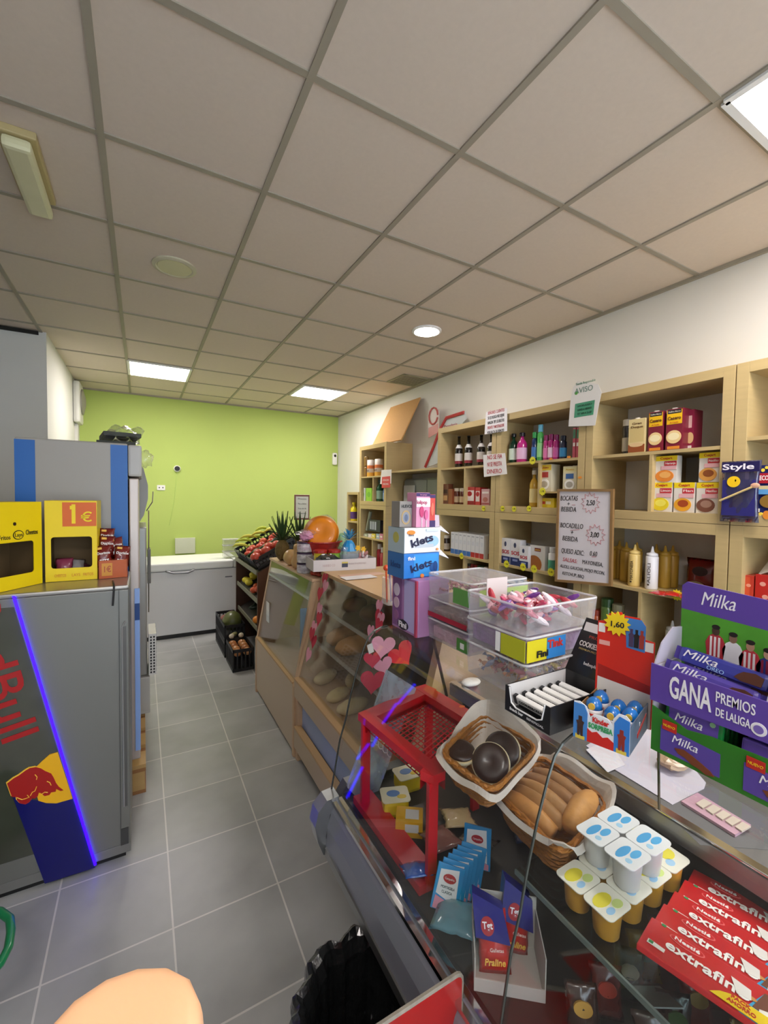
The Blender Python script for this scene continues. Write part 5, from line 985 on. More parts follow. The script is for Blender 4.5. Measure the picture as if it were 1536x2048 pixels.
def wrapped(name,lab,c,l,w,t_,col,grp,rot,twist=True):
    bm=ell(B(),(0,0,0),(l*.5,w*.5,t_*.5),10,7,jit=.15)
    if twist:
        for s in (-1,1):
            a=[bm.verts.new(p) for p in ((s*l*.42,0,0),(s*l*.85,w*.45,.0),(s*l*.85,-w*.45,.001))]; bm.faces.new(a); b_=[bm.verts.new(p) for p in ((s*l*.42,0,.001),(s*l*.80,.0,w*.4),(s*l*.80,.0,-w*.4))]; bm.faces.new(b_)
    o=obj(name,bm,M(col,.35,coat=.5,var=.2,scale=60),None,c,rot); tag(o,lab,'sweet',grp); return o
def fill(n,x0,x1,y0,y1,z0,z1,cols,lab,grp,l=.026,w=.012,name='wrapped_sweet',tw_=True):
    proto={}
    for i in range(n):
        c=cols[i%len(cols)]; loc=(rnd.uniform(x0,x1),rnd.uniform(y0,y1),z0+(z1-z0)*(i+.5)/n); rot=(rnd.random()*.8,rnd.random()*.8,rnd.random()*6.28)
        if c in proto: o=proto[c].copy(); COL.objects.link(o); o.location=loc; o.rotation_euler=rot
        else: proto[c]=wrapped(name,lab,loc,l,w,w*.8,c,grp,rot,tw_)
S1x,S1y=.772,.888
tz=GT+.0015
for i,(h,lab) in enumerate(((.062,'lowest clear sweets tub of the left stack, with a pink tint'),(.060,'middle clear sweets tub of the left stack, with a red band'),(.070,'topmost clear sweets tub of the left stack, with a green label'))):
    t=tub('sweets_tub',lab,(S1x,S1y,tz),.215,.195,h)
    if i==2:
        l=obj('green_label',box(B(),.03,.215,-.0035,-.002,.006,.05),M('#8fae2c',.5),t); obj('label_side',box(B(),-.0035,-.002,.0,.07,.006,.05),M('#5f9a4a',.5),t)
        txt(l,'Fini',.024,M('#1a1a1a',.5),(.13,-.0045,.032),bold=.03,tw=.05); obj('red_panel',box(B(),.16,.20,-.0042,-.0035,.01,.03),M('#c83a2a',.5),l)
        fill(60,S1x+.03,S1x+.18,S1y+.03,S1y+.17,tz+.02,tz+.045,['#c98f8a','#cfc9a0','#b5707a'],'wrapped sweet in the topmost tub of the left stack','sweets in the left stack')
    elif i==1: obj('red_band',box(B(),-.0035,-.002,.01,.19,.004,.018),M('#a81f33',.5),t); obj('sweet_layer',box(B(),.01,.2,.01,.18,.004,.03,.004),M('#a58a80',.5,var=.4,scale=70,bump=.8),t,kind='stuff',label='brownish sweets pressed against the clear wall')
    else: obj('sweet_layer',box(B(),.01,.2,.01,.18,.004,.04,.004),M('#c9a0b0',.5,var=.3,scale=70,bump=.8),t,kind='stuff',label='pink sweets pressed against the clear wall'); l=obj('green_label',box(B(),-.0035,-.002,.0,.05,.006,.04),M('#4f8a3a',.5),t); obj('white_panel',box(B(),-.0042,-.0035,.018,.034,.014,.03),WHITE,l)
    tz+=h+.0035
S2x,S2y=.705,.632
tz=GT+.0015
for i,(h,lab) in enumerate(((.078,'lowest clear tub of the right stack, full of mixed wrapped sweets'),(.055,'middle clear tub of the right stack, with a yellow and blue label'),(.062,'open clear tub on top of the right stack, heaped with chocolate bars'))):
    t=tub('sweets_tub',lab,(S2x,S2y,tz),.235,.19,h,lid=(i<2))
    if i==0: fill(110,S2x+.02,S2x+.21,S2y+.02,S2y+.17,tz+.012,tz+.055,['#d7a0a0','#e2c74a','#b5505a','#e6ded6','#7a86a8','#c98a5a'],'colourful wrapped sweet in the lowest tub of the right stack','sweets in the right stack',l=.030,w=.014)
    if i==1:
        obj('sweet_layer',box(B(),.01,.22,.01,.18,.004,.042,.004),M('#8d6a9a',.4,var=.5,scale=50,bump=.8),t,kind='stuff',label='purple wrapped sweets pressed against the clear wall')
        l=obj('yellow_label',box(B(),.0,.12,-.0035,-.002,.004,.05),M('#d9cc1f',.5),t); obj('blue_panel',box(B(),.06,.12,-.0045,-.0035,.004,.05),M('#2f7fc4',.5),l); obj('label_side',box(B(),-.0035,-.002,.0,.07,.004,.05),M('#b5b81f',.5),t)
        txt(l,'Fini',.02,M('#16161a',.5),(.045,-.0055,.018),bold=.03,tw=.035); txt(l,'Tink',.024,M('#c8322a',.5),(.085,-.0055,.035),bold=.03,tw=.05)
        obj('barcode_label',box(B(),-.0042,-.0035,.072,.086,.006,.05),WHITE,t)
    if i==2: 
        fill(90,S2x+.03,S2x+.205,S2y+.025,S2y+.165,tz+.012,tz+.058,['#c9456a','#6f3a8f','#e3a9b5','#b02f3f','#e9dfe6'],'small wrapped chocolate bar heaped in the open tub','chocolate bars in the open tub',l=.046,w=.016,name='chocolate_bar',tw_=False)
        obj('white_card',box(B(),.05,.12,.175,.177,.02,.09),M('#d6cbc8',.6),t)
    tz+=h+.0035
tag(obj('oval_soap',ell(B(),(0,0,.0),(.04,.027,.012),24,12),M('#e6e2da',.4),None,(1.055,1.262-.0 if 0 else 1.20,.969)),'smooth white oval object lying on the grey worktop behind the red basket','dish')
# ---- black cookie bar box
t=thing('bar_box','black display box of cookies and cream bars with its lid folded back','display box',(.650,.5780,GT),-90)
w_,d_,h_=.112,.185,.052; BK=M('#121213',.4,coat=.3); WI=M('#dcdcdc',.6)
arch=[(-w_/2,0),(w_/2,0),(w_/2,h_),(w_/2-.012,h_),(w_/2-.018,.022),(w_/2-.030,.016),(-w_/2+.030,.016),(-w_/2+.018,.022),(-w_/2+.012,h_),(-w_/2,h_)]
obj('front_panel',prism(B(),arch,0,.002),BK,t); 
a2=[(-w_/2+.012,h_),(-w_/2+.018,.022),(-w_/2+.030,.016),(w_/2-.030,.016),(w_/2-.018,.022),(w_/2-.012,h_)]
obj('white_trim',tube(B(),[(x,-.001,z) for x,z in a2],.0016,5),WI,t)
for a_ in (-w_/2,w_/2-.002): obj('side_panel',box(B(),a_,a_+.002,.002,d_,0,h_),BK,t)
for a_ in (-w_/2+.002,w_/2-.003): obj('inner_face',box(B(),a_,a_+.001,.002,d_-.002,.002,h_-.001),WI,t)
obj('back_panel',box(B(),-w_/2,w_/2,d_-.002,d_,0,h_),BK,t); obj('bottom_panel',box(B(),-w_/2+.002,w_/2-.002,.002,d_-.002,0,.002),BK,t)
lid=obj('lid',prism(B(),[(-w_/2,0),(w_/2,0),(w_/2-.008,.125),(-w_/2+.008,.125)],0,.002),BK,t,(0,d_,h_),(R(-28),0,0))
obj('white_strip',box(B(),-w_/2+.012,w_/2-.012,-.001,0,.095,.115),WI,lid); txt(lid,'COOKIES&CREAM',.016,M('#e2e0dc',.5),(0,-.001,.065),bold=.02,tw=.085); txt(lid,'PROTEIN',.009,M('#b5483a',.5),(0,-.001,.084),tw=.05); txt(lid,'PREMIUM PROTEIN SNACK',.006,M('#b5a060',.5),(0,-.001,.053),tw=.08); txt(lid,'bebeplus',.010,M('#d9d9d9',.5),(0,-.001,.025),tw=.035)
txt(t,'Snack bar',.008,M('#dcdcdc',.5),(-.025,-.001,.009),tw=.035,bold=.02); txt(t,'BENEFICIAL',.006,M('#bbbbbb',.5),(.022,-.001,.008),tw=.04)
for i in range(6):
    b_=thing('protein_bar','white cookies and cream bar with black ends in the black box, %s from the front'%ORD[i],'bar',(.675+i*.026,.578,GT+.012),-90,None,(R(20),0,R(-90)))
    obj('wrapper',box(B(),-.040,.040,-.006,.006,0,.022,.003),M('#e2e2e0',.45),b_)
    for s in (-1,1): obj('black_end',box(B(),min(s*.040,s*.049),max(s*.040,s*.049),-.005,.005,.001,.021,.002),M('#17171a',.4),b_)
    obj('black_strip',box(B(),-.034,.034,-.0075,-.006,.001,.007),M('#17171a',.4),b_); txt(b_,'COOKIES&CREAM',.008,INK,(0,-.0072,.0145),tw=.062)
# ---- surprise eggs box
t=thing('egg_display','open surprise egg display box with a tall red back card','display box',(.7025,.458,GT),-73)
w_,d_,h_=.092,.125,.05
fr=[(-w_/2,0),(w_/2,0),(w_/2,.062),(w_/2-.006,.068),(w_/2-.018,.068),(w_/2-.026,.056),(w_/2-.028,.045),(.012,.052),(0,.054),(-.012,.052),(-w_/2+.028,.045),(-w_/2+.022,.062),(-w_/2+.01,.068),(-w_/2,.066)]
fp_=obj('front_panel',prism(B(),fr,0,.0015),M('#dfe3e8',.45),t)
def pan(par,pts,col,e=-.0008,name='printed_panel'): return obj(name,prism(B(),pts,e,0),M(col,.45),par)
pan(fp_,[(-w_/2,0),(-w_/2+.024,0),(-w_/2+.024,.05),(-w_/2+.018,.064),(-w_/2,.064)],'#3f7fc4'); pan(fp_,[(w_/2-.024,0),(w_/2,0),(w_/2,.060),(w_/2-.016,.064),(w_/2-.024,.050)],'#2f78c9')
pan(fp_,[(-.022,0),(.022,0),(.022,.014),(.012,.020),(.004,.016),(-.006,.023),(-.014,.019),(-.022,.024)],'#c8231c')
txt(fp_,'Kinder',.013,M('#c8231c',.5),(0,-.0012,.043),bold=.03,tw=.027); txt(fp_,'SORPRESA',.013,M('#2f9a5a',.5),(0,-.0012,.031),bold=.03,tw=.04)
for s,c in ((-.034,'#3a2420'),(.034,'#8a2a20')):
    obj('printed_figure',prism(B(),[(s-.005,.006),(s-.001,.006),(s,.018),(s+.001,.006),(s+.005,.006),(s+.005,.026),(s+.007,.032),(s+.003,.034),(s+.003,.042),(s-.003,.042),(s-.003,.034),(s-.007,.032),(s-.005,.026)],-.0014,-.0006),M(c,.5),fp_); pan(fp_,[(s-.008,.0),(s+.008,.0),(s+.008,.006),(s-.008,.008)],'#d9c14a',-.001)
obj('side_panel',box(B(),w_/2-.0015,w_/2,.0015,d_,0,h_),M('#5a6f86',.45,var=.6,scale=40),t); obj('side_panel',box(B(),-w_/2,-w_/2+.0015,.0015,d_,0,h_),M('#b5905f',.6),t)
obj('red_swoosh',prism(B(),[(.05,.012),(.11,.03),(.11,.036),(.05,.02)],w_/2,w_/2+.0008,lambda u,v,t_:(t_,u,v)),M('#b5281f',.5),t)
obj('bottom_panel',box(B(),-w_/2+.0015,w_/2-.0015,.0015,d_-.0015,0,.0015),CARD,t); obj('inner_tray',box(B(),-w_/2+.002,w_/2-.002,.003,d_-.003,.014,.016),M('#c98a78',.5),t)
bp=obj('back_card',prism(B(),[(-w_/2-.004,0),(w_/2+.006,0),(w_/2+.006,.165),(w_/2-.010,.167),(w_/2-.012,.195),(w_/2-.022,.206),(-.004,.206),(-.008,.212),(-.030,.205),(-.036,.19),(-w_/2-.004,.186)],0,.002),M('#d9240f',.4,coat=.3),t,(0,d_,0),(R(-3),0,0))
pan(bp,[(-w_/2,.0),(w_/2+.004,.0),(w_/2+.004,.075),(-w_/2,.085)],'#e2ded8'); pan(bp,[(-w_/2,.075),(w_/2+.004,.065),(w_/2+.004,.08),(-w_/2,.10)],'#a81a10',-.001)
pan(bp,[(.004,.145),(.036,.142),(.036,.192),(.028,.203),(.0,.203)],'#3f7fc9',-.001); pan(bp,[(-w_/2-.002,.165),(-.036,.165),(-.036,.183),(-w_/2-.002,.183)],'#ece8e4'); pan(bp,[(w_/2-.014,.145),(w_/2+.004,.145),(w_/2+.004,.163),(w_/2-.014,.163)],'#ece8e4'); pan(bp,[(-w_/2,.14),(-w_/2+.02,.14),(-w_/2+.02,.149),(-w_/2,.149)],'#e8a9a0')
for s,c in ((.012,'#4a3a5f'),(.021,'#1c1a1c'),(.030,'#a33a30')): obj('printed_figure',prism(B(),[(s-.004,.148),(s+.004,.148),(s+.004,.166),(s+.005,.172),(s+.002,.175),(s+.0025,.183),(s-.0025,.183),(s-.002,.175),(s-.005,.172),(s-.004,.166)],-.002,-.001),M(c,.5),bp)
ps=obj('price_star',prism(B(),star_poly(.025,.018,13,-.014,.188),-.004,-.002),M('#f0cf1a',.5),bp); txt(ps,'1,60',.015,INK,(-.014,-.0045,.186),bold=.02,tw=.024)
def egg(lab,x,y,dz=0,rot=(0,0,0)):
    a=R(-73); X=.7025+x*math.cos(a)-y*math.sin(a); Y=.458+x*math.sin(a)+y*math.cos(a)
    e=thing('chocolate_egg',lab,'egg',(X,Y,GT+.0165+dz),-73)
    pf=[(0,0),(.008,.001),(.013,.006),(.0155,.013),(.0155,.02),(.0135,.029),(.009,.036),(.004,.0395),(0,.040)]
    obj('egg_bottom',lathe(B(),[p for p in pf if p[1]<=.0201],seg=18),M('#e6e6e8',.3,coat=.5),e,smooth=True); obj('egg_top',lathe(B(),[p for p in pf if p[1]>=.02],seg=18),M('#1f7ad0',.25,coat=.6),e,smooth=True)
    obj('red_print',prism(B(),[(-.009,.010),(.009,.010),(.009,.013),(-.009,.013)],-.0162,-.011),M('#c8281f',.4),e); obj('brown_print',prism(B(),[(-.009,.004),(.009,.004),(.008,.008),(-.008,.008)],-.0152,-.010),M('#6f3a2a',.4),e); obj('printed_disc',prism(B(),disc_poly(.006,.006,0,.026),-.0152,-.008),M('#e3c04a',.4),e)
    return e
for i,(x,y,lb) in enumerate(((-.027,.050,'front left corner'),(.006,.048,'front middle'),(.028,.022,'nearest the front right corner'),(-.027,.090,'back left'),(.006,.086,'back middle'),(.031,.066,'right side middle'),(.030,.102,'back right'))): egg('blue and white foil chocolate egg, %s of the display'%lb,x,y,.006 if i in(0,3) else 0)
# ---- big purple chocolate display
t=thing('chocolate_display','large two tier purple and green chocolate display stand on the glass top','display stand',(.775,.235,GT),-90)
W2=.352; GRN=M('#2f7a1f',.45,var=.25,scale=10); PUR=M('#5f43a3',.42,var=.03,coat=.3)
lx=lambda Y:.235-Y   # local x from world Y
obj('lower_tray',prism(B(),[(-W2/2,0),(W2/2,0),(W2/2,.075),(-W2/2+.09,.066),(-W2/2+.055,.060),(-W2/2,.078)],0,.002),GRN,t)
obj('lower_box',box(B(),-W2/2+.001,W2/2,.002,.13,0,.03),M('#1f4a1c',.5),t)
for a_ in (-W2/2,W2/2-.002): obj('side_panel',box(B(),a_,a_+.002,.002,.128,.031,.148),M('#cfcad6',.6),t)
obj('back_panel',box(B(),-W2/2,W2/2,.128,.13,0,.175),M('#2a2038',.6),t)
obj('upper_floor',box(B(),-W2/2,W2/2,.02,.128,.098,.101),M('#4a3480',.5),t)
gx=lambda px,X=.775: .235-I(px,1380,'x',X).y
uf=obj('upper_front',prism(B(),[(-W2/2-.002,.088),(W2/2,.098),(W2/2,.150),(-W2/2-.002,.152)],0,.003),PUR,t,(0,-.004,0))
txt(uf,'GANA',.050,M('#f2f0f5',.5),(gx(1382),-.001,.122),bold=.02,tw=gx(1425)-gx(1340)); txt(uf,'PREMIOS',.023,M('#f2f0f5',.5),(gx(1474),-.001,.133),bold=.006,tw=gx(1514)-gx(1434)); txt(uf,'DE LALIGA',.018,M('#f2f0f5',.5),(gx(1470),-.001,.110),bold=.01,tw=gx(1504)-gx(1434)); obj('round_logo',prism(B(),disc_poly(.0095,.0095,gx(1524),.108),-.001,0),M('#f2f0f5',.5),uf); obj('logo_center',prism(B(),disc_poly(.006,.006,gx(1524),.108),-.0018,0),M('#7a66b5',.5),uf)
for x_ in (-W2/2,-W2/2+.155): obj('upper_cheek',prism(B(),[(.0,.150),(.085,.150),(.085,.205),(.055,.208),(.02,.185)],x_,x_+.002,lambda u,v,t_:(t_,u,v)),M('#bcb6c6',.6),t)
hd=obj('header_card',prism(B(),[(-W2/2-.002,.10),(W2/2,.10),(W2/2,.262),(-W2/2+.006,.288),(-W2/2-.002,.280)],.088,.091),PUR,t)
pan_=obj('grass_print',prism(B(),[(-W2/2-.001,.12),(W2/2,.12),(W2/2,.218),(-W2/2-.001,.238)],.0865,.088),M('#4f9a2c',.5,var=.3,scale=20),hd)
txt(hd,'Milka',.034,M('#f5f3f8',.5),(gx(1428,.863),.0868,.262),bold=0,shear=.25,tw=gx(1462,.863)-gx(1394,.863))
for i,(x_,c1,c2,sk) in enumerate(((gx(1428,.863),'#b5323c','#ece6e6','#4a3428'),(gx(1463,.863),'#e9e9ee','#e9e9ee','#8a6a55'),(gx(1498,.863),'#c23a44','#ece6e6','#b58a70'),(gx(1534,.863),'#2f3a86','#8a2342','#c39a80'),(-W2/2+.222,'#d9c43a','#2f5fa8','#b58a70'),(-W2/2+.264,'#3f8a5a','#e9e9ee','#c39a80'))):
    zb=.175-.006*i
    pf_=obj('printed_player',prism(B(),[(x_-.012,zb-.01),(x_+.012,zb-.01),(x_+.015,zb+.014),(x_+.010,zb+.026),(x_+.005,zb+.030),(x_-.005,zb+.030),(x_-.010,zb+.026),(x_-.015,zb+.014)],.0855,.0866),M(c1,.5),hd)
    if c2!=c1:
        for k_ in range(3): obj('shirt_stripe',box(B(),x_-.008+.006*k_,x_-.005+.006*k_,.0850,.0855,zb-.008,zb+.026),M(c2,.5),pf_)
    obj('printed_face',prism(B(),disc_poly(.0055,.0075,x_,zb+.036),.0852,.0864),M(sk,.6),pf_); obj('printed_hair',prism(B(),disc_poly(.006,.004,x_,zb+.043),.0850,.0864),M('#1f1814',.6),pf_)
# tablets in lower tray
def tablet(lab,x,y,z,w=.085,h=.062,tilt=-8,base='#6a4fb0',green=True):
    a=R(-90); X=.775+y; Y=.235-x
    q=thing('chocolate_tablet',lab,'chocolate',(X,Y,GT+z),-90,None,(R(tilt),0,R(-90)))
    obj('wrapper',box(B(),-w/2,w/2,0,.009,0,h,.003),M('#1f8a3f' if green else base,.35,coat=.4),q)
    obj('purple_panel',prism(B(),[(-w/2+.008,.010),(w/2-.006,.010),(w/2-.006,h-.004),(-w/2+.006,h-.003)],-.0008,0),M(base,.35),q)
    if green: obj('green_print',prism(B(),[(-w/2+.012,.010),(w/2-.006,.010),(w/2-.012,.024),(-.01,.022)],-.0014,0),M('#2a7a35',.4),q)
    txt(q,'Milka',.019,M('#f4f2f7',.5),(-.006,-.0018,h*.62),bold=0,shear=.25,tw=w*.48); obj('choc_print',prism(B(),disc_poly(.013,.006,.008,.019,8),-.0024,-.0008),M('#6a3420',.5),q); obj('white_mark',prism(B(),disc_poly(.003,.005,w/2-.018,.016,8),-.0022,-.0008),WHITE,q); obj('white_mark',prism(B(),disc_poly(.004,.004,w/2-.014,h-.014,8),-.0022,-.0008),M('#9fd0a0',.5),q)
    return q
for i in range(4): tablet('green and purple chocolate tablet in the lower tray, %s from the front'%ORD[i],-.118,.006+i*.018,.032+(.004*i if i<2 else 0))
for i in range(3): tablet('purple chocolate tablet in the middle of the lower tray, %s from front'%ORD[i],-.010,.006+i*.018,.018,green=False)
for i in range(2): tablet('purple chocolate tablet at the right end of the lower tray, %s from the front'%ORD[i],.10,.006+i*.018,.024,green=False)
# tray front prints
for k_,x_ in enumerate((-.115,.002,.11)):
    l=obj('tray_print',prism(B(),[(x_-.045,.008),(x_+.042,.008),(x_+.042,.045),(x_-.045,.05)],-.0012,0),M('#5b46a0',.45),t); txt(l,'Milka',.018,M('#f4f2f7',.5),(x_-.008,-.002,.036),bold=0,shear=.25,tw=.038)
    obj('choc_print',prism(B(),[(x_-.022,.022),(x_-.008,.026),(x_+.006,.022),(x_+.016,.018),(x_+.030,.012),(x_+.036,.006),(x_+.024,.003),(x_+.014,.007),(x_+.004,.008),(x_-.006,.014),(x_-.016,.015)],-.0024,-.001),M('#7a3f22',.5),l); r_=obj('red_badge',box(B(),x_-.042,x_-.020,-.0026,-.001,.046,.062),M('#c22a20',.5),l); txt(r_,'NUEVO',.006,M('#f0c81f',.5),(x_-.031,-.0032,.054),tw=.018)
# bars in the upper tray
def cbar(lab,x,y,z,w=.125,rz=-90,col='#5d4bb0'):
    q=thing('chocolate_bar',lab,'chocolate bar',(.775+y,.235-x,GT+z),rz,None,(R(-22),R(4),R(rz)))
    obj('wrapper',box(B(),-w/2,w/2,-.008,.008,0,.026,.007),M(col,.3,coat=.6),q); 
    for s in (-1,1): obj('crimp',box(B(),min(s*w/2,s*(w/2+.008)),max(s*w/2,s*(w/2+.008)),-.001,.001,.002,.024),M('#4a3a95',.3),q)
    txt(q,'Milka',.018,M('#f4f2f7',.5),(-.03,-.0095,.015),bold=0,shear=.25,tw=.05); obj('choc_print',prism(B(),[(.02,.006),(.030,.003),(.055,.004),(.056,.018),(.045,.021),(.03,.018),(.024,.012)],-.0092,-.007),M('#5a3020',.5),q); return q
cbar('purple chocolate bar in front on the upper tray of the display',-.10,.02,.130); q=cbar('dark blue and purple cookie chocolate bar behind the front one on the upper tray',-.095,.042,.152,col='#3b3f9f'); txt(q,'OREO',.009,M('#9fc3ee',.5),(-.005,-.0095,.005),tw=.024)
cbar('purple chocolate bar deep in the upper tray under the header',-.09,.062,.125); cbar('purple chocolate bar in the right half of the upper tray',.06,.03,.115)
# ---- papers on worktop
def flat(name,lab,cat,pix,z,col,th=.001):
    P=[I(px,py,'z',z) for px,py in pix]; cx=sum(p.x for p in P)/len(P); cy=sum(p.y for p in P)/len(P)
    return tag(obj(name,prism(B(),[(p.x-cx,p.y-cy) for p in P],0,th,lambda u,v,t_:(u,v,t_)),M(col,.6),None,(cx,cy,z)),lab,cat)
flat('paper_sheet','white wrapping paper lying on the worktop under the egg display','paper',[(1172,1492),(1260,1440),(1330,1470),(1412,1566),(1408,1578),(1345,1610),(1230,1540)],.956,'#cfcbd8')
flat('paper_sheet','folded smaller white paper sheet at the left of the wrapping paper','paper',[(1172,1500),(1215,1480),(1250,1530),(1215,1545)],.9585,'#dedbe2')
tag(obj('pastry_wrap',ell(B(),(0,0,0),(.05,.035,.015),16,10,jit=.2),M('#c9a98a',.5,coat=.4),None,I(1350,1520,'z',.975)),'brownish wrapped pastry on the white paper','pastry')
t=flat('notepad','pink and cream notepad lying on the worktop below the chocolate display','notepad',[(1362,1607),(1395,1590),(1502,1655),(1470,1675)],.956,'#c99fb0',.006)
o=t.location
for i in range(5):
    ps_=[I(px,py,'z',.969) for px,py in ((1392+i*19.5,1603+i*11.5),(1408+i*19.5,1594+i*11.5),(1424+i*19.5,1603+i*11.5),(1406+i*19.5,1613+i*11.5))]
    obj('cream_block',prism(B(),[(p.x-o.x,p.y-o.y) for p in ps_],.0062,.0095,lambda u,v,t_:(u,v,t_)),M('#d9cbbb',.6),t)
flat('steel_tray','dark grey scale plate set in the worktop beside the notepad','scale plate',[(1310,1605),(1420,1570),(1540,1640),(1540,1700),(1400,1690)],.9552,'#6a6a6c',.0006)
# ================================================================ INSIDE THE DELI
SZ=.8605; DZ=.7155
# red plastic basket on legs
t=thing('red_basket_stand','red plastic mesh basket standing on legs inside the deli counter','basket',(0,0,0),0)
RED=M('#c01822',.35,coat=.3,var=.05); tz=1.0
c=[(.560,1.135),(.853,1.205),(.875,.93),(.588,.790)]
def rim(a,b_,w_=.030,z0=tz-.022,z1=tz,sh=0):
    z0+=sh; z1+=sh
    a=Vector((*a,0));b_=Vector((*b_,0)); n=(b_-a).normalized().cross(Vector((0,0,1)))*w_; bm=B()
    P=[a,b_,b_-n,a-n]; prism(bm,[(p.x,p.y) for p in P],z0,z1,lambda u,v,q:(u,v,q)); return bm
for i in range(4): obj('rim',rim(c[i],c[(i+1)%4],(-.05,-.05,-.036,-.036)[i],sh=.0008*(i%2)),RED,t)
bm=B()
def bil(u,v): 
    a=Vector(c[0]).lerp(Vector(c[1]),u); b_=Vector(c[3]).lerp(Vector(c[2]),u); return a.lerp(b_,v)
for i in range(1,18): 
    a=bil(i/18,.06);b_=bil(i/18,.94); tube(bm,[(a.x,a.y,tz-.045),(b_.x,b_.y,tz-.045)],.0022,4)
for i in range(1,20): 
    a=bil(.06,i/20);b_=bil(.94,i/20); tube(bm,[(a.x,a.y,tz-.044),(b_.x,b_.y,tz-.044)],.0022,4)
obj('mesh_floor',bm,RED,t)
def wallp(a,b_): 
    a=Vector((*a,0));b_=Vector((*b_,0)); n=(b_-a).normalized().cross(Vector((0,0,1)))*.036; a+=n;b_+=n
    bm=B(); vs=[bm.verts.new((p.x,p.y,z)) for p,z in ((a,tz-.005),(b_,tz-.005),(b_,tz-.046),(a,tz-.046))]; bm.faces.new(vs); bmesh.ops.solidify(bm,geom=bm.faces[:],thickness=.002); return bm
for i in range(4): obj('basket_wall',wallp(c[i],c[(i+1)%4]),RED,t)
for (a,f) in (((.575,1.115),(.575,1.112)),((.600,.808),(.592,.800)),((.845,1.17),(.845,1.17)),((.86,.95),(.86,.95))):
    obj('leg',prism(B(),[(f[0]-.013,f[1]-.006),(f[0]+.013,f[1]-.006),(f[0]+.013,f[1]+.006),(f[0]-.013,f[1]+.006)],DZ+.006,tz-.02,lambda u,v,q:(u,v,q)),RED,t)
obj('foot_bar',prism(B(),[(.560,.80),(.625,.80),(.615,1.15),(.555,1.15)],DZ+.0,DZ+.022,lambda u,v,q:(u,v,q)),RED,t)
obj('orange_sticker',prism(B(),[(x,y) for x,y in disc_poly(.010,.007,.862,1.02,12)],tz,tz+.001,lambda u,v,q:(u,v,q)),M('#e0661c',.5),t)
# wicker baskets
def wicker(lab,rimpts,z0,z1,shrink=.75):
    cx=sum(p[0] for p in rimpts)/4; cy=sum(p[1] for p in rimpts)/4
    t=thing('wicker_basket',lab,'basket',(cx,cy,z0),0); N=40
    def rp(u,k):
        # rounded quad
        s=u*4; i=int(s)%4; f=s-int(s); a=Vector(rimpts[i]);b_=Vector(rimpts[(i+1)%4]); p=a.lerp(b_,f); ctr=Vector((cx,cy)); 
        cr_=1-.10*(abs(f-.5)*2)**6; return (p-ctr)*k*cr_
    m_=M('#a0641f',.6,var=.3,scale=70,bump=.6)
    h=z1-z0; bm=B()
    for j in range(7):
        k=shrink+(1-shrink)*j/6; pts=[(*rp(i/N,k),h*j/6) for i in range(N)]; tube(bm,[(x+.0015*((i+j)%2),y,z+.0015*((i+j)%2)) for i,(x,y,z) in enumerate(pts)],h/12,5,closed=True)
    obj('woven_side',bm,m_,t)
    bm=B()
    for ph in (0,math.pi): tube(bm,[(*(rp(i/80,1.02+.012*math.cos(i*1.2+ph))),h+.004*math.sin(i*1.2+ph)) for i in range(80)],.0035,5,closed=True)
    obj('braided_rim',bm,M('#b9752a',.5,var=.2,scale=60),t)
    obj('basket_bottom',prism(B(),[tuple(rp(i/N,shrink)) for i in range(N)],0,.004,lambda u,v,q:(u,v,q)),m_,t)
    return t,rp,(cx,cy)
def liner(lab,t,rp,ctr,z0,z1,peaks,parent=None,h0=.006):
    def f(u,v):
        u_=u%1; k=.55+.62*v; p=rp(u_,min(k,1.04)+max(0,k-1.04)*1.2)
        pk=sum(a*math.exp(-((min(abs(u_-c_),1-abs(u_-c_)))/w_)**2) for c_,a,w_ in peaks)
        z=h0+(z1-z0)*min(1,v*1.15)**1.5+.004*math.sin(40*u_)*v+pk*v*v
        if v>.9: z-=.010*(1 if pk<.012 else 0)
        q=1+.02*math.sin(23*u_)*v
        return (p.x*q,p.y*q,z)
    return obj('paper_liner',sheet(B(),f,72,10,.0006),M('#cdbfb2' if parent is None else parent,.6,bump=.3,scale=30),t,smooth=False)
w1=[(.613,.811),(.647,.668),(.854,.730),(.817,.889)]
t,rp,ctr=wicker('wicker basket lined with paper holding round chocolate topped pastries',w1,.968,1.038); t.rotation_euler=(R(8),0,0)
liner('',t,rp,ctr,.968,1.030,[(.80,.030,.10),(.64,.045,.12),(.0,.01,.05)])
def donut(lab,x,y,z,rot,r=.05):
    q=thing('chocolate_doughnut',lab,'pastry',(x,y,z),0,None,rot)
    obj('dough',lathe(B(),[(0,-.013),(r*.75,-.013),(r*.98,-.006),(r,.0),(r*.97,.006),(0,.006)],seg=28),M('#d9bd8d',.7,var=.15,scale=40),q,smooth=True); obj('cream_band',lathe(B(),[(r*1.01,-.003),(r*1.02,.0),(r*1.01,.003),(r*.97,.003)],seg=28),M('#efe3c0',.5),q)
    obj('chocolate_top',lathe(B(),[(r*.97,.004),(r*.95,.010),(r*.7,.014),(r*.2,.012),(0,.008)],seg=28),M('#3a2118',.38,var=.2,scale=12,coat=.15,bump=.3),q,smooth=True); return q
donut('chocolate topped pastry lying flat at the left of the basket',.675,.800,1.026,(R(10),R(-6),0),.036)
donut('chocolate topped pastry leaning in the middle of the basket',.712,.735,1.026,(R(34),R(-40),R(-10)),.044)
donut('chocolate topped pastry leaning at the right of the basket',.765,.752,1.032,(R(30),R(-42),R(-10)),.044)
w2=[(.745,.775),(.728,.545),(.955,.590),(.955,.800)]
t,rp,ctr=wicker('wicker basket lined with white paper holding long brown pastries',w2,SZ,.938)
liner('',t,rp,ctr,SZ,.938,[(.62,.03,.08),(.50,.03,.05),(.25,.03,.04),(.88,.03,.08)],'#d6cfc6')
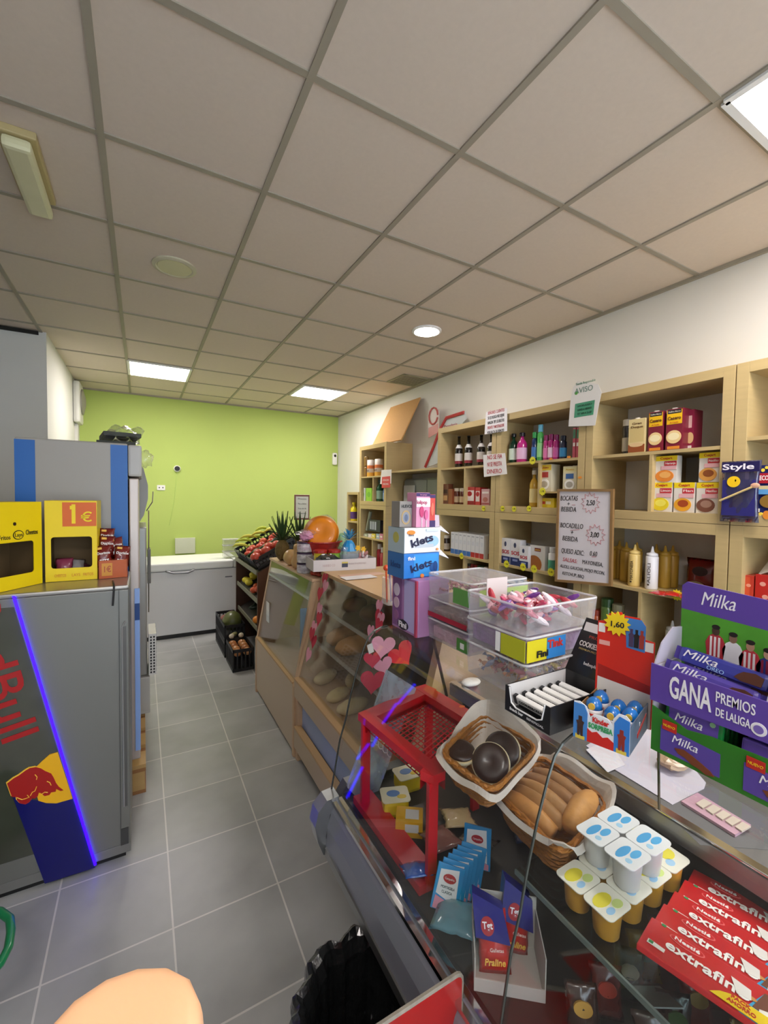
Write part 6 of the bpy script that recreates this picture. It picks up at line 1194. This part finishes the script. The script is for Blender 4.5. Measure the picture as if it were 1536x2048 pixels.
def pastry(lab,a,b_,z,r,col='#b9854f'):
    a=Vector((*a,z));b_=Vector((*b_,z+.004)); n=9; pts=[a.lerp(b_,i/n)+Vector((0,0,.010*math.sin(math.pi*i/n))) for i in range(n+1)]; rr=[r*(.35+.65*math.sin(math.pi*min(1,max(0,(i+.6)/(n+1.2))))**.45) for i in range(n+1)]
    bm=tube(B(),pts,rr,12); 
    for v in bm.verts: v.co+=Vector((rnd.uniform(-1,1),rnd.uniform(-1,1),rnd.uniform(-1,1)))*.0008
    tag(obj('long_pastry',bm,M(col,.55,var=.22,scale=30,bump=.35),None,smooth=True),lab,'pastry')
cs=['#c98f4f','#a87a48','#b08250','#9c6f45','#a5784c']
for i in range(5):
    x=.768+.030*i
    pastry('sugared long pastry in the paper lined basket, %s from the customer side'%ORD[i],(x,.755),(x+.008,.605-.0*i),SZ+.060+.004*i,.021,cs[i])
pastry('golden pastry lying crosswise at the near end of the basket',(.80,.585),(.925,.62),SZ+.078,.026,'#c9904e')
# yogurts
def lidpoly(x0,x1,y0,y1,r=.01):
    out=[]
    for cx,cy,a0 in ((x1-r,y1-r,0),(x0+r,y1-r,90),(x0+r,y0+r,180),(x1-r,y0+r,270)):
        for k in range(5): a=R(a0+k*22.5); out.append((cx+r*math.cos(a),cy+r*math.sin(a)))
    return out
flatp=lambda u,v,q:(u,v,q)
def yog(lab,x,y,z,lidcol,prints,pot,wx=.066,wy=.058,h=.056):
    q=thing('yogurt_pot',lab,'yogurt',(x,y,z),0)
    obj('pot',lathe(B(),[(.020,0),(.022,.003),(.026,h-.006),(.0265,h-.001)],seg=20),pot,q,smooth=True)
    obj('foil_lid',prism(B(),lidpoly(-wx/2,wx/2,-wy/2,wy/2),h-.001,h+.001,flatp),M(lidcol,.3,coat=.3),q)
    for (px_,py_,rx,ry,c_) in prints: obj('lid_print',prism(B(),disc_poly(rx,ry,px_,py_,14),h+.001,h+.0016,flatp),M(c_,.4),q)
    return q
k=0
YP=M('#c9942f',.35,coat=.3); BPOT=M('#c3c4c4',.3,coat=.3)
names=['near customer side, far end','second from the customer side, far end','third from the customer side, far end','worktop side, far end','near customer side, front','second from the customer side, front','third from the customer side, front','worktop side, front']
for j in range(2):
    for i in range(4):
        yog('yellow lidded yogurt pot of the lower pack, '+names[k],.735+i*.0675,.515-j*.0595,SZ,'#eceadb',[(-.006,.006,.022,.012,'#e3d63a'),(.012,-.012,.012,.008,'#cfe08a'),(-.012,-.015,.010,.006,'#9cc8ea')] if k%2==0 else [(.006,.006,.018,.014,'#e8dd4a'),(-.010,-.010,.010,.008,'#a9d0ee')],YP); k+=1
k=0
for j in range(2):
    for i in range(2):
        yog('blue lidded yogurt pot on the upper pack, '+['far customer side','far worktop side','near customer side','near worktop side'][k],.800+i*.069,.520-j*.061,SZ+.0578,'#eef0f2',[(-.004,.006,.022,.008,'#4fa8e0'),(.010,-.010,.015,.007,'#59b2e8'),(-.016,-.012,.006,.006,'#a9d6f2')],BPOT,.067,.059,.060); k+=1
# extra fine chocolate packs
for i in range(5):
    x0=.731+i*.058; y1=.387+.010*i; L_=.20; wd=.085
    q=thing('chocolate_pack','red chocolate tablet pack in the overlapping row, %s from the customer side'%ORD[i],'chocolate',(x0,y1,SZ+.014+.011*(4-i)),0,None,(R(0),R(-14),R(-93)))
    # local x along pack (towards camera), local y up-text (towards worktop)
    q.rotation_euler=(Matrix.Rotation(R(-76),3,'Z')@Matrix.Rotation(R(-9),3,'X')).to_euler()
    obj('pack_body',box(B(),0,L_,-wd/2+.0,wd/2,0,.010,.002),M('#c9151a',.35,coat=.4,var=.03),q)
    e=.0104
    def P3(pts,col,z=e,n_='printed_panel'): return obj(n_,prism(B(),pts,z,z+.0006,flatp),M(col,.4),q)
    P3([(.035,wd/2-.030)]+[(.055+.022*math.cos(R(a)),.020+.009*math.sin(R(a))) for a in range(0,360,30)][:1] if 0 else disc_poly(.024,.010,.055,.024),'#e86a6a'); P3(disc_poly(.022,.008,.055,.024),'#c9151a',e+.0006,'logo_oval')
    txt(q,'Nestlé',.011,M('#f2eeea',.5),(.055,.024,e+.0014),(0,0,0),bold=.02,tw=.034); txt(q,'extrafino',.030,M('#f4f0ea',.5),(.084,-.002,e+.0012),(0,0,0),bold=.02,tw=.105)
    P3([(.112,.018),(.136,.014),(.138,-.006),(.122,-.010)],'#e6e0da',e+.0016,'printed_glass')
    P3([(.128,-wd/2+.002),(L_-.002,-wd/2+.002),(L_-.002,wd/2-.010),(.150,wd/2-.014)],'#2f9fd0'); P3([(.140,-wd/2+.028),(.188,-wd/2+.026),(.190,.026),(.150,.028)],'#6f3f2c',e+.0007,'choc_print'); P3(disc_poly(.022,.010,.168,-.016,9),'#ece6dc',e+.0014,'milk_splash'); P3(disc_poly(.006,.004,.138,.0,8),'#c98a4a',e+.0012,'almond_print')
    if i==0:
        y_=P3([(.095,-wd/2+.001),(L_-.001,-wd/2+.001),(L_-.001,-wd/2+.024),(.120,-wd/2+.024),(.105,-wd/2+.014)],'#f0cf10',e+.0020,'yellow_banner'); txt(q,'PACK',.010,M('#c8371c',.5),(.128,-wd/2+.018,e+.0032),(0,0,0),bold=.02,tw=.022); txt(q,'AHORRO',.010,M('#c8371c',.5),(.130,-wd/2+.008,e+.0032),(0,0,0),bold=.02,tw=.032); txt(q,'3',.028,M('#c8371c',.5),(.168,-wd/2+.012,e+.0032),(0,0,0),bold=.03)
    P3([(.010,-.016),(.034,-.018),(.034,-.026),(.010,-.026)],'#e9e6df',e+.0006,'nutrition_mark'); P3([(.012,-.018),(.018,-.018),(.018,-.024),(.012,-.024)],'#2f8a4a',e+.0013,'green_mark')
# ---- deck level: yellow tubs, blue packet, mortadella packs
yb=carton('cheese_pack','yellow wedge shaped cheese pack with a white label beside the red legs','pack',.075,.06,.045,'#d9a80f',I(818,1655,'z',DZ+.03)-Vector((0,0,.03)),-35,decs=[('p',.1,.6,.5,.5,'#dcdcd8')],top=[('p',.1,0,.5,.6,'#d6d6d2')])
for i,(px,py,c_) in enumerate(((790,1590,'#d9cf8a'),(815,1545,'#d8d0a0'))):
    q=thing('margarine_tub','yellow tub with a printed foil lid inside the deli counter, %s one'%['left','upper'][i],'tub',I(px,py,'z',DZ+.05)-Vector((0,0,.05)),-20+15*i)
    obj('tub_body',box(B(),-.038,.038,-.03,.03,0,.05,.012),M('#e0c21c',.4),q); obj('foil_lid',prism(B(),lidpoly(-.042,.042,-.034,.034),.05,.0525,flatp),M('#dcd6b4',.35),q); obj('lid_print',prism(B(),disc_poly(.02,.014,-.005,.004),.0525,.053,flatp),M('#5a7fb5',.4),q); obj('lid_print',prism(B(),disc_poly(.014,.008,.018,-.012),.0525,.0535,flatp),M('#d9b92a',.4),q)
p=I(820,1690,'z',DZ+.03); bag('sausage_pack','shiny bright blue packet near the front rail of the deli','packet',.075,.085,.022,'#0a55b5',(p.x-.01,p.y-.03,DZ+.012),(R(68),0,R(-20)))
def card(lab,pix_c,zc,w,h,rot,i):
    q=thing('mortadella_pack',lab,'pack',pix_c,0,None,rot)
    obj('pack_body',box(B(),-w/2,w/2,0,.005,-h/2,h/2,.0015),M('#1f8ac9',.35,coat=.3),q); obj('white_panel',prism(B(),[(-w/2+.006,-h/2+.03),(w/2-.008,-h/2+.016),(w/2-.012,h/2-.006),(-w/2+.008,h/2-.012)],-.0008,0),M('#e6e6ea',.4),q)
    obj('red_logo',prism(B(),disc_poly(.015,.009,0,.018,14),-.0016,-.0008),M('#b0202f',.4),q); txt(q,'Campofrio',.006,M('#f0e8e8',.5),(0,-.0022,.018),tw=.022); txt(q,'MORTADELA',.007,M('#2a3550',.5),(-.001,-.0016,.001),tw=.032); txt(q,'CLASICA',.007,M('#2a3550',.5),(-.001,-.0016,-.008),tw=.024)
    obj('pink_window',prism(B(),[(-w/2+.004,-h/2+.002),(w/2-.004,-h/2+.002),(w/2-.004,-h/2+.014),(-w/2+.006,-h/2+.026)],-.0008,0),M('#d98fa5',.4),q); return q
for i in range(6):
    c_=I(905+13*i,1735-11*i,'y',.755-.002*i); c_=Vector((c_.x,.770+.010*i,.800)); X=.600+.017*i
    card('blue and white mortadella pack standing in the row, %s from the front rail'%ORD[i],(X,.745+.004*i,DZ+.047),0,.062,.088,(R(-24),R(14),R(-36)),i)
q=card('blue and white mortadella pack lying apart behind the row',(.735,.80,DZ+.049),0,.068,.094,(R(-16),0,R(-48)),7)
# clear packets of cold meat, generic
for i,(px,py,c_,lb) in enumerate(((895,1600,'#b09a72','tan cheese pack with a pale label under the pastry basket'),(850,1640,'#7a5048','pinkish sliced meat packet behind the red leg'),(905,1655,'#4a4038','dark shiny meat packet beside the mortadella'),(855,1800,'#5f8f9f','clear edged pack lying by the front rail'),(1010,1650,'#2a3a5f','large dark blue packet behind the glass shelf'),(1085,1640,'#1f5f86','rounded teal pack behind the dark blue packet'))):
    p=I(px,py,'z',DZ+.02)
    bag('deli_packet',lb,'packet',.09,.10,.025,c_,(p.x,p.y-.03,DZ+.016+.002*i),(R(80),0,R(-25+20*i)),[('p',.05,.55,.4,.35,'#b9b4aa')] if i==0 else [])
# white box with pointed blue/red cookie packs
t=thing('carton_tray','white open carton holding the pointed blue and red packs near the front rail','carton',(.625,.590,DZ),-38)
Wc=M('#b9b5ae',.6)
obj('carton_bottom',box(B(),-.065,.065,-.05,.05,0,.002),Wc,t)
for b_ in ((-.065,.065,.048,.050,.002,.11),(-.065,-.063,-.05,.048,.002,.065),(.063,.065,-.05,.048,.002,.085),(-.063,.063,-.05,-.048,.002,.025)): obj('carton_wall',box(B(),*b_),Wc,t)
def cone_pack(lab,x,y,rot):
    q=thing('biscuit_pack',lab,'pack',(x,y,DZ+.004),0,None,rot)
    w=.062;h=.105
    obj('pack_body',pillow(B(),w,h,.03,10,10,.04,.001),M('#c2261f',.3,coat=.5),q,smooth=True)
    obj('blue_top',prism(B(),[(-w/2-.002,h*.60),(w/2+.002,h*.50),(w/2-.006,h+.004),(-w/2-.002,h+.03)],-.0172,.0172),M('#191a78',.3,coat=.4),q)
    obj('red_emblem',prism(B(),disc_poly(.013,.016,-.008,h*.78),-.0180,-.0172),M('#a8242f',.4),q); txt(q,'Tgt',.016,M('#f0eef4',.5),(-.008,-.0190,h*.79),bold=.02,tw=.02); txt(q,'Praline',.015,M('#e8b84a',.5),(0,-.0175,h*.24),bold=.02,shear=.2,tw=.04); txt(q,'Galletas',.008,M('#f0d8d0',.5),(.006,-.0175,h*.42),tw=.026); return q
cone_pack('pointed blue and red biscuit pack in front in the white carton',.598,.590,(R(-20),R(-6),R(-38))); cone_pack('pointed blue and red biscuit pack behind on the right in the white carton',.655,.603,(R(-14),R(8),R(-36)))
# row of dark packs under the glass shelf near camera
pal=['#3a241c','#5a1a14','#2c3a22','#8a6a1c','#22304a','#6a2a1a','#40302a','#1c1c20','#7a2018','#2a4030']
k=0
for r_ in range(3):
    for i in range(5):
        x=.66+.062*i; y=.44-.085*r_
        bag('deli_packet','dim packet under the glass shelf, row %s, %s from the front rail'%(['by the white carton','in the middle','nearest the camera'][r_],ORD[i]),'packet',.056,.085,.022,pal[k%10],(x,y,DZ+.002),(R(-14),R(4*(k%3)-4),R(-40)),[('c',0,.6,.28,.14,['#b58a3a','#a83a2a','#c9b89a','#3f6a3a'][k%4])]); k+=1
q=thing('price_disc','round yellow and red price disc on a grey card inside the deli','price tag',I(1308,1995,'z',.80),0,None,(R(60),0,R(-30)))
obj('card',box(B(),-.03,.03,0,.002,-.035,.035),M('#8a8a8c',.5),q); obj('red_ring',prism(B(),disc_poly(.020,.020),-.001,0),M('#a82a1c',.5),q); obj('yellow_disc',prism(B(),disc_poly(.016,.016),-.0018,0),M('#d9b81c',.5),q); txt(q,'1€',.018,INK,(0,-.0025,0),bold=.02)
# cup bundle leaning on the far glass end (reflective clear sleeve) 
t=thing('clear_sleeve','tall clear plastic sleeve with white wire prints leaning at the far end of the deli','sleeve',(.60,1.17,DZ),0)
P=[I(px,py,'y',1.17) for px,py in ((775,1340),(830,1375),(740,1620),(695,1575))]
obj('sleeve_body',prism(B(),[(p.x-.60,p.z-DZ) for p in P],-.008,.008),glassmat('sleeve_film',(.80,.88,.95),.16,.08,.30,(.75,.85,.95)),t)
for k_ in range(5): 
    a=I(745+9*k_,1470+8*k_,'y',1.158); obj('white_wire',tube(B(),[(a.x-.60+.012*math.cos(q*.7),-.012,a.z-DZ+.02*math.sin(q*.7)) for q in range(8)],.0012,4),WHITE,t)
# ================================================================ PAPER HEARTS
def heart(lab,px,py,ax,v,s,col,rot,grp):
    p=I(px,py,ax,v); o=obj('paper_heart',prism(B(),heart_poly(s),-.0006,.0006),M(col,.7),None,p,rot); return tag(o,lab,'paper heart',grp)
PK,RD='#e39bb0','#c22a45'
# garland on the bread cabinet's sloped glass, left post: plane of the glass x=.84+(z-.527)*.256
def onglass(px,py):
    d=fw+cr*((px-768)/F_PX)-cu*((py-1024)/F_PX); o=Vector((0,0,CAM_H)); n=Vector((1,0,-.256)); k0=.832-.256*.527
    return o+d*((k0-n.dot(o))/n.dot(d))
seq=[(653,1158,RD),(655,1172,PK),(646,1186,RD),(642,1218,PK),(643,1236,RD),(634,1254,PK),(631,1281,RD),(622,1308,PK),(630,1266,RD)]
for i,(px,py,c_) in enumerate(seq):
    p=onglass(px,py); p.x-=.012+.004*(i%3)
    o=obj('paper_heart',prism(B(),[(x*1.15,z*1.35) for x,z in heart_poly(.036)],-.0006,.0006),M(c_,.7),None,p,(R(0),R(14),R(-90-12*(i%2)))); o.rotation_euler=(Matrix.Rotation(R(-90),3,'Z')@Matrix.Rotation(R(-14),3,'X')@Matrix.Rotation(R(8 if i%2 else -8),3,'Y')).to_euler()
    tag(o,'%s paper heart on the left garland of the bread cabinet, %s from the top'%('pink' if c_==PK else 'red',ORD[i]),'paper heart','paper hearts on the bread cabinet')
seq=[(763,1212,PK),(762,1232,RD),(768,1238,PK),(765,1250,RD),(750,1262,PK)]
for i,(px,py,c_) in enumerate(seq):
    p=onglass(px,py); p.x-=.012+.003*i
    o=obj('paper_heart',prism(B(),[(x,z*1.3) for x,z in heart_poly(.032)],-.0006,.0006),M(c_,.7),None,p); o.rotation_euler=(Matrix.Rotation(R(-90),3,'Z')@Matrix.Rotation(R(-14),3,'X')@Matrix.Rotation(R(10 if i%2 else -10),3,'Y')).to_euler()
    tag(o,'%s paper heart on the right garland above the deli glass, %s from the top'%('pink' if c_==PK else 'red',ORD[i]),'paper heart','paper hearts on the bread cabinet')
# hearts hanging at the deli's far glass
for i,(px,py,c_,s,a,lb) in enumerate(((766,1292,PK,.030,10,'large pale pink paper heart at the top of the deli glass'),(803,1308,'#e8303c',.034,-35,'bright red tilted paper heart beside the pale pink one'),(745,1318,RD,.022,0,'small dark red paper heart under the pale pink one'),(766,1330,PK,.024,-12,'pink paper heart below the large pale pink one'),(746,1362,RD,.032,8,'large dark red paper heart lowest on the deli glass'))):
    p=I(px,py,'y',1.262 +.004*i); s*=1.45
    o=obj('paper_heart',prism(B(),heart_poly(s),-.0006,.0006),M(c_,.7),None,p,(0,R(a),R(-12))); tag(o,lb,'paper heart','paper hearts on the deli')
p=I(741,1297,'y',1.26); tag(obj('barcode_tag',box(B(),-.010,.010,-.0005,.0005,-.016,.016),M('#cfd0cc',.6),None,p,(0,R(-15),0)),'small white barcode tag hanging by the hearts','tag')
# ================================================================ PHOTOGRAPHER'S HAND (fingertip at the bottom edge)
def camP(px,py,d): 
    return Vector((0,0,CAM_H))+(fw+cr*((px-768)/F_PX)-cu*((py-1024)/F_PX))*d
vs=[];ed=[];rad=[]
def chain(pts,rs,root=None):
    prev=root
    for p,r in zip(pts,rs):
        vs.append(p); rad.append(r); i=len(vs)-1
        if prev is not None: ed.append((prev,i))
        prev=i
    return prev
D=.085
def hp(px,py,dd=0): return camP(px,py,D+dd)
chain([hp(330,3300,.05),hp(300,2900,.02)],[.027,.030]); palm=1
f=.0155; D=.078
chain([hp(250,2560,.01),hp(228,2330,.004),hp(222,2110,0),hp(222,2095,0)],[.0185,.0180,.0172,.0150],palm)      # index, tip in view
chain([hp(470,2620,.015),hp(500,2440,.02),hp(480,2330,.04)],[.015,.0135,.0115],palm)
chain([hp(640,2740,.015),hp(680,2600,.02),hp(650,2500,.045)],[.0145,.013,.011],palm)
chain([hp(780,2900,.015),hp(830,2790,.02),hp(800,2700,.04)],[.0125,.011,.0095],palm)
chain([hp(40,2860,.02),hp(-130,2700,.03),hp(-190,2540,.035)],[.016,.014,.012],palm)
me=bpy.data.meshes.new('hand'); me.from_pydata([tuple(v) for v in vs],ed,[]); hnd=bpy.data.objects.new('person',me); COL.objects.link(hnd)
sk=hnd.modifiers.new('skin','SKIN'); 
for i,sv in enumerate(me.skin_vertices[0].data): sv.radius=(rad[i],rad[i]); sv.use_root=(i==0)
sb_=hnd.modifiers.new('sub','SUBSURF'); sb_.levels=2; sb_.render_levels=2
dg=bpy.context.evaluated_depsgraph_get(); me2=bpy.data.meshes.new_from_object(hnd.evaluated_get(dg)); hnd.modifiers.clear(); hnd.data=me2
me2.polygons.foreach_set('use_smooth',[True]*len(me2.polygons)); me2.materials.clear(); sm=M('#e8b58a',.55,var=.08,scale=30,bump=.08)
sm.node_tree.nodes['Principled BSDF'].inputs['Subsurface Weight'].default_value=.15; sm.node_tree.nodes['Principled BSDF'].inputs['Subsurface Radius'].default_value=(.01,.004,.002); me2.materials.append(sm)
tag(hnd,'out of focus bare fingertip of the person taking the photo, at the bottom edge','person')
